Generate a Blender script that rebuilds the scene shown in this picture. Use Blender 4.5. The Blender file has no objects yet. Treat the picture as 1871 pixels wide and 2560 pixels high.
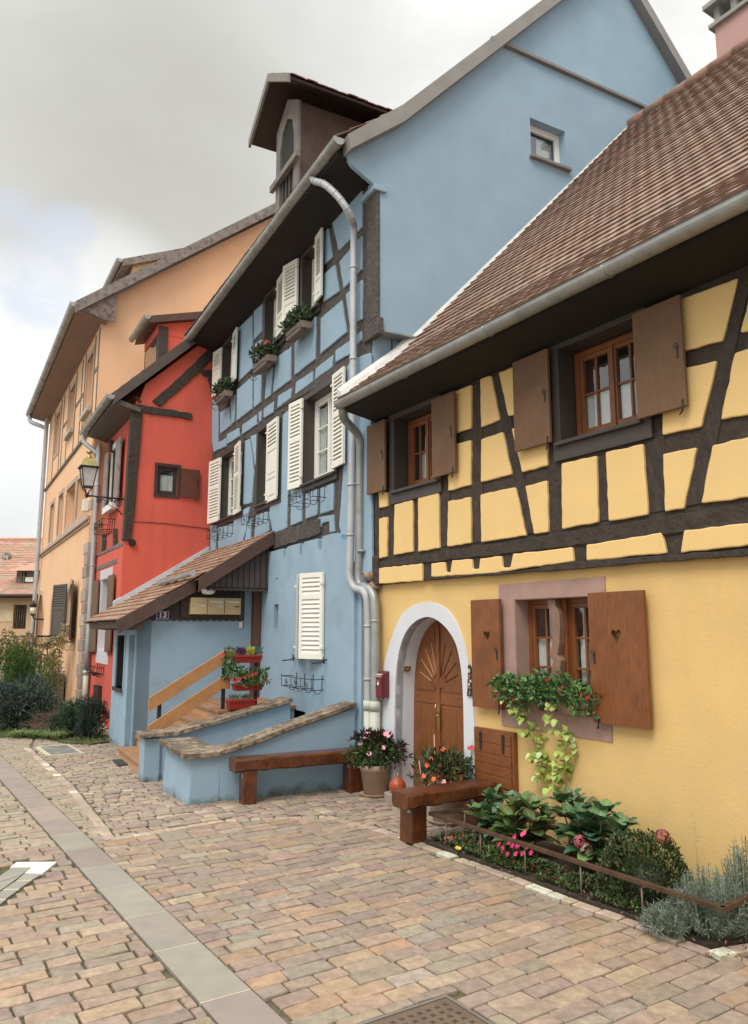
import bpy, bmesh, math, random
from mathutils import Vector, Matrix
from mathutils.geometry import tessellate_polygon
scene = bpy.context.scene
COL = scene.collection
PI = math.pi
# ---------------------------------------------------------------- camera, sky, sun, exposure
FPX, CX, CY, PITCH, CAMH = 1905.0, 935.5, 1280.0, math.radians(8.9), 2.0
cam_data = bpy.data.cameras.new('camera'); cam = bpy.data.objects.new('camera', cam_data); COL.objects.link(cam)
cam_data.sensor_fit = 'HORIZONTAL'; cam_data.sensor_width = 36.0; cam_data.lens = 36.0 * FPX / 1871.0
cam.location = (0, 0, CAMH); cam.rotation_euler = (math.radians(90) + PITCH, 0, 0)
cam_data.clip_start = 0.05; cam_data.clip_end = 2000
scene.camera = cam
SUN_EL, SUN_AZ = math.radians(50), math.radians(208)      # azimuth clockwise from +Y
def sun_vec():
    return Vector((math.sin(SUN_AZ) * math.cos(SUN_EL), math.cos(SUN_AZ) * math.cos(SUN_EL), math.sin(SUN_EL)))
def ray(px, py):
    a = px - CX; b = -(py - CY)
    return Vector((a, FPX * math.cos(PITCH) - b * math.sin(PITCH), FPX * math.sin(PITCH) + b * math.cos(PITCH)))
scene.view_settings.view_transform = 'Standard'; scene.view_settings.look = 'None'
scene.view_settings.exposure = 0.42; scene.view_settings.gamma = 1.0
world = bpy.data.worlds.new('World'); scene.world = world; world.use_nodes = True
def build_world():
    nt = world.node_tree; nt.nodes.clear(); N = nt.nodes; L = nt.links
    out = N.new('ShaderNodeOutputWorld'); bg = N.new('ShaderNodeBackground'); bg.inputs[1].default_value = 0.1
    L.new(bg.outputs[0], out.inputs[0])
    sky = N.new('ShaderNodeTexSky'); sky.sky_type = 'NISHITA'; sky.sun_disc = False
    sky.sun_elevation = SUN_EL; sky.sun_rotation = SUN_AZ
    tc = N.new('ShaderNodeTexCoord')
    def noise(scale, detail, rough, dist=0.0, loc=(0, 0, 0), sc=(1, 1, 1)):
        mp = N.new('ShaderNodeMapping'); mp.inputs['Location'].default_value = loc; mp.inputs['Scale'].default_value = sc
        L.new(tc.outputs['Generated'], mp.inputs[0])
        n = N.new('ShaderNodeTexNoise'); n.inputs['Scale'].default_value = scale; n.inputs['Detail'].default_value = detail
        n.inputs['Roughness'].default_value = rough; n.inputs['Distortion'].default_value = dist
        L.new(mp.outputs[0], n.inputs['Vector']); return n.outputs['Fac']
    def math_(op, a, b=None, clamp=False):
        m = N.new('ShaderNodeMath'); m.operation = op; m.use_clamp = clamp
        for i, v in enumerate((a, b)):
            if v is None: continue
            if isinstance(v, (int, float)): m.inputs[i].default_value = v
            else: L.new(v, m.inputs[i])
        return m.outputs[0]
    def blob(px, py, inner, outer):        # smooth patch of sky round one direction
        d = ray(px, py).normalized()
        vm = N.new('ShaderNodeVectorMath'); vm.operation = 'DOT_PRODUCT'; vm.inputs[1].default_value = d
        nv = N.new('ShaderNodeVectorMath'); nv.operation = 'NORMALIZE'; L.new(tc.outputs['Generated'], nv.inputs[0]); L.new(nv.outputs[0], vm.inputs[0])
        mr = N.new('ShaderNodeMapRange'); mr.interpolation_type = 'SMOOTHSTEP'
        mr.inputs['From Min'].default_value = math.cos(math.radians(outer)); mr.inputs['From Max'].default_value = math.cos(math.radians(inner))
        L.new(vm.outputs['Value'], mr.inputs[0]); return mr.outputs[0]
    def mixc(f, a, b):
        m = N.new('ShaderNodeMix'); m.data_type = 'RGBA'
        if isinstance(f, (int, float)): m.inputs[0].default_value = f
        else: L.new(f, m.inputs[0])
        for k, v in ((6, a), (7, b)):
            if isinstance(v, tuple): m.inputs[k].default_value = (*v, 1)
            else: L.new(v, m.inputs[k])
        return m.outputs[2]
    n1 = noise(2.9, 10, .6, .7, (.3, 1.2, .1), (1, 1, 1.5))
    n2 = noise(6.0, 6, .5, .2, (3, 1, 2), (1, 1, 1.4))
    soft = math_('ADD', math_('MULTIPLY', math_('SUBTRACT', n1, .5), 1.5), math_('MULTIPLY', math_('SUBTRACT', n2, .5), 1.1))
    fac = math_('ADD', soft, .72, True)
    col = mixc(fac, (5.1, 5.1, 4.9), (8.0, 8.05, 7.85))
    for (px, py, i, o, amt, c) in ((230, 330, 2, 15, .6, (3.9, 3.82, 3.5)), (480, 420, 1, 13, .6, (3.9, 3.82, 3.5)), (600, 100, 2, 13, .4, (4.5, 4.45, 4.15)),
                                   (-40, 1180, 1, 7, .5, (6.0, 6.3, 6.5)), (60, 480, 1, 8, .35, (4.9, 4.8, 4.5))):
        m = math_('MULTIPLY', blob(px, py, i, o), math_('ADD', math_('MULTIPLY', n2, 1.5), -.12 + .4, True), True)
        col = mixc(math_('MULTIPLY', m, amt), col, c)
    for (px, py, i, o) in ((250, 760, 1, 7), (-20, 950, 3, 10)):
        col = mixc(math_('MULTIPLY', blob(px, py, i, o), .6), col, (8.4, 8.5, 8.5))
    gap = None
    for (px, py, i, o) in ((105, 640, .5, 4.2), (165, 575, .3, 3), (95, 720, .5, 4.5), (30, 560, .3, 3.5)):
        b = blob(px, py, i, o); gap = b if gap is None else math_('MAXIMUM', gap, b)
    n3 = noise(10, 9, .62, .7, (1, 5, 2), (1, 1, 2.2))
    gap = math_('MULTIPLY', math_('SUBTRACT', math_('ADD', gap, math_('MULTIPLY', n3, 1.5)), 1.28), 2.0, True)
    blue = mixc(.3, (6.6, 7.2, 7.9), sky.outputs[0])
    col = mixc(math_('MULTIPLY', gap, .6), col, blue)
    # an overcast sky is brighter towards the zenith
    sp = N.new('ShaderNodeSeparateXYZ'); L.new(tc.outputs['Generated'], sp.inputs[0])
    mr = N.new('ShaderNodeMapRange'); mr.interpolation_type = 'SMOOTHSTEP'
    mr.inputs['From Min'].default_value = .68; mr.inputs['From Max'].default_value = .98; mr.inputs['To Min'].default_value = 1; mr.inputs['To Max'].default_value = 3.3
    L.new(sp.outputs['Z'], mr.inputs[0])
    vs = N.new('ShaderNodeVectorMath'); vs.operation = 'SCALE'; L.new(col, vs.inputs[0]); L.new(mr.outputs[0], vs.inputs[3])
    L.new(vs.outputs[0], bg.inputs[0])
build_world()
sun_data = bpy.data.lights.new('sun', 'SUN'); sun_data.energy = 1.5; sun_data.angle = math.radians(28); sun_data.color = (1, .955, .88)
sun = bpy.data.objects.new('sun', sun_data); COL.objects.link(sun); sun.rotation_euler = sun_vec().to_track_quat('Z', 'Y').to_euler(); sun.location = (0, 0, 30)

# ---------------------------------------------------------------- frames: u along a facade, d outward to the street, z up
class Frame:
    def __init__(s, o, deg):
        A = math.radians(deg); s.o = o; s.a = (-math.sin(A), math.cos(A)); s.n = (-math.cos(A), -math.sin(A))
    def w(s, u, d, z): return Vector((s.o[0] + u * s.a[0] + d * s.n[0], s.o[1] + u * s.a[1] + d * s.n[1], z))
    def loc(s, X, Y):
        dx = X - s.o[0]; dy = Y - s.o[1]; return (dx * s.a[0] + dy * s.a[1], dx * s.n[0] + dy * s.n[1])
    def fac(s, px, py, d=0.0):
        r = ray(px, py); t = (d - s.loc(0, 0)[1]) / (r.x * s.n[0] + r.y * s.n[1]); return (s.loc(r.x * t, r.y * t)[0], CAMH + r.z * t)
    def gab(s, px, py, u=0.0):
        r = ray(px, py); t = (u - s.loc(0, 0)[0]) / (r.x * s.a[0] + r.y * s.a[1]); return (s.loc(r.x * t, r.y * t)[1], CAMH + r.z * t)
    def gnd(s, px, py, z=0.0):
        r = ray(px, py); t = (z - CAMH) / r.z; return s.loc(r.x * t, r.y * t)
YF = Frame((.2, 9.91), 32.3); BF = Frame((-.27, 10.36), 28.2); RF = Frame((-.27, 10.36), 29.4); SF = Frame((0, 0), 33.3); WF = Frame((0, 0), 0)
def fmap(fr): return lambda x, y, z: fr.w(x, z, y)          # facade plane: x = u, y = height, z = outward
def gmap(fr, u0=0.0): return lambda x, y, z: fr.w(u0 - z, x, y)  # gable plane: x = d, y = height, z = towards the viewer
def Z(x0, y0, k):
    return lambda x, y: (x0 + x * k, y0 + y * k)
ZA = Z(900, 900, 1 / 3.304); ZB = Z(1371, 700, .3096); ZC = Z(900, 1400, 1 / 3.304); ZG = Z(1250, 1400, 1 / 3.304)
ZD = Z(450, 700, 1 / 3.004); ZE = Z(450, 1100, 1 / 3.004); Z1 = Z(0, 500, 1 / 2.753); Z2 = Z(0, 1100, 1 / 3.304); Z3 = Z(0, 1500, 1 / 3.304)
Z4 = Z(500, 150, 1 / 2.753); Z5 = Z(900, 1800, 1 / 3.304); Z7 = Z(200, 1400, 1 / 3.004)

# ---------------------------------------------------------------- materials
MATS = {}
def mat(name, color, rough=.7, bump=0.0, bscale=40.0, var=.12, vscale=3.0, metal=0.0, spec=.5, tint=False, stain=None, grain=None, dist=.01, streak=None, drip=None):
    if name in MATS: return MATS[name]
    m = bpy.data.materials.new(name); m.use_nodes = True; nt = m.node_tree; N = nt.nodes; L = nt.links
    b = N['Principled BSDF']; b.inputs['Roughness'].default_value = rough; b.inputs['Metallic'].default_value = metal
    b.inputs['Specular IOR Level'].default_value = spec
    tc = N.new('ShaderNodeTexCoord')
    def noise(scale, detail=4, sc=(1, 1, 1), rough_=.55):
        mp = N.new('ShaderNodeMapping'); mp.inputs['Scale'].default_value = sc; L.new(tc.outputs['Object'], mp.inputs[0])
        n = N.new('ShaderNodeTexNoise'); n.inputs['Scale'].default_value = scale; n.inputs['Detail'].default_value = detail; n.inputs['Roughness'].default_value = rough_
        L.new(mp.outputs[0], n.inputs['Vector']); return n
    def mix(f, a, c, mode='MIX'):
        x = N.new('ShaderNodeMix'); x.data_type = 'RGBA'; x.blend_type = mode
        if isinstance(f, (int, float)): x.inputs[0].default_value = f
        else: L.new(f, x.inputs[0])
        for k, v in ((6, a), (7, c)):
            if isinstance(v, tuple): x.inputs[k].default_value = (*v[:3], 1)
            else: L.new(v, x.inputs[k])
        return x.outputs[2]
    if tint:
        at = N.new('ShaderNodeAttribute'); at.attribute_name = 'tint'; base = at.outputs['Color']
    else:
        base = tuple(color)
    def ramp(sock, lo, hi):
        r = N.new('ShaderNodeMapRange'); r.inputs['From Min'].default_value = lo; r.inputs['From Max'].default_value = hi; L.new(sock, r.inputs[0]); return r.outputs[0]
    nv = noise(vscale, 5)
    g = N.new('ShaderNodeMapRange'); g.inputs['From Min'].default_value = .3; g.inputs['From Max'].default_value = .7
    g.inputs['To Min'].default_value = 1 - var; g.inputs['To Max'].default_value = 1 + var; L.new(nv.outputs['Fac'], g.inputs[0])
    cmb = N.new('ShaderNodeCombineColor')
    for k in range(3): L.new(g.outputs[0], cmb.inputs[k])
    colr = mix(1.0, base, cmb.outputs[0], 'MULTIPLY')
    if grain:                                         # (axis scale tuple, dark colour, amount)
        ng = noise(grain[3] if len(grain) > 3 else 6, 6, grain[0], .65)
        colr = mix(N_mul(nt, ramp(ng.outputs['Fac'], .45, .72), grain[2]), colr, grain[1])
    if stain:                                         # (colour, scale, lo, hi, amount)
        for st in (stain if isinstance(stain, list) else [stain]):
            ns = noise(st[1], 7, (1, 1, 1), .65)
            colr = mix(N_mul(nt, ramp(ns.outputs['Fac'], st[2], st[3]), st[4]), colr, st[0])
    if drip:                                          # old rain runs down the wall
        nd = noise(drip[2] if len(drip) > 2 else 4, 6, (1, 1, .10), .6)
        colr = mix(N_mul(nt, ramp(nd.outputs['Fac'], .48, .74), drip[1]), colr, drip[0])
    if streak:                                        # moss growing up from the ground: (colour, height, amount)
        sp = N.new('ShaderNodeSeparateXYZ'); gm = N.new('ShaderNodeNewGeometry'); L.new(gm.outputs['Position'], sp.inputs[0])
        ns = noise(5, 7, (1, 1, 1), .7)
        ad = N.new('ShaderNodeMath'); ad.operation = 'MULTIPLY_ADD'; L.new(sp.outputs['Z'], ad.inputs[0]); ad.inputs[1].default_value = -1 / streak[1]; ad.inputs[2].default_value = .62
        a2 = N.new('ShaderNodeMath'); a2.operation = 'ADD'; L.new(ad.outputs[0], a2.inputs[0])
        sb = N.new('ShaderNodeMath'); sb.operation = 'SUBTRACT'; L.new(ns.outputs['Fac'], sb.inputs[0]); sb.inputs[1].default_value = .5
        sc2 = N.new('ShaderNodeMath'); sc2.operation = 'MULTIPLY'; L.new(sb.outputs[0], sc2.inputs[0]); sc2.inputs[1].default_value = 2.2; L.new(sc2.outputs[0], a2.inputs[1])
        colr = mix(N_mul(nt, ramp(a2.outputs[0], .15, .9), streak[2]), colr, streak[0])
    L.new(colr, b.inputs['Base Color'])
    if bump:
        nb = noise(bscale, 8, grain[0] if grain else (1, 1, 1), .6)
        bp = N.new('ShaderNodeBump'); bp.inputs['Strength'].default_value = bump; bp.inputs['Distance'].default_value = dist
        L.new(nb.outputs['Fac'], bp.inputs['Height']); L.new(bp.outputs[0], b.inputs['Normal'])
    MATS[name] = m; return m
def N_mul(nt, sock, k):
    m = nt.nodes.new('ShaderNodeMath'); m.operation = 'MULTIPLY'; m.use_clamp = True; nt.links.new(sock, m.inputs[0]); m.inputs[1].default_value = k; return m.outputs[0]
def glass_mat(name, tint=(.9, .95, .95), dark=.12, rough=.02):
    m = bpy.data.materials.new(name); m.use_nodes = True; nt = m.node_tree; N = nt.nodes; L = nt.links; N.clear()
    o = N.new('ShaderNodeOutputMaterial'); t = N.new('ShaderNodeBsdfTransparent'); t.inputs[0].default_value = (tint[0] * (1 - dark), tint[1] * (1 - dark), tint[2] * (1 - dark), 1)
    g = N.new('ShaderNodeBsdfGlossy'); g.inputs['Roughness'].default_value = rough; g.inputs[0].default_value = (.95, .97, 1, 1)
    fr = N.new('ShaderNodeLayerWeight'); fr.inputs[0].default_value = .5
    tc = N.new('ShaderNodeTexCoord'); n = N.new('ShaderNodeTexNoise'); n.inputs['Scale'].default_value = 3; L.new(tc.outputs['Object'], n.inputs['Vector'])
    bp = N.new('ShaderNodeBump'); bp.inputs['Strength'].default_value = .06; bp.inputs['Distance'].default_value = .01; L.new(n.outputs['Fac'], bp.inputs['Height'])
    L.new(bp.outputs[0], g.inputs['Normal']); L.new(bp.outputs[0], fr.inputs['Normal'])
    mx = N.new('ShaderNodeMixShader'); pw = N.new('ShaderNodeMath'); pw.operation = 'POWER'; L.new(fr.outputs['Facing'], pw.inputs[0]); pw.inputs[1].default_value = 3.0; ma = N.new('ShaderNodeMath'); ma.operation = 'MULTIPLY_ADD'; L.new(pw.outputs[0], ma.inputs[0]); ma.inputs[1].default_value = .75; ma.inputs[2].default_value = .16; L.new(ma.outputs[0], mx.inputs[0]); L.new(t.outputs[0], mx.inputs[1]); L.new(g.outputs[0], mx.inputs[2]); L.new(mx.outputs[0], o.inputs[0])
    return m
M_YEL = mat('yellow_plaster', (.75, .505, .20), .9, .42, 34, .06, 1.6, dist=.008, stain=[((.62, .43, .19), .9, .5, .8, .5), ((.66, .48, .26), 2.4, .55, .8, .35)], streak=((.42, .31, .17), .30, .5), drip=((.64, .45, .22), .45))
M_YELI = mat('yellow_infill_plaster', (.82, .565, .24), .9, .45, 40, .04, 2, dist=.004)
M_BLU = mat('blue_plaster', (.285, .405, .505), .92, .5, 40, .08, 1.2, dist=.006, stain=[((.245, .35, .44), .9, .5, .8, .5), ((.20, .29, .36), 2.6, .56, .8, .35)], drip=((.30, .41, .49), .5))
M_BLUM = mat('blue_plaster_with_mossy_foot', (.285, .405, .505), .92, .5, 40, .08, 1.2, dist=.008, stain=((.20, .255, .29), 1.6, .5, .75, .6), streak=((.075, .085, .045), .22, .9))
M_RED = mat('red_plaster', (.68, .118, .078), .88, .35, 35, .06, 1.3, dist=.008, stain=((.50, .09, .065), 1.2, .5, .8, .5), drip=((.50, .10, .075), .5))
M_ORA = mat('orange_plaster', (.86, .52, .30), .9, .3, 30, .06, .8, dist=.008, stain=((.82, .55, .37), .5, .45, .75, .6), drip=((.72, .48, .33), .5, 2))
M_TIM = mat('black_brown_timber', (.045, .033, .024), .8, 1.0, 14, .25, 8, dist=.03, stain=((.085, .070, .058), 9, .5, .75, .6))
M_TIMV = mat('black_brown_upright_timber', (.052, .038, .028), .8, 1.0, 9, .25, 8, dist=.035, grain=((3, 3, .8), (.018, .013, .010), .7), stain=((.085, .070, .058), 9, .5, .75, .6))
M_TIMB = mat('weathered_timber', (.075, .062, .054), .8, 1.0, 16, .25, 8, dist=.03, stain=((.16, .14, .125), 10, .5, .75, .7))
M_TIMG = mat('grey_old_timber', (.20, .165, .14), .85, .9, 22, .25, 8, dist=.02, stain=((.09, .07, .06), 14, .5, .7, .8))
M_DKB = mat('dark_stained_boards', (.050, .030, .024), .55, .4, 30, .25, 5, dist=.006, grain=((18, 18, 1.2), (.02, .012, .01), .5))
M_DKS = mat('dark_soffit_paint', (.017, .013, .011), .85, .2, 30, .15, 4)
M_FRM = mat('dark_window_surround', (.055, .045, .040), .5, .25, 30, .1, 4)
M_SHB = mat('brown_painted_shutter', (.170, .090, .043), .7, .12, 20, .16, 3, grain=((14, 14, 1.0), (.08, .042, .028), .5), stain=((.16, .10, .075), 2.5, .5, .8, .5))
M_OAK = mat('varnished_oak', (.225, .076, .021), .45, .12, 18, .2, 4, grain=((22, 22, 1.1), (.075, .022, .008), .75), dist=.004)
M_OAKH = mat('varnished_oak_lying_grain', (.225, .076, .021), .45, .12, 18, .2, 4, grain=((3, 3, 26), (.075, .022, .008), .7), dist=.004)
M_BEN = mat('varnished_bench_oak', (.115, .036, .014), .26, .5, 7, .3, 4, grain=((7, 7, 2.0), (.030, .010, .005), .85), dist=.012, stain=((.20, .075, .025), 5, .5, .75, .6))
M_PINE = mat('pine_handrail', (.44, .215, .085), .5, .1, 16, .12, 4, grain=((5, 5, 5), (.30, .13, .05), .5), dist=.004)
M_STEP = mat('wooden_step', (.34, .17, .085), .6, .2, 16, .15, 4, grain=((6, 6, 6), (.2, .1, .05), .5))
M_WHT = mat('white_paint', (.80, .79, .74), .5, .1, 30, .03, 3)
M_WHTS = mat('white_shutter_paint', (.80, .775, .70), .5, .08, 30, .04, 3)
M_ARCH = mat('pale_grey_limewash', (.66, .68, .73), .9, .2, 30, .05, 2)
M_SAND = mat('pink_sandstone', (.40, .255, .215), .85, .4, 50, .12, 4, dist=.006, stain=((.30, .20, .18), 3, .5, .75, .5))
M_CAPS = mat('lichen_covered_coping', (.34, .255, .18), .95, 1.0, 18, .25, 5, dist=.02, stain=[((.085, .07, .05), 4, .42, .60, .85), ((.07, .06, .045), 16, .45, .6, .7), ((.42, .40, .16), 2.2, .60, .68, .8)])
M_ZINC = mat('zinc', (.36, .37, .36), .52, .1, 12, .2, 4, metal=.55, stain=((.26, .26, .25), 5, .5, .75, .5))
M_ZINCP = mat('pale_zinc_pipe', (.46, .48, .50), .6, .1, 12, .12, 3, metal=.3)
M_CAST = mat('pale_green_cast_iron', (.50, .52, .44), .5, .1, 20, .06, 3)
M_IRON = mat('black_wrought_iron', (.016, .016, .018), .5, .2, 40, .1, 5)
M_RUST = mat('brown_iron_rail', (.085, .048, .028), .55, .4, 60, .3, 12, metal=.2, dist=.003)
M_TILE = mat('roof_tiles', (1, 1, 1), .85, .4, 30, .15, 9, tint=True, dist=.006, stain=[((.15, .13, .10), 7, .55, .72, .55), ((.10, .13, .04), 3.3, .68, .74, .8)])
M_PAV = mat('sandstone_pavers', (.1, .1, .1), .9, .9, 26, .22, 17, tint=True, dist=.010, stain=[((.17, .13, .10), 38, .56, .72, .55), ((.46, .40, .32), 55, .62, .74, .45), ((.20, .19, .12), 1.3, .50, .78, .45)])
M_LEAF = mat('leaves', (1, 1, 1), .5, 0, 1, .15, 14, tint=True, spec=.4)
M_PETL = mat('petals', (1, 1, 1), .6, 0, 1, .05, 10, tint=True)
M_TERR = mat('terracotta', (.47, .345, .25), .85, .3, 30, .15, 4, stain=((.52, .42, .33), 3, .5, .75, .5), dist=.004)
M_REDP = mat('red_plastic', (.30, .022, .020), .4, .05, 20, .1, 3)
M_GLASS = glass_mat('window_glass')
M_DARK = mat('shade_black', (.03, .025, .02), .9)  # near-black colour stands in for the missing light inside rooms and openings
M_CURT = mat('white_lace', (.88, .87, .83), .9, .2, 60, .08, 20, dist=.006)
M_SOIL = mat('soil', (.045, .030, .020), .95, 1.0, 30, .3, 8, dist=.03, stain=((.10, .07, .045), 25, .5, .7, .6))

# ---------------------------------------------------------------- objects
def tag(o, label=None, cat=None, group=None, kind=None):
    if label: o['label'] = label
    if cat: o['category'] = cat
    if group: o['group'] = group
    if kind: o['kind'] = kind
    return o
def thing(name, loc, label, cat, group=None):
    o = bpy.data.objects.new(name, None); COL.objects.link(o); o.location = loc; o.empty_display_size = .2
    return tag(o, label, cat, group)
def base_loc(o):
    v = Vector((0, 0, 0))
    while o is not None: v = v + o.location; o = o.parent
    return v
class MB:
    def __init__(s): s.v = []; s.f = []; s.c = []; s.sm = []
    def add(s, vs, fs, col=None, smooth=False):
        o = len(s.v); s.v += [Vector(v) for v in vs]; s.f += [tuple(i + o for i in f) for f in fs]
        s.c += [col] * len(fs); s.sm += [smooth] * len(fs); return s
    def box(s, P, x0, x1, y0, y1, z0, z1, col=None):
        vs = [P(x, y, z) for x in (x0, x1) for y in (y0, y1) for z in (z0, z1)]
        return s.add(vs, [(0, 1, 3, 2), (4, 6, 7, 5), (0, 4, 5, 1), (2, 3, 7, 6), (0, 2, 6, 4), (1, 5, 7, 3)], col)
    def prism(s, P, poly, z0, z1, col=None, inset=0, seg=True):   # polygon in (x, y), from depth z0 to z1, top bevelled by inset
        n = len(poly)
        top = offset_poly(poly, inset) if inset else poly
        vs = [P(x, y, z0) for x, y in poly]; rings = [0]
        if inset:
            vs += [P(x, y, z1 - inset * .55) for x, y in poly]; rings.append(n)
        vs += [P(x, y, z1) for x, y in top]; rings.append(len(vs) - n)
        fs = []
        for a, b in zip(rings, rings[1:]):
            for i in range(n):
                j = (i + 1) % n; fs.append((a + i, a + j, b + j, b + i))
        tri = tessellate_polygon([[Vector((x, y, 0)) for x, y in top]])
        r = rings[-1]; fs += [(r + a, r + b, r + c) for a, b, c in tri]
        tri = tessellate_polygon([[Vector((x, y, 0)) for x, y in poly]]); fs += [(a, c, b) for a, b, c in tri]
        return s.add(vs, fs, col)
    def hull8(s, vs, col=None):             # 4 bottom, 4 top corners, given in order
        return s.add(vs, [(3, 2, 1, 0), (4, 5, 6, 7), (0, 1, 5, 4), (1, 2, 6, 5), (2, 3, 7, 6), (3, 0, 4, 7)], col)
    def tube(s, pts, r, n=8, cap=True, col=None, closed=False):
        pts = [Vector(p) for p in pts]; m = len(pts); rr = r if isinstance(r, (list, tuple)) else [r] * m
        vs = []; up = None
        for i, p in enumerate(pts):
            if closed: t = pts[(i + 1) % m] - pts[i - 1]
            else: t = pts[min(i + 1, m - 1)] - pts[max(i - 1, 0)]
            if t.length < 1e-9: t = Vector((0, 0, 1))
            t.normalize()
            if up is None: up = t.orthogonal().normalized()
            else:
                up = up - t * up.dot(t)
                if up.length < 1e-6: up = t.orthogonal()
                up.normalize()
            w = t.cross(up)
            for k in range(n):
                a = 2 * PI * k / n; vs.append(p + (up * math.cos(a) + w * math.sin(a)) * rr[i])
        fs = []
        for i in range(m if closed else m - 1):
            i2 = (i + 1) % m
            for k in range(n):
                k2 = (k + 1) % n; fs.append((i * n + k, i * n + k2, i2 * n + k2, i2 * n + k))
        s.add(vs, fs, col, True)
        if cap and not closed:
            o = len(s.v) - len(vs); s.f += [tuple(o + k for k in reversed(range(n))), tuple(o + (m - 1) * n + k for k in range(n))]; s.c += [col, col]; s.sm += [False, False]
        return s
    def lathe(s, c, prof, n=24, col=None, axis=None):
        vs = []; fs = []; c = Vector(c); m = len(prof)
        for r, z in prof:
            for k in range(n):
                a = 2 * PI * k / n; vs.append(c + Vector((r * math.cos(a), r * math.sin(a), z)))
        for i in range(m - 1):
            for k in range(n):
                k2 = (k + 1) % n; fs.append((i * n + k, i * n + k2, (i + 1) * n + k2, (i + 1) * n + k))
        s.add(vs, fs, col, True); o = len(s.v) - len(vs)
        s.f.append(tuple(o + k for k in reversed(range(n)))); s.f.append(tuple(o + (m - 1) * n + k for k in range(n))); s.c += [col, col]; s.sm += [False, False]
        return s
    def build(s, name, m, parent=None, label=None, bevel=0, rim=None):
        base = base_loc(parent) if parent is not None else Vector((0, 0, 0))
        loc = Vector((0, 0, 0))
        if parent is None and s.v:
            xs = [v.x for v in s.v]; ys = [v.y for v in s.v]; zs = [v.z for v in s.v]
            loc = Vector(((min(xs) + max(xs)) / 2, (min(ys) + max(ys)) / 2, min(zs)))
        me = bpy.data.meshes.new(name); me.from_pydata([tuple(v - base - loc) for v in s.v], [], s.f)
        me.polygons.foreach_set('use_smooth', s.sm)
        if any(c is not None for c in s.c):
            at = me.color_attributes.new('tint', 'FLOAT_COLOR', 'CORNER'); vals = []
            for p, c in zip(me.polygons, s.c):
                c = c or (.5, .5, .5); vals += [c[0], c[1], c[2], 1.0] * p.loop_total
            at.data.foreach_set('color', vals)
        me.materials.append(m)
        bm = bmesh.new(); bm.from_mesh(me); bmesh.ops.recalc_face_normals(bm, faces=bm.faces); bm.to_mesh(me); bm.free()
        o = bpy.data.objects.new(name, me); COL.objects.link(o)
        if parent is not None: o.parent = parent
        o.location = loc
        if label: o['label'] = label
        if bevel:
            b = o.modifiers.new('bevel', 'BEVEL'); b.width = bevel; b.segments = 2; b.limit_method = 'ANGLE'; b.angle_limit = math.radians(40)
        return o
def offset_poly(poly, k):
    n = len(poly); A = sum(poly[i][0] * poly[(i + 1) % n][1] - poly[(i + 1) % n][0] * poly[i][1] for i in range(n)); sg = 1 if A > 0 else -1
    out = []
    for i in range(n):
        p0, p1, p2 = Vector(poly[i - 1]), Vector(poly[i]), Vector(poly[(i + 1) % n])
        e1 = (p1 - p0); e2 = (p2 - p1)
        if e1.length < 1e-9 or e2.length < 1e-9: out.append(tuple(p1)); continue
        e1.normalize(); e2.normalize(); n1 = Vector((-e1.y, e1.x)) * sg; n2 = Vector((-e2.y, e2.x)) * sg
        b = n1 + n2
        if b.length < .3: b = n1
        b.normalize(); c = max(.5, b.dot(n1)); out.append(tuple(p1 + b * (k / c)))
    return out
def rough_poly(poly, jit=.006, rad=.018, step=.12, rng=random):    # hand-made outline: rounded corners, wavering edges
    n = len(poly); out = []
    for i in range(n):
        p0, p1, p2 = Vector(poly[i - 1]), Vector(poly[i]), Vector(poly[(i + 1) % n])
        a = (p0 - p1); b = (p2 - p1); r = min(rad, a.length * .3, b.length * .3)
        q1 = p1 + a.normalized() * r; q2 = p1 + b.normalized() * r
        out.append(q1); out.append((q1 + q2) * .25 + p1 * .5); out.append(q2)
        L = b.length - 2 * r; k = int(L / step)
        for j in range(1, k):
            t = j / k; q = q2.lerp(p2 - b.normalized() * r, t); nn = Vector((-b.y, b.x)).normalized(); out.append(q + nn * rng.uniform(-jit, jit))
    return [tuple(p) for p in out]
def smooth_curve(pts, k=6, closed=False):
    P = [Vector(p) for p in pts]; n = len(P); out = []
    rng_ = range(n) if closed else range(n - 1)
    for i in rng_:
        if closed: a, b, c, d = P[i - 1], P[i], P[(i + 1) % n], P[(i + 2) % n]
        else: a, b, c, d = P[max(i - 1, 0)], P[i], P[i + 1], P[min(i + 2, n - 1)]
        for j in range(k):
            t = j / k; out.append(.5 * ((2 * b) + (c - a) * t + (2 * a - 5 * b + 4 * c - d) * t * t + (3 * b - a - 3 * c + d) * t ** 3))
    if not closed: out.append(P[-1])
    return out
def wall(name, P, outer, holes, z0, z1, m, parent=None, label=None):    # slab with openings of any outline, real reveals
    cu = bpy.data.curves.new('tmp', 'CURVE'); cu.dimensions = '2D'; cu.fill_mode = 'BOTH'; cu.extrude = abs(z1 - z0) / 2
    for ring in [outer] + list(holes):
        sp = cu.splines.new('POLY'); sp.points.add(len(ring) - 1); sp.use_cyclic_u = True
        for i, q in enumerate(ring): sp.points[i].co = (q[0], q[1], 0, 1)
    ob = bpy.data.objects.new('tmp', cu); me0 = bpy.data.meshes.new_from_object(ob); mid = (z0 + z1) / 2
    mb = MB(); mb.add([P(v.co.x, v.co.y, mid + v.co.z) for v in me0.vertices], [tuple(p.vertices) for p in me0.polygons])
    bpy.data.objects.remove(ob); bpy.data.curves.remove(cu); bpy.data.meshes.remove(me0)
    return mb.build(name, m, parent, label)
def rect(x0, x1, y0, y1): return [(x0, y0), (x1, y0), (x1, y1), (x0, y1)]
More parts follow.
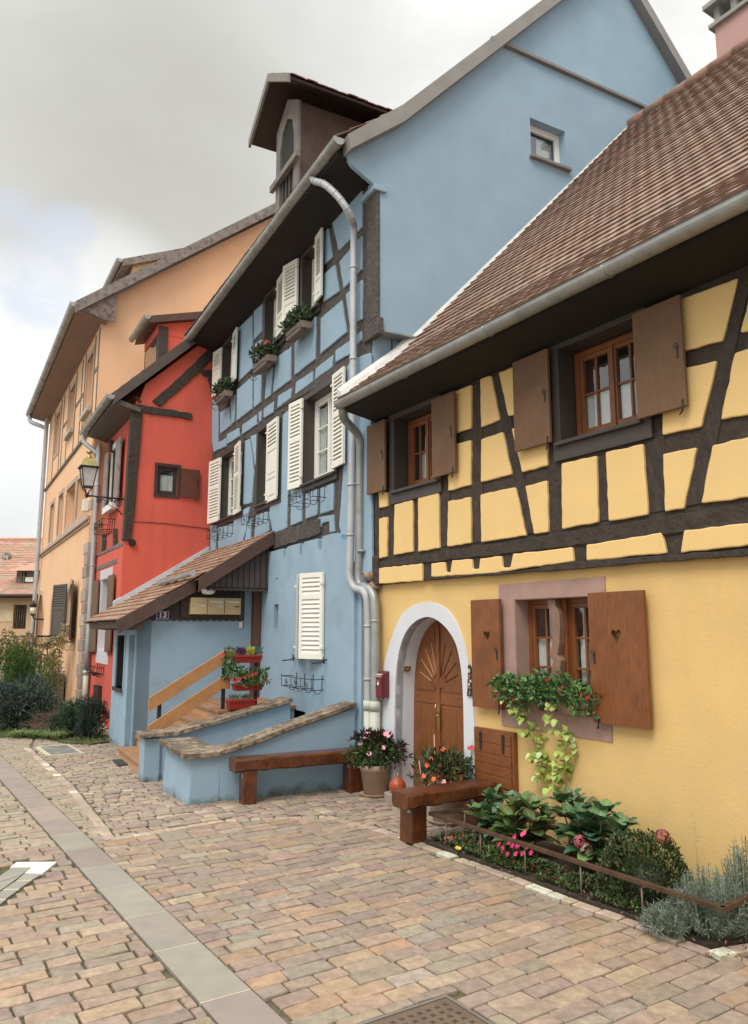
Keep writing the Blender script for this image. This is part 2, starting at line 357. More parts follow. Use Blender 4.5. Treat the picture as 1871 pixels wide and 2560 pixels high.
def jcol(c, k=.1, rng=random):
    f = 1 + rng.uniform(-k, k); return tuple(max(0, x * f * (1 + rng.uniform(-k, k) * .35)) for x in c)
def text_mesh(name, body, P, x, y, size, depth, m, parent, z=0.0, font_scale=1.0, flip=False):
    cu = bpy.data.curves.new('tmp', 'FONT'); cu.body = body; cu.size = size; cu.extrude = depth / 2; cu.align_x = 'CENTER'; cu.align_y = 'CENTER'; cu.offset = size * .02
    ob = bpy.data.objects.new('tmp', cu); me0 = bpy.data.meshes.new_from_object(ob); k = -1 if flip else 1
    mb = MB(); mb.add([P(x + k * v.co.x * font_scale, y + v.co.y, z + v.co.z) for v in me0.vertices], [tuple(p.vertices) for p in me0.polygons])
    bpy.data.objects.remove(ob); bpy.data.curves.remove(cu); bpy.data.meshes.remove(me0)
    return mb.build(name, m, parent)
# ---------------------------------------------------------------- ground, paving
R = random.Random(7)
gm = MB(); gm.add([(-90, -20, -.022), (60, -20, -.022), (60, 140, -.022), (-90, 140, -.022)], [(0, 1, 2, 3)])
M_JOINT = mat('mossy_joint_sand', (.15, .12, .08), .95, 1.0, 60, .3, 14, dist=.01, stain=[((.05, .04, .028), 4, .45, .6, .8), ((.085, .105, .03), 2.2, .52, .62, .6)])
tag(gm.build('ground', M_JOINT), kind='structure')
PAL = [((.32, .245, .175), 24), ((.36, .27, .185), 16), ((.30, .235, .185), 20), ((.26, .215, .175), 14), ((.385, .275, .17), 8), ((.39, .31, .215), 6), ((.285, .25, .185), 12), ((.30, .275, .22), 4), ((.235, .19, .16), 8), ((.36, .24, .145), 5), ((.40, .35, .28), 1)]
def pick(pal, rng):
    t = rng.uniform(0, sum(w for _, w in pal))
    for c, w in pal:
        t -= w
        if t <= 0: return c
    return pal[-1][0]
strip_d0, strip_d1 = -1.98, -1.685
def bed_edge(u_s):   # not used for culling, kept simple
    return None
# areas in the paving frame: (u along the street, d to the left)
def in_poly(x, y, poly):
    c = False; n = len(poly)
    for i in range(n):
        x1, y1 = poly[i]; x2, y2 = poly[i - 1]
        if (y1 > y) != (y2 > y) and x < (x2 - x1) * (y - y1) / (y2 - y1) + x1: c = not c
    return c
def sg(*pts): return [SF.gnd(x, y) for x, y in pts]
COB = sg((75, 1870), (180, 1960), (290, 2095), (560, 2050), (820, 2040), (930, 2065), (1070, 2108)) 
COBBLE = COB + [SF.loc(*YF.w(-2.2, .0, 0)[:2]), SF.loc(*YF.w(.6, -1.5, 0)[:2]), SF.loc(*BF.w(12, -1, 0)[:2]), SF.loc(*BF.w(12, 2.6, 0)[:2])]
BEDL = [(-1.98, .05), (-2.05, .98), (-2.62, .96), (-3.28, .925), (-3.96, .92), (-4.5, .88), (-5.0, .88), (-5.10, .5), (-5.16, -.1)]
BED = [SF.loc(*YF.w(u, d, 0)[:2]) for u, d in BEDL]
BEDOUT = [SF.loc(*YF.w(u, d, 0)[:2]) for u, d in [(-1.98, .05), (-1.98, 1.10), (-2.62, 1.06), (-3.28, 1.025), (-3.96, 1.02), (-4.5, .98), (-5.12, .98), (-5.21, .5), (-5.27, -.1)]]
MAN = (2.97, 3.63, -2.87, -2.17)
CHEV_OUT = sg((143, 2155), (107, 2186), (80, 2201), (48, 2223.5), (15, 2249), (-25, 2281), (-66, 2283), (-46, 2236), (-16, 2199), (25, 2169.5), (42, 2156))
GARDEN = [RF.w(u, d, 0) for u, d in [(5.75, 2.0), (5.6, 2.32), (6.0, 2.72), (7.0, 2.95), (7.3, 3.3), (7.5, 3.8), (8.2, 5.6), (30, 12), (30, 2)]]
GARD = [SF.loc(v.x, v.y) for v in GARDEN]
def paver(mb, u0, u1, d0, d1, h, col, rng, wob=.005, cr=.006):
    # an 8-cornered stone with a worn top
    j = lambda: rng.uniform(-wob, wob)
    c = [(u0 + j(), d0 + j()), (u1 + j(), d0 + j()), (u1 + j(), d1 + j()), (u0 + j(), d1 + j())]
    cu = (u0 + u1) / 2; cd = (d0 + d1) / 2; tl = rng.uniform(-.003, .003); tl2 = rng.uniform(-.003, .003)
    o = []; 
    for i in range(4):
        p = Vector(c[i]); a = (Vector(c[i - 1]) - p).normalized() * cr; b = (Vector(c[(i + 1) % 4]) - p).normalized() * cr
        o += [p + a, p + b]
    ctr = Vector((cu, cd)); inn = [p + (ctr - p).normalized() * cr * 1.0 for p in o]
    vs = [SF.w(p.x, p.y, -.02) for p in o] + [SF.w(p.x, p.y, h - .006) for p in o] + [SF.w(p.x, p.y, h + tl * (p.x - cu) / .1 + tl2 * (p.y - cd) / .1) for p in inn]
    fs = []
    for a, b in ((0, 8), (8, 16)):
        for i in range(8): fs.append((a + i, a + (i + 1) % 8, b + (i + 1) % 8, b + i))
    fs.append(tuple(range(16, 24))); mb.add(vs, fs, col)
def clip_span(us, p, q, bad):
    # longest stretch of [p, q] whose both edges lie clear of the excluded areas
    n = max(3, int((q - p) / .02)); best = None; st = None
    for i in range(n + 1):
        d = p + (q - p) * i / n; ok = not any(bad(u_, d) for u_ in us)
        if ok and st is None: st = d
        if (not ok or i == n) and st is not None:
            e = d if ok else p + (q - p) * (i - 1) / n
            if best is None or e - st > best[1] - best[0]: best = (st, e)
            st = None
    return best
def bad_main(x, y): return in_poly(x, y, COBBLE) or in_poly(x, y, BEDOUT) or in_poly(x, y, CHEV_OUT) or in_poly(x, y, GARD) or (MAN[0] < x < MAN[1] and MAN[2] < y < MAN[3])
pv = MB()
u = 1.6
while u < 17:
    w = R.choice((.122, .13, .138, .145)) * (1 if u < 9 else 1.0)
    d = 3.4 + R.uniform(0, .3)
    dmin = -7.2
    while d > dmin:
        L = R.choice((.20, .24, .27, .29, .31, .33))
        a, b = d - L, d
        # trim against the stone strip
        spans = [(a, b)]
        if b > strip_d0 - .008 and a < strip_d1 + .008:
            spans = [(a, strip_d0 - .008), (strip_d1 + .008, b)]
        for (p, q) in spans:
            if q - p < .05: continue
            cx, cy = u + w / 2, (p + q) / 2
            ua, ub = u, u + w
            if q > MAN[2] and p < MAN[3]:
                if ua < MAN[0] < ub: ub = MAN[0]
                elif ua < MAN[1] < ub: ua = MAN[1]
                if ub - ua < .025: continue
            cs = clip_span((ua + min(.02, (ub - ua) * .2), ub - min(.02, (ub - ua) * .2)), p, q, bad_main)
            if cs is None or cs[1] - cs[0] < .045: continue
            p, q = cs
            X = SF.w(cx, cy, 0)
            if X.y < .6 or abs(X.x / max(X.y, .1)) > .9: continue
            left = cy > strip_d1
            c = tuple(.74 * x + .26 * y for x, y in zip(pick(PAL, R), (.325, .245, .185)))
            if cx > 8 and cy > -3.2: c = tuple(x * .55 + y * .45 for x, y in zip(c, (.36, .33, .235)))
            g = .0062 if not left else .008
            paver(pv, ua + g * .6, ub - g * .6, p + g, q - g, R.uniform(-.003, .004), jcol(tuple(x * k_ for x, k_ in zip(c, (.95, .91, .92))), .10, R), R)
        d -= L
    u += w
tag(pv.build('paving', M_PAV), kind='structure')
# smaller pink cobbles of the forecourt
cb = MB(); u = 5.9; PALC = [((.36, .265, .205), 20), ((.33, .245, .195), 18), ((.40, .305, .225), 12), ((.29, .225, .185), 12), ((.43, .35, .26), 6), ((.35, .29, .205), 10)]
def shrink(poly, k): return offset_poly(poly, k)
COBIN = COBBLE
while u < 18:
    w = R.uniform(.105, .135); d = 0.2 + R.uniform(0, .2)
    while d > -6.2:
        L = R.uniform(.13, .22); bend = .05 * math.sin(d * 1.7 + u * .4)
        cs = clip_span((u + bend + .015, u + bend + w - .015), d - L, d, lambda x, y: not in_poly(x, y, COBIN) or in_poly(x, y, GARD))
        if cs and cs[1] - cs[0] > .05:
            X = SF.w(u, d, 0); bl = BF.loc(X.x, X.y); yl = YF.loc(X.x, X.y)
            if bl[1] > -.1 and not (bl[0] > 3.85 and bl[0] < 6.0 and bl[1] < 2.0) and not (yl[0] < -.2 and yl[1] < -.4):
                paver(cb, u + bend + .006, u + bend + w - .006, cs[0] + .006, cs[1] - .006, R.uniform(-.006, .006), jcol(tuple(x * .9 for x in pick(PALC, R)), .12, R), R, .009, .014)
        d -= L
    u += w
tag(cb.build('forecourt_paving', M_PAV), kind='structure')
# border row of pale setts round the forecourt
br = MB()
def stone_run(mb, pts, wid, lens, cols, h0=.006, inner=0):
    for i in range(len(pts) - 1):
        a = Vector(pts[i]); b = Vector(pts[i + 1]); t = (b - a); Ln = t.length; t.normalize(); nn = Vector((-t.y, t.x)); s = 0
        while s < Ln - .04:
            l = min(R.uniform(*lens), Ln - s); p = a + t * s; q = a + t * (s + l)
            c = jcol(pick(cols, R), .12, R); h = h0 + R.uniform(-.002, .004); g = .006; j = lambda: R.uniform(-.006, .006)
            o = [p + t * (g + j()) - nn * (wid / 2 + j()), q - t * (g + j()) - nn * (wid / 2 + j()), q - t * (g + j()) + nn * (wid / 2 + j()), p + t * (g + j()) + nn * (wid / 2 + j())]
            ctr = sum(o, Vector((0, 0))) / 4; inn = [x + (ctr - x).normalized() * .014 for x in o]
            vs = [SF.w(x.x, x.y, -.02) for x in o] + [SF.w(x.x, x.y, h - .007) for x in o] + [SF.w(x.x, x.y, h) for x in inn]
            fs = [(8, 9, 10, 11)] + [(k, (k + 1) % 4, 4 + (k + 1) % 4, 4 + k) for k in range(4)] + [(4 + k, 4 + (k + 1) % 4, 8 + (k + 1) % 4, 8 + k) for k in range(4)]
            mb.add(vs, fs, c); s += l
PALB = [((.42, .33, .25), 12), ((.38, .29, .22), 10), ((.60, .56, .45), 3), ((.34, .27, .21), 6)]
stone_run(br, [tuple(Vector(p)) for p in offset_poly(COBBLE, -.055)[:7]], .10, (.12, .26), PALB, .008)
stone_run(br, [SF.loc(*YF.w(uu, dd, 0)[:2]) for uu, dd in [(-2.02, 1.04), (-2.62, 1.01), (-3.28, .975), (-3.96, .97), (-4.5, .93), (-5.06, .93), (-5.155, .5), (-5.215, -.1)]], .095, (.10, .24), [((.40, .31, .23), 14), ((.37, .28, .22), 10), ((.62, .58, .46), 4)], .012)
tag(br.build('border_setts', M_PAV), kind='structure')
# long strip of big slabs
M_SLAB = mat('strip_slabs', (1, 1, 1), .8, .35, 60, .10, 5, tint=True, dist=.004, stain=((.2, .19, .16), 2.5, .52, .75, .4))
st = MB(); us = [1.6, 2.4, 3.2, 3.72, 4.29, 5.09, 5.76, 6.5, 7.12, 7.75, 8.4, 9.05, 9.8, 10.4, 11.2, 11.9, 12.7, 13.5, 14.3, 15.2, 16, 17]
scol = [(.27, .20, .185), (.26, .19, .18), (.27, .20, .19), (.25, .185, .17), (.29, .28, .225), (.28, .27, .22), (.31, .30, .24), (.26, .26, .225), (.24, .185, .175), (.29, .29, .23), (.25, .18, .165), (.36, .27, .22), (.29, .205, .18), (.26, .19, .17), (.26, .20, .18), (.30, .25, .2), (.27, .2, .18), (.28, .24, .2), (.25, .2, .18), (.28, .22, .19), (.27, .2, .18)]
for i in range(len(us) - 1):
    c = jcol(tuple(a * .45 + b * .55 for a, b in zip(scol[i], (.275, .235, .195))), .04, R); st.hull8([SF.w(us[i] + .006, strip_d0, -.02), SF.w(us[i + 1] - .006, strip_d0, -.02), SF.w(us[i + 1] - .006, strip_d1, -.02), SF.w(us[i] + .006, strip_d1, -.02), SF.w(us[i] + .006, strip_d0, .002), SF.w(us[i + 1] - .006, strip_d0, .002), SF.w(us[i + 1] - .006, strip_d1, .002), SF.w(us[i] + .006, strip_d1, .002)], c)
    st.hull8([SF.w(us[i] - .006, strip_d0, -.02), SF.w(us[i] + .006, strip_d0, -.02), SF.w(us[i] + .006, strip_d1, -.02), SF.w(us[i] - .006, strip_d1, -.02), SF.w(us[i] - .006, strip_d0, .0), SF.w(us[i] + .006, strip_d0, .0), SF.w(us[i] + .006, strip_d1, .0), SF.w(us[i] - .006, strip_d1, .0)], (.60, .54, .36))
tag(st.build('slab_strip', M_SLAB), kind='structure')
# inlaid chevron of slabs with a white tip
def flat(mb, pts, z, col): mb.prism(lambda x, y, h: SF.w(x, y, h), pts, -.02, z, col)
cw = MB(); ch = MB()
tip = sg((142, 2156), (106, 2185), (62, 2184), (82, 2169), (26, 2169), (42, 2157))
flat(cw, tip, .004, (.82, .80, .70))
for q in ([(104, 2186), (80, 2199.5), (41, 2202), (60, 2185)], [(79, 2201), (48, 2222), (9, 2223), (40, 2203)], [(47, 2224), (15, 2247), (-25, 2249), (8, 2225)], [(14, 2249.5), (-25, 2280), (-65, 2282), (-27, 2251)],
          [(77, 2170), (52, 2188), (0, 2205), (-15, 2200), (30, 2170)], [(52, 2189), (18, 2214), (-20, 2240), (-45, 2235), (0, 2206)]):
    flat(ch, sg(*q), .0, jcol((.27, .255, .215), .08, R))
for q in ([(80, 2199.6), (79, 2200.9), (40, 2202.8), (41, 2201.6)], [(48, 2222.2), (47, 2223.6), (8, 2224.8), (9, 2223.4)], [(15, 2247.4), (14, 2249), (-26, 2250.6), (-25, 2249.2)]):
    flat(ch, sg(*q), -.001, (.66, .62, .42))
tag(cw.build('white_marking', M_SLAB), kind='structure'); tag(ch.build('marking_slabs', M_SLAB), kind='structure')
# manhole cover
mh = thing('manhole_cover', SF.w(3.3, -2.52, 0), 'brown square iron manhole cover with cross pattern set in the pavers at the bottom edge', 'manhole cover')
M_MANH = mat('brown_cast_iron', (.17, .12, .085), .6, .3, 40, .25, 5, metal=.3, stain=((.10, .08, .05), 3, .5, .7, .6))
f = MB()
f.prism(lambda x, y, h: SF.w(x, y, h), rect(3.0, 3.60, -2.84, -2.20), -.02, .0)
f.build('cover_plate', M_MANH, mh)
f = MB(); P = lambda x, y, z: SF.w(x, y, z)
for a in (rect(2.98, 2.995, -2.86, -2.18), rect(3.605, 3.62, -2.86, -2.18), rect(2.995, 3.605, -2.86, -2.845), rect(2.995, 3.605, -2.195, -2.18)): f.prism(P, a, -.02, .005)
f.build('rim', mat('worn_steel_rim', (.35, .33, .29), .4, .1, 20, .1, 5, metal=.6), mh)
f = MB()
for i in range(10):
    for j in range(10):
        x = 3.02 + i * .056; y = -2.81 + j * .058 + (.0 if i % 2 else .012)
        c = (x + .018, y + .02)
        for k, (dx, dy) in enumerate(((.012, .012), (-.012, .012), (.012, -.012), (-.012, -.012))):
            f.hull8([SF.w(c[0] + dx * .1 - dy * .2, c[1] + dy * .1 + dx * .2, -.0), SF.w(c[0] + dx * .1 + dy * .2, c[1] + dy * .1 - dx * .2, -.0), SF.w(c[0] + dx + dy * .2, c[1] + dy - dx * .2, 0), SF.w(c[0] + dx - dy * .2, c[1] + dy + dx * .2, 0),
                     SF.w(c[0] + dx * .1 - dy * .2, c[1] + dy * .1 + dx * .2, .003), SF.w(c[0] + dx * .1 + dy * .2, c[1] + dy * .1 - dx * .2, .003), SF.w(c[0] + dx + dy * .2, c[1] + dy - dx * .2, .003), SF.w(c[0] + dx - dy * .2, c[1] + dy + dx * .2, .003)])
rpt = f.build('raised_pattern', mat('dark_raised_iron', (.085, .06, .045), .6, .2, 40, .2, 5, metal=.3), mh)
rpt['kind'] = 'stuff'
# drain grate and doormat
dg = thing('drain_grate', SF.w(14.15, -2.9, 0), 'grey slatted drain grate in the paving beside the grass tuft', 'drain')
f = MB(); f.prism(P, rect(13.66, 14.70, -3.13, -2.68), -.02, -.006); f.build('pit', M_DARK, dg)
f = MB()
for i in range(22): f.prism(P, rect(13.67 + i * .047, 13.695 + i * .047, -3.12, -2.69), -.01, .006)
f.build('bars', M_ZINC, dg)
f = MB()
for a in (rect(13.60, 13.66, -3.17, -2.64), rect(14.70, 14.76, -3.17, -2.64), rect(13.66, 14.70, -2.68, -2.60), rect(13.66, 14.70, -3.17, -3.13)): f.prism(P, a, -.02, .008)
f.build('stone_rim', mat('pale_stone_rim', (.50, .46, .32), .9, .3, 30, .1, 5), dg)
dm = MB(); dm.prism(lambda x, y, h: BF.w(x, y, h), rect(3.0, 3.54, 2.05, 2.43), .0, .022); o = dm.build('doormat', mat('black_rubber_mat', (.035, .036, .042), .8, .5, 90, .1, 10), None, bevel=.004)
tag(o, 'flat dark grey doormat on the cobbles before the wooden steps', 'doormat')
# garden soil, flower bed soil
f = MB(); f.prism(lambda x, y, h: SF.w(x, y, h), BED, -.03, .03); tag(f.build('flower_bed_soil', M_SOIL), kind='structure')
f = MB(); f.prism(lambda x, y, h: Vector((x, y, h)), [(v.x, v.y) for v in GARDEN], -.03, .02); tag(f.build('garden_soil', mat('garden_soil', (.10, .085, .045), .95, 1, 20, .3, 5, dist=.05, stain=((.09, .13, .03), 3, .45, .6, .8))), kind='structure')
# ---------------------------------------------------------------- building helpers
def window(P, x0, x1, y0, y1, zf, m, parent, nc=2, cols=2, rows=3, fw=.05, curtain=None, cm=None, label=None, room=True, bar=.022, depth=.6):
    f = MB(); t = .06
    f.box(P, x0, x1, y0, y0 + fw, zf - t, zf).box(P, x0, x1, y1 - fw, y1, zf - t, zf).box(P, x0, x0 + fw, y0 + fw, y1 - fw, zf - t, zf).box(P, x1 - fw, x1, y0 + fw, y1 - fw, zf - t, zf)
    iw = (x1 - x0 - 2 * fw) / nc; s = .045
    for c in range(nc):
        a = x0 + fw + c * iw + .003; b = x0 + fw + (c + 1) * iw - .003; q0 = y0 + fw + .003; q1 = y1 - fw - .003; z = zf - .006; zb = zf - .05
        f.box(P, a, b, q0, q0 + s * 1.3, zb, z).box(P, a, b, q1 - s, q1, zb, z).box(P, a, a + s, q0 + s * 1.3, q1 - s, zb, z).box(P, b - s, b, q0 + s * 1.3, q1 - s, zb, z)
        if nc == 2 and c == 0: f.box(P, b - .022, b + .028, q0, q1, z - .01, z + .016)
        for i in range(1, cols): xx = a + s + (b - a - 2 * s) * i / cols; f.box(P, xx - bar / 2, xx + bar / 2, q0 + s * 1.3, q1 - s, zb + .01, z - .006)
        for j in range(1, rows): yy = q0 + s * 1.3 + (q1 - q0 - 2.3 * s) * j / rows; f.box(P, a + s, b - s, yy - bar / 2, yy + bar / 2, zb + .012, z - .008)
    w = f.build('window', m, parent, label, bevel=.003)
    g = MB(); g.add([P(x0 + fw, y0 + fw, zf - .033), P(x1 - fw, y0 + fw, zf - .033), P(x1 - fw, y1 - fw, zf - .033), P(x0 + fw, y1 - fw, zf - .033)], [(0, 1, 2, 3)]); g.build('pane', M_GLASS, w)
    if curtain:
        k = MB(); 
        for (a, b, ya, yb) in curtain:
            n = max(6, int((b - a) / .03)); vs = []
            for i in range(n + 1):
                xx = a + (b - a) * i / n; zz = zf - .062 + .010 * math.sin(i * 1.3); sc = .02 * abs(math.sin(i * .9)); vs += [P(xx, ya - sc, zz), P(xx, yb, zz)]
            k.add(vs, [(2 * i, 2 * i + 2, 2 * i + 3, 2 * i + 1) for i in range(n)], None, True)
        k.build('curtain', cm or M_CURT, w)
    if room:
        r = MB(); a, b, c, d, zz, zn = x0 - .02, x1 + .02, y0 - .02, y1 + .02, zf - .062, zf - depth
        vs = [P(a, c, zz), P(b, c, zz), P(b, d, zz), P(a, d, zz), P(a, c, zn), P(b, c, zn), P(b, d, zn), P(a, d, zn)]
        r.add(vs, [(4, 5, 6, 7), (0, 1, 5, 4), (1, 2, 6, 5), (2, 3, 7, 6), (3, 0, 4, 7)]); r.build('dark_backing', M_DARK, w)  # black box added so that the panes look into darkness
    return w
def louvre_shutter(P, x0, x1, y0, y1, z, m, parent, sections=((0, .55, 'l'), (.55, 1, 'l')), th=.035, label=None, swing=0.0, hinge=None):
    # sections measured from the bottom as fractions; 'l' louvres, 'p' raised panel
    if swing:
        hx = x0 if hinge == 0 else x1; P0 = P; ca, sa = math.cos(swing), math.sin(swing)
        def P(x, y, zz): dx = x - hx; return P0(hx + dx * ca, y, zz + abs(dx) * sa)
    s = .055; f = MB(); f.box(P, x0, x0 + s, y0, y1, z, z + th).box(P, x1 - s, x1, y0, y1, z, z + th); f.box(P, x0 + s, x1 - s, y0, y0 + .07, z, z + th).box(P, x0 + s, x1 - s, y1 - .07, y1, z, z + th)
    H = y1 - y0 - .14
    for (a, b, k) in sections:
        ya = y0 + .07 + H * a; yb = y0 + .07 + H * b
        if b < 1: f.box(P, x0 + s, x1 - s, yb - .03, yb + .03, z + .001, z + th - .001); yb -= .03
        if a > 0: ya += .03
        if k == 'l':
            n = max(2, int((yb - ya) / .062)); st = (yb - ya) / n
            for i in range(n):
                yy = ya + i * st
                f.hull8([P(x0 + s, yy, z + th - .004), P(x1 - s, yy, z + th - .004), P(x1 - s, yy + .010, z + th - .002), P(x0 + s, yy + .010, z + th - .002), P(x0 + s, yy + st * .80, z + .004), P(x1 - s, yy + st * .80, z + .004), P(x1 - s, yy + st * .80 + .010, z + .006), P(x0 + s, yy + st * .80 + .010, z + .006)])
            f.box(P, x0 + s, x1 - s, ya, yb, z + .001, z + .003)
        else:
            f.box(P, x0 + s, x1 - s, ya, yb, z + .006, z + th - .014)
            f.prism(P, rect(x0 + s + .03, x1 - s - .03, ya + .03, yb - .03), z + th - .014, z + th - .003, inset=.008)
    o = f.build('shutter', m, parent, label)
    for yy in (y0 + .16, y1 - .16):
        h = MB(); hx = x0 if hinge == 0 else x1; h.box(P, hx - .04, hx + .04, yy - .015, yy + .015, z + th * .4, z + th + .008); h.build('hinge', m, o)
    return o
def board_shutter(P, x0, x1, y0, y1, z, m, parent, heart=None, label=None, th=.034, hook=True, n=3):
    f = MB(); w = (x1 - x0)
    if heart:
        hx, hy, hs = heart; pts = []
        for i in range(36):
            t = 2 * PI * i / 36; pts.append((hx + hs * 1.0 * math.sin(t) ** 3, hy + hs * (.95 * math.cos(t) - .38 * math.cos(2 * t) - .14 * math.cos(3 * t) - .05 * math.cos(4 * t))))
        o = wall('shutter', P, rect(x0, x1, y0, y1), [pts], z, z + th, m, parent, label)
        b = o.modifiers.new('bevel', 'BEVEL'); b.width = .004; b.segments = 2; b.limit_method = 'ANGLE'
    else:
        f.box(P, x0, x1, y0, y1, z, z + th); o = f.build('shutter', m, parent, label, bevel=.004)
    b = MB()
    for yy in (y0 + .14, y1 - .20): b = MB(); b.box(P, x0 + .03, x1 - .03, yy - .04, yy + .04, z - .022, z - .001); b.build('batten', m, o)
    k = MB(); mx = x0 + .05 if hook != 'r' else x1 - .05; my = (y0 + y1) / 2
    k.box(P, mx - .008, mx + .008, my - .06, my + .03, z + th, z + th + .006)
    k.tube([P(mx + .018 * math.cos(a), my + .045 + .018 * math.sin(a), z + th + .02) for a in [i * PI / 4 for i in range(8)]], .004, 5, closed=True)
    k.build('latch', M_IRON, o); k = MB(); k.tube([P(mx - .02, y0 + .06, z + th + .004), P(mx - .02, y0 - .04, z + th + .012), P(mx + .04, y0 - .05, z)], .007, 5)
    k.build('stay', M_IRON, o); return o
def infill(fr, d, panels, m, parent, rise=.03, inset=.022, name='infill_panel', grow=.008):
    rg = random.Random(3)
    for pts in panels:
        poly = offset_poly([fr.fac(px, py, d) for px, py in pts], -grow); poly = rough_poly(poly, .0055, .014, .07, rg)
        f = MB(); f.prism(fmap(fr), poly, d - .005, d + rise, None, inset); o = f.build(name, m, parent)
        for p in o.data.polygons: p.use_smooth = False
def tile_slope(mb, P, x0f, x1f, prof, ew, eh, cols, rg, th=.016, wave=.006, vary=.12, und=.0):
    # prof: list of (y, z) from eave to ridge in the slope's section plane; tiles lie in courses; x0f/x1f(y) give the ends
    segs = []; tot = 0
    for a, b in zip(prof, prof[1:]): l = math.dist(a, b); segs.append((tot, tot + l, a, b)); tot += l
    def at(s):
        s = max(0, min(tot, s))
        for s0, s1, a, b in segs:
            if s <= s1 + 1e-6: t = (s - s0) / (s1 - s0); dx = (b[0] - a[0]) / (s1 - s0); dz = (b[1] - a[1]) / (s1 - s0); return (a[0] + (b[0] - a[0]) * t, a[1] + (b[1] - a[1]) * t, -dz, dx)
    n = int(tot / eh); eh2 = tot / n
    for j in range(n):
        s0 = j * eh2; s1 = min(tot, s0 + eh2 * 1.25); ya, za, _, _ = at(s0); yb, zb, _, _ = at(s1); _, _, ny, nz = at(s0 + .01)
        if nz < 0: ny, nz = -ny, -nz
        xa = x0f(ya); xb = x1f(ya); off = (j % 2) * ew / 2 + rg.uniform(-.01, .01)
        x = min(xa, xb) - off; xe = max(xa, xb); lo = min(xa, xb)
        while x < xe:
            l = max(x, lo); r = min(x + ew - .003, xe)
            if r - l > .02:
                e = .034 + und * math.sin(l * 3.1 + j * 1.7) + rg.uniform(-wave, wave); e2 = .034 + und * math.sin(r * 3.1 + j * 1.7) + rg.uniform(-wave, wave); q = .010; sl = rg.uniform(-.006, .006)
                up = lambda y, z, h: (y + ny * h, z + nz * h)
                A = up(ya, za, e); A2 = up(ya, za, e2); a_ = up(ya, za, e - th); a2 = up(ya, za, e2 - th); Bt = up(yb, zb, q)
                mid = (l + r) / 2; M = up(ya, za, (e + e2) / 2 + .004); m_ = up(ya, za, (e + e2) / 2 - th + .004); Mb = up(yb, zb, q + .003)
                vs = [P(l, *A), P(mid, *M), P(r, *A2), P(l, *a_), P(mid, *m_), P(r, *a2), P(l, *Bt), P(mid, *Mb), P(r, *Bt)]
                mb.add(vs, [(0, 1, 7, 6), (1, 2, 8, 7), (3, 4, 1, 0), (4, 5, 2, 1), (0, 6, 3), (2, 5, 8)], jcol(pick(cols, rg), vary, rg))
            x += ew
def gutter(name, P, x0, x1, y, z, r, m, parent, drop=0.0, joints=.55, ends=True):
    f = MB(); n = 10; L = abs(x1 - x0); k = max(1, int(L / joints)); vs = []; fs = []
    xs = [x0 + (x1 - x0) * i / k for i in range(k + 1)]
    ring = [(math.cos(PI + PI * j / n) * r, math.sin(PI + PI * j / n) * r) for j in range(n + 1)]
    ring = [(r * 1.0 + 0, r * .18)] and [(-r, r * .25)] + ring + [(r, r * .12), (r + .008, r * .16)]
    inner = [(a * .93, b * .93 + .002) for a, b in reversed(ring)]
    full = ring + inner; m_ = len(full)
    for i, x in enumerate(xs):
        zz = z - drop * i / k
        for a, b in full: vs.append(P(x, y + a, zz + b))
    for i in range(k):
        for j in range(m_): j2 = (j + 1) % m_; fs.append((i * m_ + j, i * m_ + j2, (i + 1) * m_ + j2, (i + 1) * m_ + j))
    f.add(vs, fs, None, False)
    for i in range(0, k + 1):
        x = xs[i]; zz = z - drop * i / k
        if 0 < i < k:
            pts = [P(x, y + math.cos(PI + PI * j / 12) * (r + .004), zz + math.sin(PI + PI * j / 12) * (r + .004)) for j in range(13)]; f.tube(pts, .008, 5)
    if ends:
        for x, zz in ((x0, z), (x1, z - drop)):
            f.prism(lambda a, b, c: P(x + c, y + a, zz + b), [(math.cos(PI + PI * j / n) * r, math.sin(PI + PI * j / n) * r) for j in range(n + 1)] + [(r, .02), (-r, .02)], -.004, .004)
    return f.build(name, m, parent)
def pipe(name, pts, r, m, parent, clips=(), k=5, smooth=True, rings=()):
    P3 = smooth_curve(pts, k) if smooth else [Vector(p) for p in pts]
    f = MB(); f.tube(P3, r, 12)
    for c in clips: f.tube([Vector(c) - Vector((0, 0, .015)), Vector(c) + Vector((0, 0, .015))], r + .007, 12)
    for i in rings: f.tube([P3[i] - (P3[i + 1] - P3[i]).normalized() * .008, P3[i] + (P3[i + 1] - P3[i]).normalized() * .008], r + .004, 12)
    return f.build(name, m, parent)
def scroll(mb, P, pts, r=.005, n=5): mb.tube([P(*p) for p in pts], r, n)
def spiral(cx, cy, z, r0, r1, a0, turns, n=22):
    return [(cx + (r0 + (r1 - r0) * i / n) * math.cos(a0 + turns * 2 * PI * i / n), cy + (r0 + (r1 - r0) * i / n) * math.sin(a0 + turns * 2 * PI * i / n), z) for i in range(n + 1)]

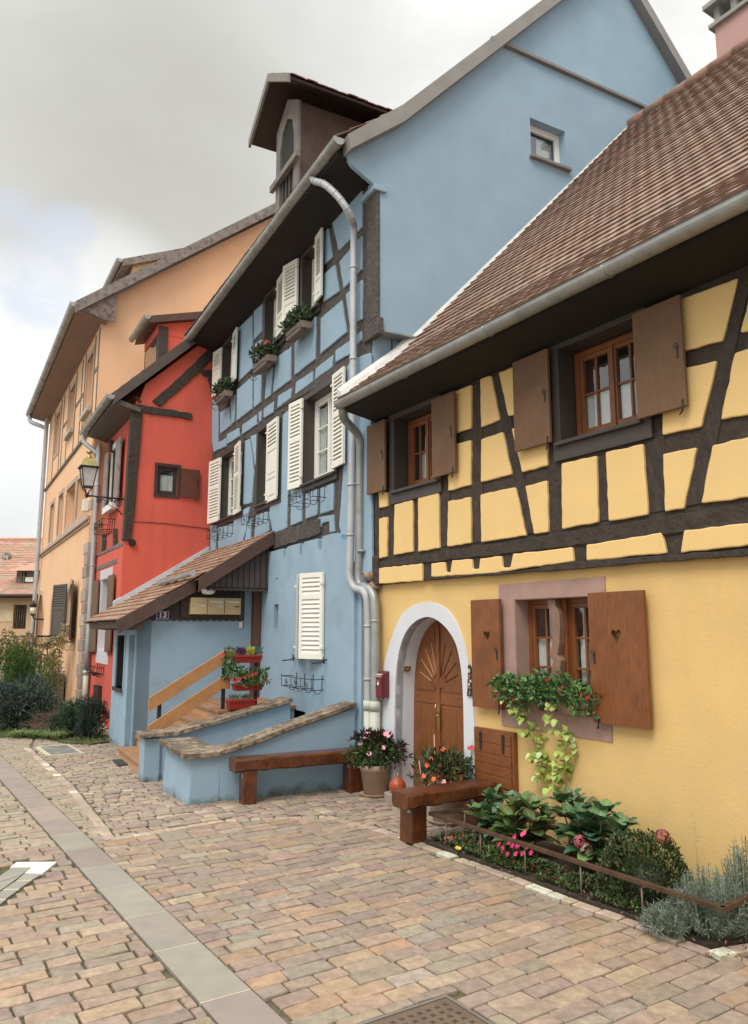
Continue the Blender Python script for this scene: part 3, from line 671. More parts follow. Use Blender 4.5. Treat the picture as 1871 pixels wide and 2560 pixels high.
# ---------------------------------------------------------------- YELLOW HOUSE
yh = thing('timber_house', YF.w(-2.5, 0, 0), 'yellow half-timbered house with brown heart shutters and an arched oak door', 'house')
PY = fmap(YF)
outer_arch = [(.20, -.02), (.19, .6), (.13, 1.37), (.02, 1.75), (-.27, 2.17), (-.55, 2.31), (-.83, 2.345), (-1.10, 2.30), (-1.32, 2.18), (-1.50, 1.93), (-1.61, 1.6), (-1.67, 1.2), (-1.70, .6), (-1.70, -.02)]
inner_arch = [(-.12, -.02), (-.13, .6), (-.155, 1.3), (-.22, 1.68), (-.36, 1.95), (-.58, 2.11), (-.86, 2.17), (-1.13, 2.09), (-1.36, 1.9), (-1.46, 1.65), (-1.50, 1.3), (-1.50, .6), (-1.50, -.02)]
OA = [tuple(v) for v in smooth_curve(outer_arch, 5)]; IA = [tuple(v) for v in smooth_curve(inner_arch, 5)]
midA = [((a[0] + .0), a[1]) for a in [tuple(v) for v in smooth_curve([((o[0]) * .5 + i[0] * .5, o[1] * .5 + i[1] * .5) for o, i in zip([outer_arch[k] for k in (0, 1, 2, 3, 4, 5, 6, 7, 8, 9, 10, 12, 13)], inner_arch)], 5)]]
wall('wall', PY, rect(-7.2, .34, -.3, 2.60), [midA, rect(-3.40, -2.31, 1.20, 2.335)], -.36, 0, M_YEL, yh)
hull = OA + IA[::-1]
wall('door_surround', PY, OA, [IA], -.10, .022, M_ARCH, yh).modifiers.new('b', 'BEVEL').width = .006
# reveal inside the arch
f = MB(); vs = []
for (x, y) in IA: vs += [PY(x, y, .0), PY(x, y, -.36)]
f.add(vs, [(2 * i, 2 * i + 2, 2 * i + 3, 2 * i + 1) for i in range(len(IA) - 1)], None, True); f.build('door_reveal', M_ARCH, yh)
# door
dz = -.27
SPLIT = -.68
def arch_part(side, grow=.0):
    pts = [(x, max(y, .03)) for x, y in IA]
    if side > 0: q = [p for p in pts if p[0] > SPLIT + .006]; q = q + [(SPLIT + .004, q[-1][1] + .012), (SPLIT + .004, .03)]
    else: q = [p for p in pts if p[0] < SPLIT - .006]; q = [(SPLIT - .004, .03), (SPLIT - .004, q[0][1] + .006)] + q
    out = []
    for p in q:
        if not out or math.dist(p, out[-1]) > 1e-4: out.append(p)
    return out
door = None
f = MB()
for sd in (1, -1): f.prism(PY, offset_poly(arch_part(sd), .004), dz - .06, dz)
door = f.build('door', M_OAK, yh)
f = MB()
for sd in (1, -1):
    A = arch_part(sd); x_in = SPLIT + sd * .075
    # lower panels: vertical boards
    xo = (-.22 if sd > 0 else -1.43); lo, hi = sorted((x_in, xo)); nb = 4 if sd > 0 else 5
    for i in range(nb):
        a = lo + (hi - lo) * i / nb; b = lo + (hi - lo) * (i + 1) / nb; f.prism(PY, rect(a + .002, b - .002, .16, 1.10), dz, dz + .010, inset=.004)
    # upper panel with the sun
    up = [p for p in offset_poly(A, .075) if p[1] > 1.32]
    if sd > 0: pl = [(lo + .0, 1.28)] and [(max(p[0], lo) if True else p[0], p[1]) for p in up]
    else: pl = [(min(p[0], hi), p[1]) for p in up]
    if len(pl) > 3:
        xs = [p[0] for p in pl]; pl2 = [(hi if sd > 0 else hi, 1.28)] if False else []
        ring = sorted(pl, key=lambda p: p[0]) ; ring = [(ring[0][0], 1.28)] + ring + [(ring[-1][0], 1.28)]
        clean = []
        for p in ring:
            if not clean or math.dist(p, clean[-1]) > .004: clean.append(p)
        f.prism(PY, clean, dz, dz + .008, inset=.004)
f.build('door_panels', M_OAK, door)
f = MB(); f.box(PY, SPLIT - .035, SPLIT + .035, .04, 2.07, dz + .0, dz + .022); f.box(PY, -.2, -1.44, .04, .14, dz, dz + .014)
f.box(PY, -.2, SPLIT + .04, 1.13, 1.25, dz, dz + .012).box(PY, SPLIT - .04, -1.45, 1.13, 1.25, dz, dz + .012); f.build('door_rails', M_OAKH, door, bevel=.004)
f = MB(); sc_ = (SPLIT, 1.34)
M_OAKL = mat('pale_oak_ray', (.42, .24, .13), .35, .05, 20, .1, 4)
for k, a in enumerate([math.radians(v) for v in (22, 42, 60, 76)]):
    ca, sa = math.cos(a), math.sin(a); r0, r1 = .15, (.34 + .20 * sa)
    if ca < 0: r1 *= .95
    q0 = (sc_[0] + ca * r0, sc_[1] + sa * r0); q1 = (sc_[0] + ca * r1, sc_[1] + sa * r1)
    w = .009; f.prism(PY, [(q0[0] - sa * w, q0[1] + ca * w), (q0[0] + sa * w, q0[1] - ca * w), (q1[0] + sa * w * .5, q1[1] - ca * w * .5), (q1[0] - sa * w * .5, q1[1] + ca * w * .5)], dz + .006, dz + .016)
f.build('sun_rays', M_OAKL, door)
f = MB()
for a in [math.radians(v) for v in (106, 122, 140, 158)]:
    ca, sa = math.cos(a), math.sin(a); q0 = (sc_[0] + ca * .15, sc_[1] + sa * .15); r1 = .33 + .2 * sa; q1 = (sc_[0] + ca * r1, sc_[1] + sa * r1); w = .008
    f.prism(PY, [(q0[0] - sa * w, q0[1] + ca * w), (q0[0] + sa * w, q0[1] - ca * w), (q1[0] + sa * w * .5, q1[1] - ca * w * .5), (q1[0] - sa * w * .5, q1[1] + ca * w * .5)], dz + .006, dz + .016)
f.build('sun_rays', mat('dark_oak_ray', (.09, .03, .012), .4), door)
f = MB(); f.prism(PY, [(sc_[0] + .12 * math.cos(a * PI / 12), sc_[1] - .02 + .13 * math.sin(a * PI / 12)) for a in range(13)], dz + .006, dz + .016, inset=.005); f.build('sun_disc', M_OAK, door)
M_BRASS = mat('brass', (.62, .44, .16), .28, .05, 20, .1, 5, metal=.9)
f = MB(); hx = SPLIT - .02
f.prism(PY, [(hx + .022 * math.cos(t * PI / 8) , 1.0 + (.09 if t in range(0, 9) else -.16) + .022 * math.sin(t * PI / 8)) for t in range(16)], dz + .022, dz + .03)
f.tube([PY(hx, 1.02, dz + .03), PY(hx, 1.05, dz + .07), PY(hx, 1.1, dz + .075), PY(hx + .01, 1.14, dz + .06)], .009, 8); f.tube([PY(hx + .03, 1.0, dz + .055), PY(hx - .03, 1.0, dz + .055)], .009, 8); f.build('door_handle', M_BRASS, door)
f = MB(); f.prism(PY, rect(-1.72, .22, -.34, .14) if False else rect(-1.62, .0, -.05, .085), -.36, -.02); f.build('threshold', M_SAND, yh)
# upper storey
HA = rect(-1.13, -.25, 3.78, 4.74); HB = rect(-4.10, -3.16, 3.81, 4.75); UD = .055
wall('timber_frame', PY, rect(-7.2, .27, 2.60, 4.86), [HA, HB], -.20, UD, M_TIM, yh)
PAN = [[ZA(*p) for p in q] for q in (
    [(170, 1080), (240, 1100), (238, 1205), (175, 1218)], [(173, 1318), (236, 1303), (232, 1622), (175, 1636)], [(302, 1200), (445, 1162), (448, 1580), (295, 1607)], [(497, 1145), (660, 1105), (668, 1550), (498, 1578)],
    [(745, 1175), (925, 1140), (928, 1508), (738, 1535)], [(1015, 1120), (1295, 1060), (1380, 1445), (1020, 1500)], [(1388, 1048), (1555, 1005), (1565, 1415), (1458, 1432)], [(1020, 662), (1190, 603), (1262, 940), (1018, 1003)],
    [(1012, 165), (1095, 138), (1163, 490), (1020, 550)], [(1168, 110), (1480, 0), (1500, 400), (1245, 458)], [(1275, 575), (1555, 490), (1560, 868), (1358, 922)], [(745, 720), (928, 670), (925, 1030), (748, 1075)], [(745, 290), (932, 215), (928, 560), (750, 620)])]
PAN += [[ZB(*p) for p in q] for q in (
    [(950, 222), (1535, 2), (1415, 490), (950, 610)], [(950, 770), (1365, 665), (1245, 1180), (945, 1245)], [(950, 1415), (1205, 1365), (1105, 1840), (965, 1862)], [(1530, 600), (1900, 500), (1900, 1020), (1422, 1120)],
    [(1350, 1345), (1900, 1215), (1900, 1715), (1262, 1795)], [(1640, 170), (1900, 80), (1900, 340), (1578, 418)], [(128, 1490), (400, 1430), (412, 1950), (132, 2005)], [(485, 1400), (775, 1335), (812, 1890), (510, 1940)],
    [(330, 2145), (925, 2050), (962, 2200), (330, 2258)], [(1120, 2030), (1950, 1935), (1950, 2095), (1095, 2195)])]
PAN += [[ZC(*p) for p in q] for q in ([(165, 75), (525, 35), (525, 168), (165, 192)], [(608, 35), (713, 25), (722, 108), (765, 108), (780, 10), (935, 0), (942, 82), (1003, 80), (1012, -5), (1180, -25), (1190, 70), (1262, 68), (1285, -45), (1540, -68), (1764, -98), (1776, 5), (1556, 34), (1100, 105), (608, 133)])]
infill(YF, UD, PAN, M_YELI, yh, .028, .009)
rgx = random.Random(44)
for (a, b, c, e) in ((-5.78, -6.32, 3.05, 3.62), (-5.78, -6.32, 3.80, 4.22), (-5.78, -6.32, 4.38, 4.72), (-6.48, -7.05, 3.05, 3.62), (-6.48, -7.05, 3.80, 4.22), (-6.48, -7.05, 4.38, 4.72), (-5.7, -7.1, 2.68, 2.90)):
    f = MB(); f.prism(PY, rough_poly(rect(a, b, c, e), .0055, .014, .07, rgx), UD - .005, UD + .028, None, .009); f.build('infill_panel', M_YELI, yh)
# grooves and edges of single beams standing a little proud of one another
f = MB(); rg = random.Random(5)
def beam(mb, fr, pts, d0, d1, rg, jit=.006):
    poly = rough_poly([fr.fac(px, py, d1) for px, py in pts], jit, .012, .12, rg); mb.prism(fmap(fr), poly, d0, d1, inset=.006)
beam(f, YF, [ZC(118, 20), ZB(0, 2060), ZB(1950, 1745), ZB(1950, 1930), ZB(0, 2170), ZC(118, 70)], UD - .01, UD + .022, rg)
beam(f, YF, [ZC(605, 140), ZC(1300, 95), ZB(200, 2275), ZB(1950, 2150), ZB(1950, 2195), ZC(1640, 85), ZC(560, 165)], UD - .01, UD + .03, rg)
f.build('beam_run', M_TIM, yh)
f = MB(); beam(f, YF, [ZA(935, 205), ZA(1005, 180), ZA(1022, 1500), ZA(930, 1515)], UD - .01, UD + .010, rg); f.build('post', M_TIMV, yh)
f = MB(); beam(f, YF, [ZA(1100, 120), ZA(1165, 95), ZA(1455, 1428), ZA(1382, 1440)], UD - .01, UD + .016, rg); f.build('post', M_TIMV, yh)
f = MB(); beam(f, YF, [ZA(670, 1090), ZA(742, 1075), ZA(735, 1535), ZA(672, 1545)], UD - .01, UD + .012, rg); f.build('post', M_TIMV, yh)
f = MB(); beam(f, YF, [ZB(1545, -40), ZB(1640, -60), ZB(1255, 1800), ZB(1110, 1830)], UD - .01, UD + .014, rg); f.build('post', M_TIMV, yh)
f = MB(); beam(f, YF, [ZB(790, 1300), ZB(940, 1260), ZB(960, 1860), ZB(820, 1885)], UD - .01, UD + .010, rg); f.build('post', M_TIMV, yh)
f = MB(); beam(f, YF, [ZB(405, 1430), ZB(482, 1410), ZB(505, 1935), ZB(418, 1950)], UD - .01, UD + .008, rg); f.build('post', M_TIMV, yh)
f = MB(); beam(f, YF, [ZA(120, 1085), ZA(168, 1085), ZA(168, 1640), ZA(122, 1650)], UD - .01, UD + .012, rg); f.build('post', M_TIMV, yh)

f = MB(); f.box(PY, .12, .30, 2.60, 2.98, .05, .10); f.build('beam_end', M_TIM, yh, bevel=.01)
# window surrounds, windows, shutters
def surround(name, P, o, h, z0, z1, m, parent, bevel=.006):
    w = wall(name, P, rect(*o), [rect(*h)], z0, z1, m, parent); b = w.modifiers.new('bevel', 'BEVEL'); b.width = bevel; b.segments = 2; b.limit_method = 'ANGLE'; return w
surround('window_surround', PY, (-1.24, -.145, 3.62, 4.815), (-1.13, -.25, 3.78, 4.74), UD - .02, UD + .035, M_FRM, yh)
surround('window_surround', PY, (-4.20, -3.06, 3.635, 4.82), (-4.10, -3.16, 3.81, 4.75), UD - .02, UD + .035, M_FRM, yh)
for (a, b, c, e) in ((-1.135, -.245, 3.77, 4.75), (-4.105, -3.155, 3.80, 4.76)):
    w = wall('window_reveal', PY, rect(a, b, c, e), [rect(a + .008, b - .008, c + .012, e - .012)], -.34, UD + .01, M_FRM, yh)
for (a, b, c) in ((-1.22, -.20, 3.745), (-4.12, -3.10, 3.775)): f = MB(); f.box(PY, a, b, c, c + .04, UD + .02, UD + .08); f.build('window_sill', M_FRM, yh, bevel=.008)
f = MB(); f.box(PY, -1.10, -.40, 3.78, 3.80, -.12, -.02); f.build('white_sill', M_WHT, yh)
cz = lambda a, b, y0, y1: [(a, b, y0, y1)]
M_OAKW = mat('window_oak', (.23, .078, .022), .4, .1, 18, .15, 4, grain=((14, 14, 1.3), (.11, .035, .012), .5))
window(PY, -1.12, -.26, 3.80, 4.73, -.13, M_OAKW, yh, 2, 2, 2, .055, curtain=cz(-1.08, -.45, 3.85, 4.28))
window(PY, -4.09, -3.17, 3.83, 4.74, -.13, M_OAKW, yh, 2, 2, 2, .055, curtain=cz(-4.05, -3.22, 3.88, 4.30))
f = MB(); f.box(PY, -3.36, -3.25, 4.0, 4.68, -.24, -.22); f.build('red_curtain', mat('red_cloth', (.12, .008, .012), .9, .3, 30), yh)
zs = UD + .075
board_shutter(PY, -.14, .30, 3.81, 4.76, zs, M_SHB, yh)
board_shutter(PY, -1.60, -1.17, 3.79, 4.745, zs, M_SHB, yh, label='brown board shutter right of the small upper window')
board_shutter(PY, -3.09, -2.59, 3.82, 4.775, zs, M_SHB, yh)
board_shutter(PY, -4.60, -4.12, 3.80, 4.75, zs, M_SHB, yh)
# ground floor window
w = wall('stone_surround', PY, [(-2.12, 1.04), (-2.12, 2.49), (-3.55, 2.49), (-3.55, 1.04)], [rect(-3.36, -2.345, 1.235, 2.325)], -.02, .014, M_SAND, yh)
f = MB(); f.box(PY, -2.36, -2.32, 1.21, 2.35, -.34, .01).box(PY, -3.40, -3.34, 1.21, 2.35, -.34, .01).box(PY, -3.36, -2.34, 2.318, 2.35, -.34, .01).box(PY, -3.36, -2.34, 1.21, 1.245, -.34, .006); f.build('stone_reveal', M_SAND, yh)
gw = window(PY, -2.845, -2.36, 1.245, 2.318, -.17, M_OAKW, yh, 1, 2, 3, .045, curtain=cz(-2.80, -2.44, 1.58, 1.93))
window(PY, -3.34, -2.90, 1.245, 2.318, -.17, M_OAKW, yh, 1, 2, 3, .045, curtain=cz(-3.30, -3.00, 1.52, 1.95))
f = MB(); f.box(PY, -2.935, -2.835, 1.245, 2.318, -.30, -.12); f.build('window_mullion', M_OAKW, yh, bevel=.006)
# shaped wooden prop in front of the mullion
M_PROP = mat('pale_worn_wood', (.26, .15, .10), .55, .3, 16, .15, 4, grain=((8, 8, 2), (.15, .08, .05), .5))
prof = [ZG(390, 325), ZG(455, 325), ZG(458, 375), ZG(490, 440), ZG(497, 560), ZG(490, 700), ZG(475, 788), ZG(503, 830), ZG(492, 960), ZG(470, 1120), ZG(405, 1120), ZG(422, 950), ZG(438, 830), ZG(408, 785), ZG(432, 690), ZG(436, 560), ZG(420, 450), ZG(395, 375)]
f = MB(); f.prism(PY, [YF.fac(x, y, -.04) for x, y in prof], -.11, -.04, inset=.004); f.build('shaped_prop', M_PROP, yh)
board_shutter(PY, -2.205, -1.745, 1.205, 2.335, .055, M_OAK, yh, heart=(-2.0, 1.955, .052))
board_shutter(PY, -4.02, -3.41, 1.20, 2.345, .055, M_OAK, yh, heart=(-3.715, 1.965, .056), hook='r')
# meter hatch
hz = .055
hb = MB(); hb.box(PY, -2.335, -1.715, .41, .99, .0, hz); hatch = hb.build('meter_hatch', M_OAKH, yh, bevel=.004)
hb = MB()
for i in range(5): hb.prism(PY, rect(-2.30, -1.75, .43 + i * .106, .43 + i * .106 + .101), hz, hz + .012, inset=.003)
hb.build('hatch_boards', M_OAKH, hatch)
hb = MB()
for xx in (-1.84, -2.19): hb.prism(PY, [(xx - .014, .77), (xx + .014, .77), (xx + .022, .955), (xx - .022, .955)], hz + .012, hz + .018)
hb.build('hatch_hinge', M_IRON, hatch)
# eaves
f = MB(); f.hull8([PY(-7.3, 4.80, .05), PY(.2, 4.80, .05), PY(.2, 4.885, .57), PY(-7.3, 4.885, .57), PY(-7.3, 4.90, .05), PY(.2, 4.90, .05), PY(.2, 4.935, .60), PY(-7.3, 4.935, .60)]); f.build('soffit', M_DKS, yh)
gy = gutter('gutter', PY, -7.3, .28, 4.965, .635, .078, M_ZINC, yh) if False else None
def PYg(x, y, z): return YF.w(x, y, z)         # (u, d, z)
gutter('gutter', PYg, .20, -7.3, .66, 4.975, .078, M_ZINC, yh, joints=1.35)
# roof
yprof = [(.66, 5.02), (-.2, 5.73), (-5.06, 10.95)]
f = MB(); rg = random.Random(11)
ul = lambda d: .165 + .066 * d
PALT = [((.32, .19, .145), 14), ((.29, .17, .13), 12), ((.35, .22, .17), 10), ((.37, .25, .20), 5), ((.26, .15, .115), 6), ((.31, .22, .175), 6)]
PALY = [((.25, .155, .112), 14), ((.235, .145, .105), 12), ((.265, .168, .122), 10), ((.285, .19, .145), 6), ((.205, .13, .096), 6), ((.25, .18, .135), 5)]
tile_slope(f, PYg, ul, lambda d: -7.4, yprof, .175, .175, PALY, rg, th=.028, wave=.004, vary=.08, und=.003)
roof = f.build('roof', M_TILE, yh)
f = MB(); f.add([PYg(ul(.66) - .02, .62, 4.99), PYg(-7.4, .62, 4.99), PYg(-7.4, -.2, 5.70), PYg(ul(-.2) - .02, -.2, 5.70), PYg(-7.4, -5.06, 10.92), PYg(ul(-5.06) - .02, -5.06, 10.92), PYg(-7.4, -10.5, 5), PYg(-.3, -10.5, 5)], [(0, 1, 2, 3), (3, 2, 4, 5), (5, 4, 6, 7)]); f.build('roof_boarding', M_DKB, roof)
f = MB(); 
for i in range(18):
    u0 = -.2 - i * .42; vs = []
    pts = [PYg(u0 + .04, -5.06, 10.96), PYg(u0 - .42, -5.06, 10.985)]; f.tube(pts, [.115, .10], 10, col=jcol((.30, .18, .13), .12, rg))
f.build('ridge_tile', M_TILE, roof)
f = MB()
for a, b in zip(yprof, yprof[1:]):
    ex = lambda d: ul(d) + .01
    f.hull8([PYg(ex(a[0]) - .10, a[0], a[1] + .03), PYg(ex(a[0]) + .03, a[0], a[1] + .03), PYg(ex(b[0]) + .03, b[0], b[1] + .03), PYg(ex(b[0]) - .10, b[0], b[1] + .03), PYg(ex(a[0]) - .06, a[0], a[1] + .11), PYg(ex(a[0]) + .03, a[0], a[1] + .17), PYg(ex(b[0]) + .03, b[0], b[1] + .17), PYg(ex(b[0]) - .06, b[0], b[1] + .11)])
f.build('verge_flashing', mat('whitish_mortar_flashing', (.60, .58, .55), .8, .5, 30, .12, 8), roof)
# chimney behind the ridge
M_PINK = mat('pink_render', (.50, .30, .27), .9, .3, 40, .05, 2); M_CHST = mat('grey_stone_cap', (.30, .29, .26), .9, .4, 30, .15, 5)
f = MB(); f.box(lambda x, y, z: YF.w(x, z, y), -2.50, -1.80, 10.2, 11.86, -6.1, -5.3); chim = f.build('chimney', M_PINK, roof)
f = MB(); q = lambda x, y, z: YF.w(x, z, y)
f.box(q, -2.57, -1.73, 11.86, 11.93, -6.17, -5.23)
for (a, b, c, e) in ((-1.80, -1.90, -5.30, -5.42), (-2.50, -2.38, -5.30, -5.42), (-2.2, -2.1, -5.3, -5.40), (-1.80, -1.90, -6.1, -5.98), (-2.50, -2.38, -6.1, -5.98), (-2.5, -2.4, -5.75, -5.65), (-1.9, -1.8, -5.75, -5.65)): f.box(q, a, b, 11.93, 12.22, c, e)
f.box(q, -2.62, -1.68, 12.22, 12.30, -6.22, -5.18).box(q, -2.5, -1.8, 12.3, 12.6, -6.1, -5.3); f.build('chimney_cap', M_CHST, chim)
# corbel stone between the two houses
f = MB(); rg = random.Random(2)
def rock(mb, c, r, rg, sc=(1, 1, 1), col=None, n=2):
    bm = bmesh.new(); bmesh.ops.create_icosphere(bm, subdivisions=n, radius=1)
    vs = []
    ph = [rg.uniform(0, 6) for _ in range(6)]
    for v in bm.verts:
        k = 1 + .12 * math.sin(v.co.x * 3 + ph[0]) + .12 * math.sin(v.co.y * 4 + ph[1]) + .1 * math.sin(v.co.z * 3.5 + ph[2]) + rg.uniform(-.04, .04)
        vs.append(Vector(c) + Vector((v.co.x * sc[0], v.co.y * sc[1], v.co.z * sc[2])) * r * k)
    mb.add(vs, [tuple(v.index for v in fc.verts) for fc in bm.faces], col, True); bm.free()
c = YF.w(.33, .02, 2.72); rock(f, c, .13, rg, (1.2, .9, .85)); rock(f, YF.w(.27, .02, 2.60), .11, rg, (1.2, .9, .55)); f.build('corbel_stone', mat('brown_rubble', (.30, .20, .14), .95, 1, 18, .35, 8, dist=.02), yh)
# gable end walls
f = MB(); f.box(PYg, -7.2, -6.9, -10, -.36, 0, 4.9); f.build('end_wall', M_YEL, yh)
# pipes in the niche between the houses
gp = [(ZD(1215, 925), .60), (ZD(1225, 1000), .58), (ZD(1240, 1050), .48), (ZD(1330, 1150), .20), (ZD(1352, 1230), .13), (ZD(1352, 1400), .12)]
pts = [YF.w(YF.fac(*p, d)[0], d, YF.fac(*p, d)[1]) for p, d in gp]
e1 = YF.fac(*ZE(1345, 1090), .12); pts += [YF.w(YF.fac(*ZD(1352, 1400), .12)[0] - .0, .12, 3.2), YF.w(e1[0], .12, e1[1] + .05)]
e2 = YF.fac(*ZE(1440, 1140), .12); pts += [YF.w(e2[0] + .15, .12, e2[1] + .07), YF.w(e2[0], .12, e2[1]), YF.w(YF.fac(*ZE(1466, 1200), .12)[0], .12, 2.25), YF.w(YF.fac(*ZE(1466, 1500), .12)[0], .12, .95)]
pipe('downpipe', pts, .058, M_ZINC, yh, clips=[YF.w(YF.fac(*ZD(1350, 1395), .12)[0], .12, 4.0), YF.w(YF.fac(905, 1380, .12)[0], .12, YF.fac(905, 1378, .12)[1]), YF.w(YF.fac(*ZE(1466, 1360), .12)[0], .12, YF.fac(*ZE(1466, 1360), .12)[1])])
ux = YF.fac(938, 1850, .12)[0]; f = MB(); f.tube([YF.w(ux, .12, 0), YF.w(ux, .12, 1.10)], .068, 14).tube([YF.w(ux, .12, 1.0), YF.w(ux, .12, 1.12)], .078, 14); f.build('pipe_foot', M_CAST, yh)
# ---------------------------------------------------------------- BLUE HOUSE
bh = thing('timber_house', BF.w(3.5, 0, 0), 'tall blue half-timbered house with white shutters and a high bare gable', 'house')
PB = fmap(BF); DB = -.1
def PBd(x, y, z): return BF.w(x, y, z)
def zq(f, *pts): return [f(*p) for p in pts]
# ground storey, with the uneven upper edge of its thick plaster
top = [BF.fac(*p, 0) for p in [ZE(1213, 745), ZE(1213, 698), ZE(1150, 700), ZE(1070, 725), ZE(1062, 830), ZE(1040, 832), ZE(1037, 740), ZE(935, 765), ZE(918, 800), ZE(917, 862), ZE(903, 868), ZE(900, 775), ZE(810, 800), ZE(795, 830), ZE(795, 885), ZE(777, 890), ZE(773, 815), ZE(700, 835)]]
corner_top = [(0.0, BF.fac(*ZE(1285, 1060), 0)[1]), (.18, BF.fac(*ZE(1215, 1050), 0)[1])]
gp_ = rough_poly([(0.0, -.3), (0.0, 2.93)] + [(.20, 2.98)] + top + [(7.5, 3.45), (7.5, -.3)], .003, .03, .3, random.Random(4))
gholes = [rect(1.0, 1.80, 1.62, 2.84), rect(2.82, 3.03, 2.05, 2.45), rect(1.62, 2.55, -.2, .80)]
wall('wall', PB, gp_, gholes, -.42, 0, M_BLUM, bh)
f = MB(); f.box(PB, 2.80, 3.05, 2.0, 2.5, -.2, -.16); f.box(PB, .95, 1.85, 1.55, 2.9, -.30, -.26); f.build('recess_back', M_BLU, bh)
f = MB(); f.box(PB, 1.64, 2.53, -.2, .79, -.22, -.18); f.build('cellar_door', M_OAK, bh)
f = MB(); f.box(PB, 2.85, 2.96, 2.89, 3.05, 0, .012); f.build('wall_plate', M_BLU, bh, bevel=.003)
# side return of the ground storey and lower gable
gpoly = [(DB, -.3), (DB, 6.12), (-10.2, 6.12), (-10.2, -.3)]
PGd = gmap(BF, -.12); wall('side_wall', PGd, [(-.5, -.3), (-.5, 2.75), (-.05, 2.75), (-.05, -.3)], [], -.12, 0.0, M_BLUM, bh)
f = MB(); f.box(PBd, -.30, .1, -.42, DB - .03, 2.7, 6.1); f.build('side_wall', M_BLU, bh)
f = MB(); f.box(PBd, .0, .12, -.5, -.05, -.2, 2.9); f.build('return_wall', M_BLUM, bh)
# upper storeys: dark timber slab and raised plaster fields
U0, U1 = -.28, 7.5
holesB = [rect(1.50, 2.18, 7.22, 8.38), rect(3.02, 4.02, 7.24, 8.38), rect(5.86, 6.70, 7.18, 8.30), rect(.80, 1.98, 4.33, 5.78), rect(3.05, 4.25, 4.31, 5.77), rect(5.10, 6.60, 4.33, 5.75)]
wall('timber_frame', PB, [(U0, 2.95), (U1, 2.95), (U1, 8.42), (-.47, 8.42), (-.47, 6.1), (U0, 6.1)], holesB, -.35, DB - .005, M_TIMB, bh)
PANB = [zq(ZD, *q) for q in (
    [(1262, 115), (1375, 12), (1372, 290), (1290, 332)], [(1072, 295), (1222, 165), (1255, 390), (1070, 545)], [(875, 480), (1025, 285), (1022, 590), (875, 705)], [(735, 590), (840, 512), (838, 745), (712, 838)],
    [(665, 700), (705, 665), (688, 860), (650, 890)], [(567, 740), (620, 710), (612, 915), (567, 950)], [(440, 830), (548, 735), (548, 965), (437, 1050)], [(390, 893), (420, 870), (413, 1060), (398, 1078)],
    [(312, 1000), (375, 960), (385, 1090), (312, 1150)], [(252, 900), (290, 965), (290, 1270), (262, 1290), (250, 1200)], [(450, 365), (550, 272), (550, 660), (450, 755)], [(568, 240), (625, 190), (622, 380), (568, 440)],
    [(572, 490), (618, 455), (622, 560), (572, 592)], [(1183, 540), (1290, 465), (1285, 550), (1183, 608)], [(1345, 420), (1368, 400), (1368, 450), (1345, 475)], [(1035, 670), (1158, 575), (1150, 650), (1030, 738)],
    [(885, 775), (1003, 698), (1003, 760), (880, 850)], [(750, 878), (843, 822), (840, 880), (745, 955)], [(642, 972), (712, 922), (708, 990), (640, 1030)], [(603, 1002), (620, 990), (617, 1050), (605, 1062)],
    [(480, 1095), (585, 1020), (583, 1080), (478, 1152)], [(363, 1165), (452, 1118), (452, 1170), (362, 1228)], [(298, 1225), (352, 1195), (350, 1245), (296, 1270)], [(545, 1180), (585, 1165), (588, 1330), (575, 1385)])]
PANB += [zq(Z4, *q) for q in ([(925, 1125), (1125, 895), (1120, 1150), (968, 1305)], [(862, 1190), (890, 1168), (918, 1355), (868, 1400)], [(868, 1480), (935, 1420), (962, 1590), (862, 1655)], [(975, 1392), (1120, 1225), (1118, 1440), (1002, 1562)])]
PANB += [[ZD(768, 1032), ZD(842, 980), ZE(808, 655), ZE(712, 700), ZE(684, 560)], [ZD(1272, 655), ZD(1300, 612), ZD(1438, 560), ZE(1450, 980), ZE(1350, 1010), ZE(1285, 1035), ZE(1228, 700), ZE(1212, 640), ZE(1243, 230)]]
PANB += [zq(ZE, *q) for q in ([(848, 390), (925, 372), (920, 605), (845, 635)], [(960, 412), (1040, 380), (1035, 555), (957, 585)], [(1070, 372), (1160, 337), (1155, 520), (1068, 545)], [(484, 22), (530, 0), (560, 250), (545, 465), (462, 488)],
    [(415, 560), (528, 512), (500, 690), (475, 775), (412, 795)], [(300, 665), (355, 652), (355, 790), (298, 835)], [(362, 645), (408, 635), (405, 790), (360, 800)], [(238, 650), (280, 645), (270, 840), (240, 850)],
    [(585, 572), (670, 545), (672, 680), (570, 742)], [(520, 642), (542, 600), (535, 750), (495, 768)],
    [(1020, 700), (1035, 620), (1060, 590), (1160, 572), (1165, 680), (1140, 685), (1138, 602), (1075, 620), (1055, 698)])]
infill(BF, DB - .005, PANB, M_BLU, bh, .03, .012, grow=.020)
# gable
def gz(px, py, u=-.5): return BF.gab(px, py, u)
GW = (-3.68, -2.93, 9.60, 10.30)
ridge = (-4.93, 14.12)
gpl = [(DB - .35, 6.10), (DB - .0, 6.10), (DB - .0, 8.84), (-.45, 9.30), ridge, (-9.9, 8.9), (-9.9, 6.10)]
PGu = gmap(BF, -.5)
wall('gable_wall', PGu, gpl, [rect(GW[0], GW[1], GW[2], GW[3])], -.30, 0, M_BLU, bh)
wall('eaves_ear', PGu, [(DB - .02, 8.22), (.30, 8.44), (.42, 8.60), (DB, 9.04), (-.42, 9.30), (-.75, 9.62), (-.75, 9.2), (DB - .02, 8.6)], [], -.07, -.002, M_BLU, bh)
wall('lower_gable_wall', gmap(BF, -.3), [(DB - .35, -.2), (DB - .35, 6.12), (-10, 6.12), (-10, -.2)], [], -.28, 0, M_BLU, bh)
f = MB(); f.box(PGu, -9.9, -.18, 6.075, 6.10, -.2, .045); f.build('string_course', M_ZINC, bh)
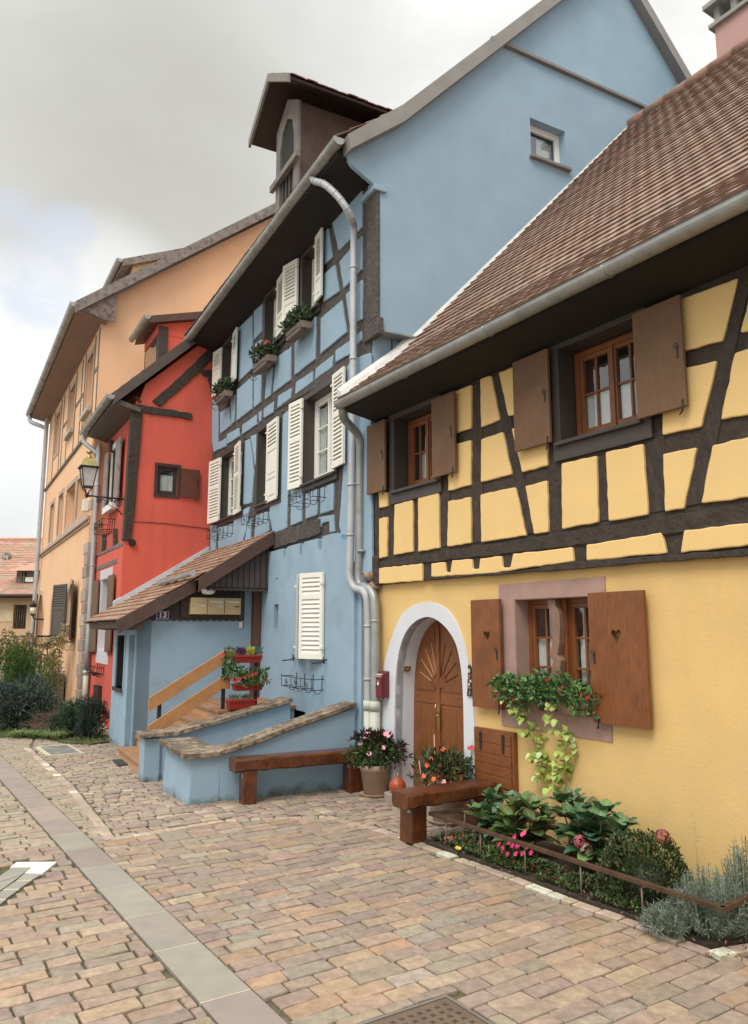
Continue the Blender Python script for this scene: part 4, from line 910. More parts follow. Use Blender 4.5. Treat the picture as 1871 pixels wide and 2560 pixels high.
f = MB(); f.box(PGu, -8.2, -2.15, 11.38, 11.43, 0, .07); f.build('ledge_trim', mat('grey_metal_trim', (.20, .185, .165), .5, .1, 20, .1, 4), bh)
gw_ = window(PGu, GW[0], GW[1], GW[2] + .02, GW[3], -.15, M_WHT, bh, 1, 1, 1, .045, room=True)
f = MB(); f.box(PGu, GW[0] - .06, GW[1] + .04, GW[2] - .035, GW[2] + .01, -.14, .07); f.build('window_sill', MATS['grey_metal_trim'], gw_)
f = MB(); f.box(PGu, -3.62, -3.3, 9.9, 10.2, -.30, -.29); f.build('white_poster', M_CURT, gw_)
# roof
rp = [(.60, 8.72), (-.42, 9.50), (-4.93, 14.30)]
M_TILR = M_TILE
f = MB(); rg = random.Random(12); tile_slope(f, PBd, lambda d: -.58, lambda d: 7.6, rp, .30, .30, PALT, rg); rb = f.build('roof', M_TILE, bh)
f = MB(); f.add([PBd(u, d, z) for u in (-.55, 7.6) for d, z in ((.55, 8.62), (-.42, 9.42), (-4.93, 14.22), (-10.4, 8.4))], [(0, 1, 5, 4), (1, 2, 6, 5), (2, 3, 7, 6)]); f.build('roof_boarding', M_DKB, rb)
M_VERGE = mat('grey_verge_metal', (.25, .235, .215), .5, .12, 14, .12, 3)
f = MB()
vp = [(.46, 8.76), (-.42, 9.52), (-4.93, 14.34), (-10.4, 8.5)]
vb = [(.42, 8.55), (-.45, 9.27), (-4.93, 14.07), (-10.4, 8.22)]
for i in range(3):
    a, b, c, d = vp[i], vp[i + 1], vb[i + 1], vb[i]
    f.hull8([PBd(-.68, *d), PBd(-.68, *c), PBd(-.68, *b), PBd(-.68, *a), PBd(-.46, *d), PBd(-.46, *c), PBd(-.46, *b), PBd(-.46, *a)])
f.build('verge_board', M_VERGE, rb)
f = MB(); f.hull8([PBd(-.46, -.12, 8.40), PBd(7.55, -.12, 8.40), PBd(7.55, .50, 8.56), PBd(-.46, .50, 8.56), PBd(-.46, -.12, 8.52), PBd(7.55, -.12, 8.52), PBd(7.55, .54, 8.70), PBd(-.46, .54, 8.70)]); f.build('soffit', M_DKS, bh)
gutter('gutter', PBd, -.60, 7.45, .56, 8.70, .085, M_ZINC, bh, drop=.10, joints=.42)
# swan neck and downpipe
sw = [(ZD(0, 0), 0)][:0]
spx = [(Z4(787, 760), .56), (Z4(782, 825), .56), (Z4(850, 850), .50), (Z4(905, 893), .44), (Z4(960, 950), .36), (Z4(1010, 1022), .27), (Z4(1045, 1095), .16), (Z4(1060, 1170), .04)]
pts = []
for p, d in spx:
    u_, z_ = BF.fac(*p, d); pts.append(BF.w(u_, d, z_))
q0 = BF.fac(888, 640, .03)
pts += [BF.w(.0, .03, 7.0), BF.w(.0, .03, 5.0), BF.w(.0, .06, 3.1), BF.w(-.0, .07, 2.75)]
lx = YF.fac(922, 1700, .14)[0]
for q, dd in ((ZE(1312, 1112), .20), (ZE(1390, 1148), .17)): uq, zq_ = YF.fac(*q, dd); pts.append(YF.w(uq, dd, zq_))
pts += [YF.w(lx, .15, 2.15), YF.w(lx, .15, .9)]
f = MB(); u0_, z0_ = BF.fac(*Z4(787, 760), .56); f.tube([BF.w(u0_, .56, 8.62), BF.w(u0_, .56, z0_ - .02)], [.075, .056], 12); f.build('outlet', M_ZINC, bh)
pipe('downpipe', pts, .052, M_ZINCP, bh, clips=[YF.w(lx, .15, YF.fac(920, 1565, .15)[1]), YF.w(lx, .15, YF.fac(920, 1698, .15)[1]), BF.w(.0, .03, 7.2), BF.w(0, .03, 5.82), BF.w(.0, .05, 4.0), BF.w(0, .06, 3.3)], k=4, rings=(2, 5, 8, 11, 14, 17, 20, 23, 26))
f = MB(); f.tube([YF.w(lx, .15, 0), YF.w(lx, .15, 1.10)], .055, 14).tube([YF.w(lx, .15, 1.0), YF.w(lx, .15, 1.12)], .064, 14); f.build('pipe_foot', M_CAST, bh)
# corner post and beam ends
f = MB(); f.box(PBd, -.515, -.22, -.13, DB + .03, 6.28, 8.24); f.build('corner_post', M_TIMB, bh, bevel=.012)
f = MB(); f.box(PBd, -.56, -.14, -.16, DB + .04, 6.02, 6.27); f.build('beam_end', M_TIMB, bh, bevel=.015)
f = MB(); f.box(PBd, -.54, -.12, -.22, -.02, 8.16, 8.25); f.build('post_cap', M_BLU, bh, bevel=.01)
f = MB(); 
for (a, b, c, e) in ((ZD(300, 1162), ZD(1285, 575), ZD(1285, 660), ZD(300, 1215)),): beam(f, BF, [a, b, c, e], DB - .01, DB + .012, random.Random(6))
beam(f, BF, [ZE(720, 690), ZE(1050, 590), ZE(1050, 700), ZE(690, 822)], DB - .01, DB + .04, random.Random(8), .01)
f.build('beams', M_TIMB, bh)
# windows
def bwin(x0, x1, y0, y1, nc, rows, glass=True, cur=None, cols=1, fr=M_FRM, sill=True):
    o = (x0 - .09, x1 + .09, y0 - .12, y1 + .09); surround('window_surround', PB, o, (x0, x1, y0, y1), DB - .03, DB + .035, M_FRM, bh)
    wall('window_reveal', PB, rect(x0 - .005, x1 + .005, y0 - .005, y1 + .005), [rect(x0 + .008, x1 - .008, y0 + .008, y1 - .008)], -.38, DB + .01, M_FRM, bh)
    w = window(PB, x0 + .01, x1 - .01, y0 + .01, y1 - .01, -.24, M_WHT, bh, nc, cols, rows, .06, curtain=cur)
    if sill: f = MB(); f.box(PB, x0 - .06, x1 + .06, y0 - .045, y0 - .005, DB + .0, DB + .09); f.build('window_sill', M_FRM, w, bevel=.006)
    return w
bwin(.82, 1.96, 4.35, 5.76, 2, 3, cur=[(.9, 1.25, 4.45, 5.6), (1.6, 1.9, 4.45, 5.6)]); bwin(3.07, 4.23, 4.33, 5.75, 2, 3); bwin(5.12, 6.58, 4.35, 5.73, 2, 3, cur=[(5.2, 5.6, 4.45, 5.6)])
bwin(1.52, 2.16, 7.24, 8.36, 1, 3); bwin(3.04, 4.0, 7.26, 8.36, 2, 3); bwin(5.88, 6.68, 7.20, 8.28, 2, 3)
zz = DB + .05
LV = ((0, .62, 'p'), (.62, 1, 'l')); L2 = ((0, .3, 'p'), (.3, 1, 'l'))
def sh(x0, x1, y0, y1, sec, sw=0, hg=0): return louvre_shutter(PB, x0, x1, y0, y1, zz, M_WHTS, bh, sec, swing=sw, hinge=hg)
sh(1.18, 1.52, 7.27, 8.42, L2, .10, 1); sh(2.28, 2.70, 7.31, 8.40, L2, .25, 0); sh(2.98, 3.50, 7.29, 8.42, L2, .08, 1) if False else sh(2.82, 3.26, 7.29, 8.40, L2, .10, 1)
sh(6.70, 7.12, 7.23, 8.28, LV, .15, 0); sh(5.46, 5.88, 7.18, 8.30, LV, .12, 1)
sh(1.98, 2.42, 4.32, 5.80, ((0, .55, 'l'), (.55, 1, 'l')), .12, 0); sh(.35, .80, 4.38, 5.83, ((0, .55, 'l'), (.55, 1, 'l')), .06, 1)
sh(3.02, 3.62, 4.28, 5.75, ((0, .28, 'p'), (.28, .66, 'p'), (.66, 1, 'l')), .04, 1)
sh(6.50, 7.10, 4.33, 5.72, ((0, .55, 'l'), (.55, 1, 'l')), .12, 0); sh(5.0, 5.52, 4.31, 5.75, ((0, .55, 'l'), (.55, 1, 'l')), .12, 1)
# ground floor: one leaf shut, the other ajar
louvre_shutter(PB, .94, 1.42, 1.60, 2.86, .012, M_WHTS, bh, ((0, .74, 'l'), (.74, 1, 'l')), swing=.38, hinge=0)
louvre_shutter(PB, 1.44, 1.92, 1.60, 2.86, .012, M_WHTS, bh, ((0, .74, 'l'), (.74, 1, 'l')), swing=.40, hinge=1, label='white louvred leaf standing ajar, seen edge on')
f = MB(); f.box(PB, .95, 1.85, 1.60, 2.86, -.16, -.10); f.build('gap_shade_sheet', M_DARK, bh)  # black sheet in the opening stands in for the shade behind the leaves
for xx in (.86, 2.02):
    f = MB(); f.tube([PB(xx, 1.60, .0), PB(xx, 1.56, .10), PB(xx + .02, 1.55, .22)], .010, 6).tube([PB(xx, 1.54, .04), PB(xx, 1.64, .05)], .012, 6); f.build('shutter_stay', M_IRON, bh)
# iron flower racks under windows
def rack(P, x0, x1, y0, y1, dep, parent, nsc=3, r=.006, hooks=True, m=M_IRON, name='flower_rack'):
    f = MB()
    for y in (y0, y1): f.tube([P(x0, y, .02), P(x0, y, dep), P(x1, y, dep), P(x1, y, .02)], r, 5)
    n = 3
    for i in range(n + 1): x = x0 + (x1 - x0) * i / n; f.tube([P(x, y1 + (.03 if i in (0, n) else 0), dep), P(x, y0, dep), P(x, y0, .02)], r, 5)
    for i in range(nsc):
        cx = x0 + (x1 - x0) * (i + .5) / nsc; rr = min((y1 - y0) * .36, (x1 - x0) / nsc * .38); s = spiral(cx, (y0 + y1) / 2, dep, rr, rr * .2, 0 if i % 2 else PI, 1.4); scroll(f, P, s, r * .8)
    if hooks:
        for i in range(n + 1):
            x = x0 + (x1 - x0) * (i + .3) / (n + .6)
            f.tube([P(x, y1 + .05, .01), P(x, y0 - .02, .02), P(x, y0 - .06, .06), P(x, y0 - .06, .11), P(x, y0 - .01, .13)], r, 5)
    return f.build(name, m, parent)
rack(PB, .88, 1.85, 3.96, 4.12, .24, bh); rack(PB, 3.3, 4.15, 3.94, 4.10, .24, bh); rack(PB, 5.3, 6.4, 3.92, 4.08, .24, bh)
rack(PB, .90, 2.05, 1.17, 1.32, .22, bh)
# hoist dormer
PF = PB
f = MB(); f.box(PBd, 2.42, 3.52, -2.6, DB, 9.0, 11.52)
dor = f.build('hoist_dormer', mat('weathered_dormer_boards', (.085, .055, .048), .8, .4, 20, .2, 4, grain=((12, 12, 1), (.05, .03, .025), .5)), bh)
M_GRW = mat('grey_weathered_boards', (.20, .18, .165), .85, .4, 20, .2, 4, grain=((12, 12, 1), (.10, .085, .075), .5))
arch = [(2.62, 9.6), (2.62, 11.0), (2.72, 11.35), (2.97, 11.52), (3.22, 11.35), (3.32, 11.0), (3.32, 9.6)]
wall('dormer_front', PB, [(2.42, 9.0), (2.42, 11.55), (2.97, 11.92), (3.52, 11.55), (3.52, 9.0)], [arch], DB, DB + .05, M_GRW, dor)
f = MB(); f.prism(PB, arch, DB + .001, DB + .006); f.build('opening_shade_sheet', M_DARK, dor)  # black sheet on the closed dormer body, the hatch's shade put into colour
f = MB(); f.box(PB, 2.30, 3.64, 10.35, 10.47, DB + .05, DB + .13); f.build('cross_bar', M_GRW, dor)
f = MB()
for a in range(4): f.box(PB, 2.66 + a * .17, 2.72 + a * .17, 9.6, 10.35, DB + .01, DB + .03)
f.build('baluster', M_DKB, dor)
f = MB()
EL, ER, AP = (4.00, 11.50), (1.93, 11.50), (2.965, 12.22)
def dr(u0z0, u1z1, d0, d1, th):
    (a, b), (c, e) = u0z0, u1z1
    return [PBd(a, d0, b), PBd(c, d0, e), PBd(c, d1, e), PBd(a, d1, b), PBd(a, d0, b + th), PBd(c, d0, e + th), PBd(c, d1, e + th), PBd(a, d1, b + th)]
f.hull8(dr(ER, AP, .30, -3.2, .05)).hull8(dr(AP, EL, .30, -3.2, .05)); f.build('dormer_soffit', M_DKB, dor)
f = MB(); rg = random.Random(21); tile_slope(f, lambda x, y, z: BF.w(y, x, z), lambda y: .32, lambda y: -3.2, [(1.90, 11.54), (2.965, 12.30)], .2, .2, PALT, rg, wave=.012); tile_slope(f, lambda x, y, z: BF.w(y, x, z), lambda y: .32, lambda y: -3.2, [(4.03, 11.54), (2.965, 12.30)], .2, .2, PALT, rg, wave=.012); f.build('dormer_roof', M_TILE, dor)
f = MB(); f.hull8(dr((1.93, 11.42), (2.965, 12.14), .36, .31, .17)).hull8(dr((2.965, 12.14), (4.00, 11.42), .36, .31, .17)); f.build('dormer_bargeboard', mat('pale_grey_bargeboard', (.22, .20, .185), .7, .2, 20, .1, 4), dor)

# ---------------------------------------------------------------- PORCH of the blue house
ph = thing('entrance_porch', BF.w(4.9, 1, 0), 'low blue porch numbered 13 with a tiled lean-to roof and scalloped brown boards', 'porch')
PU = 3.79
PS = gmap(BF, PU)                                  # side wall, facing the camera: x = d, y = height
PFc = lambda x, y, z: BF.w(x, 2.08 + z, y)         # street face
def scallop(x0, x1, y, amp=.028, per=.115):
    n = int(abs(x1 - x0) / per * 6); return [(x0 + (x1 - x0) * i / n, y - amp * abs(math.sin(PI * abs((x1 - x0) * i / n) / per))) for i in range(n + 1)]
rz = lambda d: 3.66 - .62 * (d + .05)
wall('side_wall', PS, [(2.08, -.2), (2.08, rz(2.08) - .12), (-.02, rz(0) - .1), (-.02, -.2)], [], -.2, 0, M_BLUM, ph)
wall('street_wall', PFc, rect(3.79, 6.0, -.2, 2.18), [rect(4.82, 5.62, 1.0, 1.93), rect(3.93, 4.50, -.05, 1.94)], -.22, 0, M_BLUM, ph)
f = MB(); f.box(BF.w, 5.8, 6.0, 0, 1.86, -.1, 2.18); f.build('back_wall', M_BLU, ph)
f = MB(); f.box(PFc, 3.90, 4.53, -.05, 1.96, -.9, -.85); f.build('recess_back', mat('darker_blue_door', (.14, .235, .33), .7, .2, 20, .06, 3), ph)
f = MB(); f.box(PFc, 3.93, 4.50, -.05, .06, -.5, .015); f.build('threshold', M_CAPS, ph)
surround('window_surround', PFc, (4.76, 5.68, .92, 2.03), (4.82, 5.62, 1.0, 1.93), -.02, .02, M_BLU, ph)
f = MB(); f.box(PFc, 4.84, 4.90, 1.01, 1.92, -.10, -.02).box(PFc, 4.90, 5.20, 1.01, 1.06, -.10, -.05); wp = f.build('window', M_WHT, ph, bevel=.004); f = MB(); f.box(PFc, 4.7, 5.75, .9, 2.0, -.5, -.40); f.build('dark_backing', M_DARK, wp)
f = MB(); f.box(PFc, 5.60, 5.615, 1.0, 1.93, -.40, -.01); f.build('dark_reveal', M_DKS, wp)
f = MB(); f.box(PFc, 4.78, 5.66, .94, 1.0, -.10, .05); f.build('window_sill', M_DKB, wp)
# dark boards above the side wall, with scalloped lower edge
bd = [(2.02, rz(2.02) - .14)] + [(2.02, 2.2)] + scallop(2.02, .27, 2.2) + [(.27, rz(.27) - .12)]
wall('gable_boards', PS, bd, [], .004, .030, M_DKB, ph)
f = MB()
for i in range(16):
    x = 2.0 - i * .115
    if x > .3: f.box(PS, x - .004, x + .004, 2.21, max(2.22, rz(x) - .16), .030, .036)
f.build('board_joints', mat('near_black', (.012, .009, .008), .8), ph)
# second scalloped apron under the outer verge
PV = gmap(BF, 3.32)
bd = [(1.10, rz(1.10) - .16), (1.10, 2.72)] + scallop(1.10, .0, 2.70, .024, .10) + [(.0, rz(.0) - .14)]
wall('front_apron', PV, bd, [], -.03, 0, mat('grey_brown_boards', (.075, .055, .050), .7, .4, 20, .2, 4, grain=((14, 14, 1), (.03, .02, .018), .5)), ph)
f = MB()
for i in range(11):
    x = 1.05 - i * .10; f.box(PV, x - .006, x + .006, 2.70, rz(x) - .15, 0, .006)
f.build('apron_joints', MATS['near_black'], ph)
f = MB(); f.box(BF.w, 3.32, 3.8, -.02, 1.15, 2.72, 2.74); f.build('porch_ceiling', M_DKS, ph)
f = MB(); f.box(PS, -.02, .27, .8, 2.72, .0, .02); f.build('door_panel', M_BLU, ph)
f = MB(); f.box(BF.w, 3.62, 3.79, .02, .14, .8, 3.1); f.build('timber_post', mat('red_brown_post', (.12, .05, .03), .6, .3, 16, .15, 4, grain=((12, 12, 1), (.06, .025, .015), .5)), ph, bevel=.006)
# roof
rprof = [(2.45, 2.17), (1.25, 2.86), (-.05, 3.73)]
def ue(d): return 3.22 if d < 1.22 else 3.58
f = MB(); rg = random.Random(31); tile_slope(f, BF.w, ue, lambda d: 7.44, rprof, .17, .165, [((.34, .20, .135), 10), ((.30, .17, .115), 10), ((.37, .23, .155), 7), ((.23, .135, .095), 4), ((.33, .22, .15), 5)], rg, th=.022, vary=.08); pr = f.build('roof', M_TILE, ph)
f = MB(); f.add([BF.w(u, d, z - .02) for u in (3.24, 7.44) for d, z in ((1.25, 2.86), (-.05, 3.73))] + [BF.w(u, d, z - .02) for u in (3.6, 7.44) for d, z in ((2.45, 2.17), (1.25, 2.86))], [(0, 1, 3, 2), (4, 5, 7, 6)]); f.build('roof_boarding', M_DKB, pr)
M_VBR = mat('brown_verge_board', (.090, .050, .038), .6, .3, 16, .2, 4, grain=((4, 4, 4), (.05, .025, .02), .4))
f = MB(); f.hull8([BF.w(3.20, 1.25, 2.64), BF.w(3.20, -.05, 3.50), BF.w(3.20, -.05, 3.74), BF.w(3.20, 1.25, 2.88), BF.w(3.24, 1.25, 2.64), BF.w(3.24, -.05, 3.50), BF.w(3.24, -.05, 3.74), BF.w(3.24, 1.25, 2.88)])
f.build('verge_board', M_VBR, pr)
f = MB(); f.hull8([BF.w(3.56, 2.42, 1.96), BF.w(3.56, 1.2, 2.66), BF.w(3.56, 1.2, 2.88), BF.w(3.56, 2.47, 2.17), BF.w(3.60, 2.42, 1.96), BF.w(3.60, 1.2, 2.66), BF.w(3.60, 1.2, 2.88), BF.w(3.60, 2.47, 2.17)]); f.build('verge_board', M_VBR, pr)
f = MB(); f.hull8([BF.w(3.6, 2.05, 2.02), BF.w(6.9, 2.05, 2.02), BF.w(6.9, 2.40, 2.05), BF.w(3.6, 2.40, 2.05), BF.w(3.6, 2.05, 2.16), BF.w(6.9, 2.05, 2.16), BF.w(6.9, 2.42, 2.15), BF.w(3.6, 2.42, 2.15)]); f.build('eaves_board', M_VBR, pr)
gutter('gutter', BF.w, 3.22, 5.6, 1.36, 2.96, .060, M_ZINCP, pr, drop=.03, joints=.5)
f = MB(); f.hull8([BF.w(7.36, 1.9, 2.48), BF.w(7.36, -.1, 3.74), BF.w(7.46, -.1, 3.74), BF.w(7.46, 1.9, 2.48), BF.w(7.38, 1.9, 2.60), BF.w(7.38, -.1, 3.86), BF.w(7.46, -.1, 3.88), BF.w(7.46, 1.9, 2.62)]); f.build('flashing', M_ZINCP, pr)
# number plate
npl = MB(); npl.prism(PS, rect(1.60, 1.80, 2.20, 2.33), .038, .046); o = npl.build('house_number_plate', mat('white_enamel', (.80, .80, .78), .25), None)
tag(o, 'small navy enamel plate reading 13 on the dark boards of the porch', 'number plate')
npl = MB(); npl.prism(PS, rect(1.607, 1.793, 2.207, 2.323), .0462, .049); npl.build('blue_field', mat('navy_enamel', (.012, .012, .11), .2), o)
text_mesh('number', '13', lambda x, y, z: PS(x, y, z), 1.70, 2.266, .125, .003, MATS['white_enamel'], o, z=.0505, flip=True, font_scale=1.15)
# three letterboxes in one housing, each opened on its own
M_LB = mat('beige_metal_box', (.50, .38, .20), .45, .05, 20, .06, 3); M_LBS = mat('pale_label', (.62, .60, .52), .6)
f = MB(); f.box(PS, .30, 1.40, 2.235, 2.60, .03, .07); o = f.build('letterbox_board', M_DKB, ph)
for i, lab in enumerate(('beige letterbox farthest from the blue wall, in the row of three under the porch', 'beige letterbox in the middle of the row of three under the porch', 'beige letterbox at the dark doorway end of the row of three')):
    x1 = 1.27 - i * .295; x0 = x1 - .285
    b = MB(); b.box(PS, x0, x1, 2.285, 2.565, .07, .20); bx = b.build('letterbox', M_LB, None, bevel=.004); tag(bx, lab, 'letterbox', 'letterboxes in a row under the porch')
    b = MB(); b.prism(PS, rect(x0 + .03, x1 - .03, 2.485, 2.515), .20, .206); b.build('flap', M_LBS if i else M_LB, bx)
    b = MB(); b.prism(PS, rect(x0 + .03, x0 + .11, 2.41, 2.432), .20, .205); b.build('name_plate', M_LBS if i < 2 else M_DKB, bx)
    b = MB(); b.tube([PS(x1 - .035, 2.425, .20), PS(x1 - .035, 2.425, .206)], .008, 8); b.build('lock', M_IRON, bx)
# small things on the porch wall
f = MB(); f.box(PS, 1.44, 1.53, 2.50, 2.54, .03, .05); tag(f.build('door_sign', M_LB), 'tiny beige plate on dark boards left of the letterboxes', 'sign')
f = MB(); f.box(PS, .30, .36, 2.06, 2.16, .0, .03); o = f.build('intercom', M_WHT, None, bevel=.003); tag(o, 'small white intercom box below the scalloped boards', 'intercom')
f = MB(); 
for k in range(3): f.box(PS, .285, .30, 2.075 + k * .03, 2.09 + k * .03, .0, .03)
f.build('buttons', M_IRON, o)
cl = PS(1.02, 2.70, -0.0); c0 = BF.w(3.52, 1.0, 2.66)
f = MB(); f.lathe(c0, [(.12, .06), (.125, .03), (.125, .02)], 20); o = f.build('porch_lamp', M_WHT, None); tag(o, 'round white ceiling lamp under the porch roof above the letterboxes', 'lamp')
f = MB(); f.lathe(c0, [(.118, .02), (.11, -.01), (.085, -.035), (.03, -.045)], 20); f.build('lamp_glass', mat('opal_glass', (.75, .76, .72), .15), o)

# ---------------------------------------------------------------- low walls and stairs
def low_wall(u0, u1, corner_d, hs, label, foot_u=None, hz_=None, th=.26, capw=.06):
    # wall in the gable direction; hs: list of (d, height)
    t = thing('low_wall', BF.w((u0 + u1) / 2, corner_d / 2, 0), label, 'wall')
    f = MB(); pol = [(hs[0][0], -.1)] + [(d, h) for d, h in hs] + [(hs[-1][0], -.1)]
    wall('wall', lambda x, y, z: BF.w(u0 + z, x + (-.0), y), pol, [], 0, u1 - u0, M_BLUM, t)
    return t
# front wall: sloping part, then a pier turning along the street
w1 = thing('low_wall', BF.w(.1, 1.1, 0), 'blue rendered low wall with sloping stone coping behind the long bench', 'wall')
wall('wall', lambda x, y, z: BF.w(z, x, y), [(2.16, -.1), (2.16, .52), (1.80, .53), (.0, 1.0), (.0, -.1)], [], -.04, .24, M_BLUM, w1)
f = MB(); f.hull8([BF.w(-.05, 2.19, -.1), BF.w(.96, 2.26, -.1), BF.w(.96, 1.86, -.1), BF.w(-.05, 1.80, -.1), BF.w(-.04, 2.14, .53), BF.w(.94, 2.22, .57), BF.w(.94, 1.86, .57), BF.w(-.04, 1.80, .53)]); f.build('pier', M_BLUM, w1, bevel=.015)
def coping(parent, pts, w0, w1_, th=.055, name='coping'):
    rg = random.Random(9); f = MB(); L = []
    for a, b in zip(pts, pts[1:]):
        n = 8
        for i in range(n): t = i / n; L.append((a[0] + (b[0] - a[0]) * t, a[1] + (b[1] - a[1]) * t))
    L.append(pts[-1]); vs = []
    for i, (d, h) in enumerate(L):
        j = lambda: rg.uniform(-.0025, .0025); vs += [BF.w(w0 + j(), d, h + j()), BF.w(w1_ + j(), d, h + j()), BF.w(w1_ + j(), d, h + th + j()), BF.w(w0 + j(), d, h + th + j())]
    fs = [(0, 1, 2, 3), tuple(len(vs) - 4 + k for k in (3, 2, 1, 0))]
    for i in range(len(L) - 1):
        for k in range(4): fs.append((i * 4 + k, i * 4 + (k + 1) % 4, (i + 1) * 4 + (k + 1) % 4, (i + 1) * 4 + k))
    f.add(vs, fs); return f.build(name, M_CAPS, parent, bevel=.006)
coping(w1, [(1.86, .53), (1.5, .605), (.9, .78), (.0, 1.02)], -.09, .27)
f = MB(); rg = random.Random(14); ctr = [(-.10, 1.80), (-.10, 2.26), (.45, 2.29), (1.0, 2.31), (1.0, 1.84), (.3, 1.80)]
f.prism(lambda x, y, z: BF.w(x, y, z + .04 * (x / 1.0)), rough_poly(ctr, .004, .02, .1, rg), .53, .588, inset=.006); f.build('pier_coping', M_CAPS, w1)
f = MB(); f.box(BF.w, -.085, .265, -.0, .42, .90, .905) if False else None
w2 = thing('low_wall', BF.w(1.7, 1.1, 0), 'blue rendered low wall with mossy coping between the wooden steps and the cellar slot', 'wall')
wall('wall', lambda x, y, z: BF.w(z, x, y), [(2.15, -.1), (2.15, .57), (1.95, .58), (.25, .94), (.25, -.1)], [], 1.60, 1.88, M_BLUM, w2)
coping(w2, [(2.42, .58), (1.95, .585), (1.5, .68), (.9, .81), (.24, .96)], 1.53, 1.95, .055)
f = MB(); f.box(BF.w, 1.60, 1.9, 2.10, 2.36, -.1, .56); f.build('pier', M_BLUM, w2, bevel=.01)
# wooden steps rising towards the door beside the porch wall
stp = thing('wooden_stairs', BF.w(2.9, 1.3, 0), 'pine stairs with plank handrail climbing beside the blue porch wall', 'stairs')
ns = 5
for i in range(ns):
    d1 = 2.32 - i * .27; z1 = .17 * (i + 1)
    f = MB(); f.box(BF.w, 1.97, PU - .01, d1 - .33, d1, z1 - .045, z1); f.build('step', M_STEP, stp, bevel=.005)
    f = MB(); f.box(BF.w, 1.99, PU - .012, d1 - .06, d1 - .03, z1 - .17, z1 - .046); f.build('riser', mat('pale_riser', (.46, .27, .14), .6, .1, 16, .12, 4), stp)
f = MB(); f.box(BF.w, 1.97, PU - .01, .0, 1.0, .82, .87); f.build('landing', M_STEP, stp)
f = MB(); f.box(BF.w, 2.0, PU - .02, .02, .95, -.1, .81); f.build('landing_base', M_BLUM, stp)
for (za, zb, zc) in ((1.10, 1.56, 0),):
    pass
def plank(u, pts, h, name='handrail', th=.035):
    f = MB()
    for (a, b) in zip(pts, pts[1:]): f.hull8([BF.w(u, a[0], a[1] - h), BF.w(u, b[0], b[1] - h), BF.w(u, b[0], b[1]), BF.w(u, a[0], a[1]), BF.w(u + th, a[0], a[1] - h), BF.w(u + th, b[0], b[1] - h), BF.w(u + th, b[0], b[1]), BF.w(u + th, a[0], a[1])])
    return f.build(name, M_PINE, stp, bevel=.004)
ur = 2.05
g = lambda x, y: BF.gab(*Z7(x, y), ur)
A, Bq, Cq, Dq = g(520, 1035), g(1085, 678), g(520, 1130), g(1085, 780)
plank(ur, [(A[0], (A[1])), (g(1090, 678)[0], g(1090, 678)[1])], .20); e = g(1090, 678); plank(ur, [(e[0] - .002, e[1]), (g(1372, 680)[0], g(1372, 680)[1])], .15)
A = g(512, 1245); e = g(1065, 880); plank(ur, [A, e], .20); e2 = g(1130, 882); plank(ur, [(e[0] - .002, e[1]), e2], .17)
for px in ((600, 1190, 1075), (1080, 1160, 740), (1325, 1080, 750)):
    b = g(px[0], px[1]); t_ = g(px[0], px[2]); f = MB(); f.box(BF.w, ur + .036, ur + .085, b[0] - .025, b[0] + .025, max(.3, b[1] - .12), t_[1]); f.build('post', M_IRON, stp)
# ---------------------------------------------------------------- RED HOUSE
rh = thing('timber_house', RF.w(9, 1.5, 0), 'narrow red house with brown corner beams squeezed between the blue and the orange house', 'house')
PR = lambda x, y, z: RF.w(x, z, y)
GU = 7.45; RD = 1.60; RU = 10.62
PRg = gmap(RF, GU)
rline = lambda d: 6.90 + (1.96 - d) * .99
wall('gable_wall', PRg, [(RD, -.2), (RD - .02, 3.7), (1.45, 6.85), (1.3, 7.40), (-3.0, 11.6), (-6, 8.6), (-6, -.2)], [rect(.50, .95, 4.95, 5.60)], -.3, 0, M_RED, rh)
wall('street_wall', PR, rect(GU + .001, RU, -.2, 3.80), [rect(8.55, 9.75, 1.55, 3.22)], RD - .35, RD - .001, M_RED, rh)
wall('street_wall', PR, rect(GU + .001, RU, 3.80, 7.0), [rect(8.95, 9.85, 4.95, 6.35)], RD - .45, RD - .12, M_RED, rh)
M_TIM2 = M_TIMG
def rr(name, pts, d0, d1, m=M_TIMB, parent=rh, seed=1):
    f = MB(); f.prism(lambda x, y, z: RF.w(x, z, y), rough_poly(pts, .01, .02, .2, random.Random(seed)), d0, d1, inset=.008); return f.build(name, m, parent)
# corner post, beams on the gable
def gbeam(px, m=M_TIM, seed=3, z1=.035):
    f = MB(); f.prism(PRg, rough_poly([RF.gab(*p, GU) for p in px], .012, .03, .12, random.Random(seed)), -.02, z1, inset=.01); return f.build('beam', m, rh)
gbeam([Z1(1385, 1170), Z1(1480, 1080), Z1(1440, 1020), Z1(1180, 1270), Z1(1045, 1385), Z1(1100, 1425)]); gbeam([Z1(925, 1405), Z1(1320, 1470), Z1(1320, 1512), Z1(920, 1455)]); gbeam([Z1(940, 1350), Z1(975, 1390), Z1(960, 1395), Z1(925, 1365)])
gbeam([Z1(1370, 1165), Z1(1490, 1180), Z1(1490, 1230), Z1(1390, 1210)]); gbeam([Z1(1420, 1200), Z1(1490, 1230), Z1(1480, 1390), Z1(1455, 1330)])
f = MB(); rg = random.Random(4); f.prism(PRg, rough_poly([RF.gab(*p, GU) for p in (Z1(905, 1450), Z1(980, 1450), Z2(1150, 100), Z2(1130, 300), Z2(1110, 600), Z2(1080, 825), Z2(1015, 830), Z2(1040, 500), Z2(1062, 100))], .008, .03, .2, rg), -.16, .05, inset=.012); f.build('corner_post', M_TIM, rh)
f = MB(); f.tube([PRg(1.42, 3.86, -.1), PRg(1.42, 3.86, .07)], .075, 10); f.build('beam_end', M_DKS, rh)
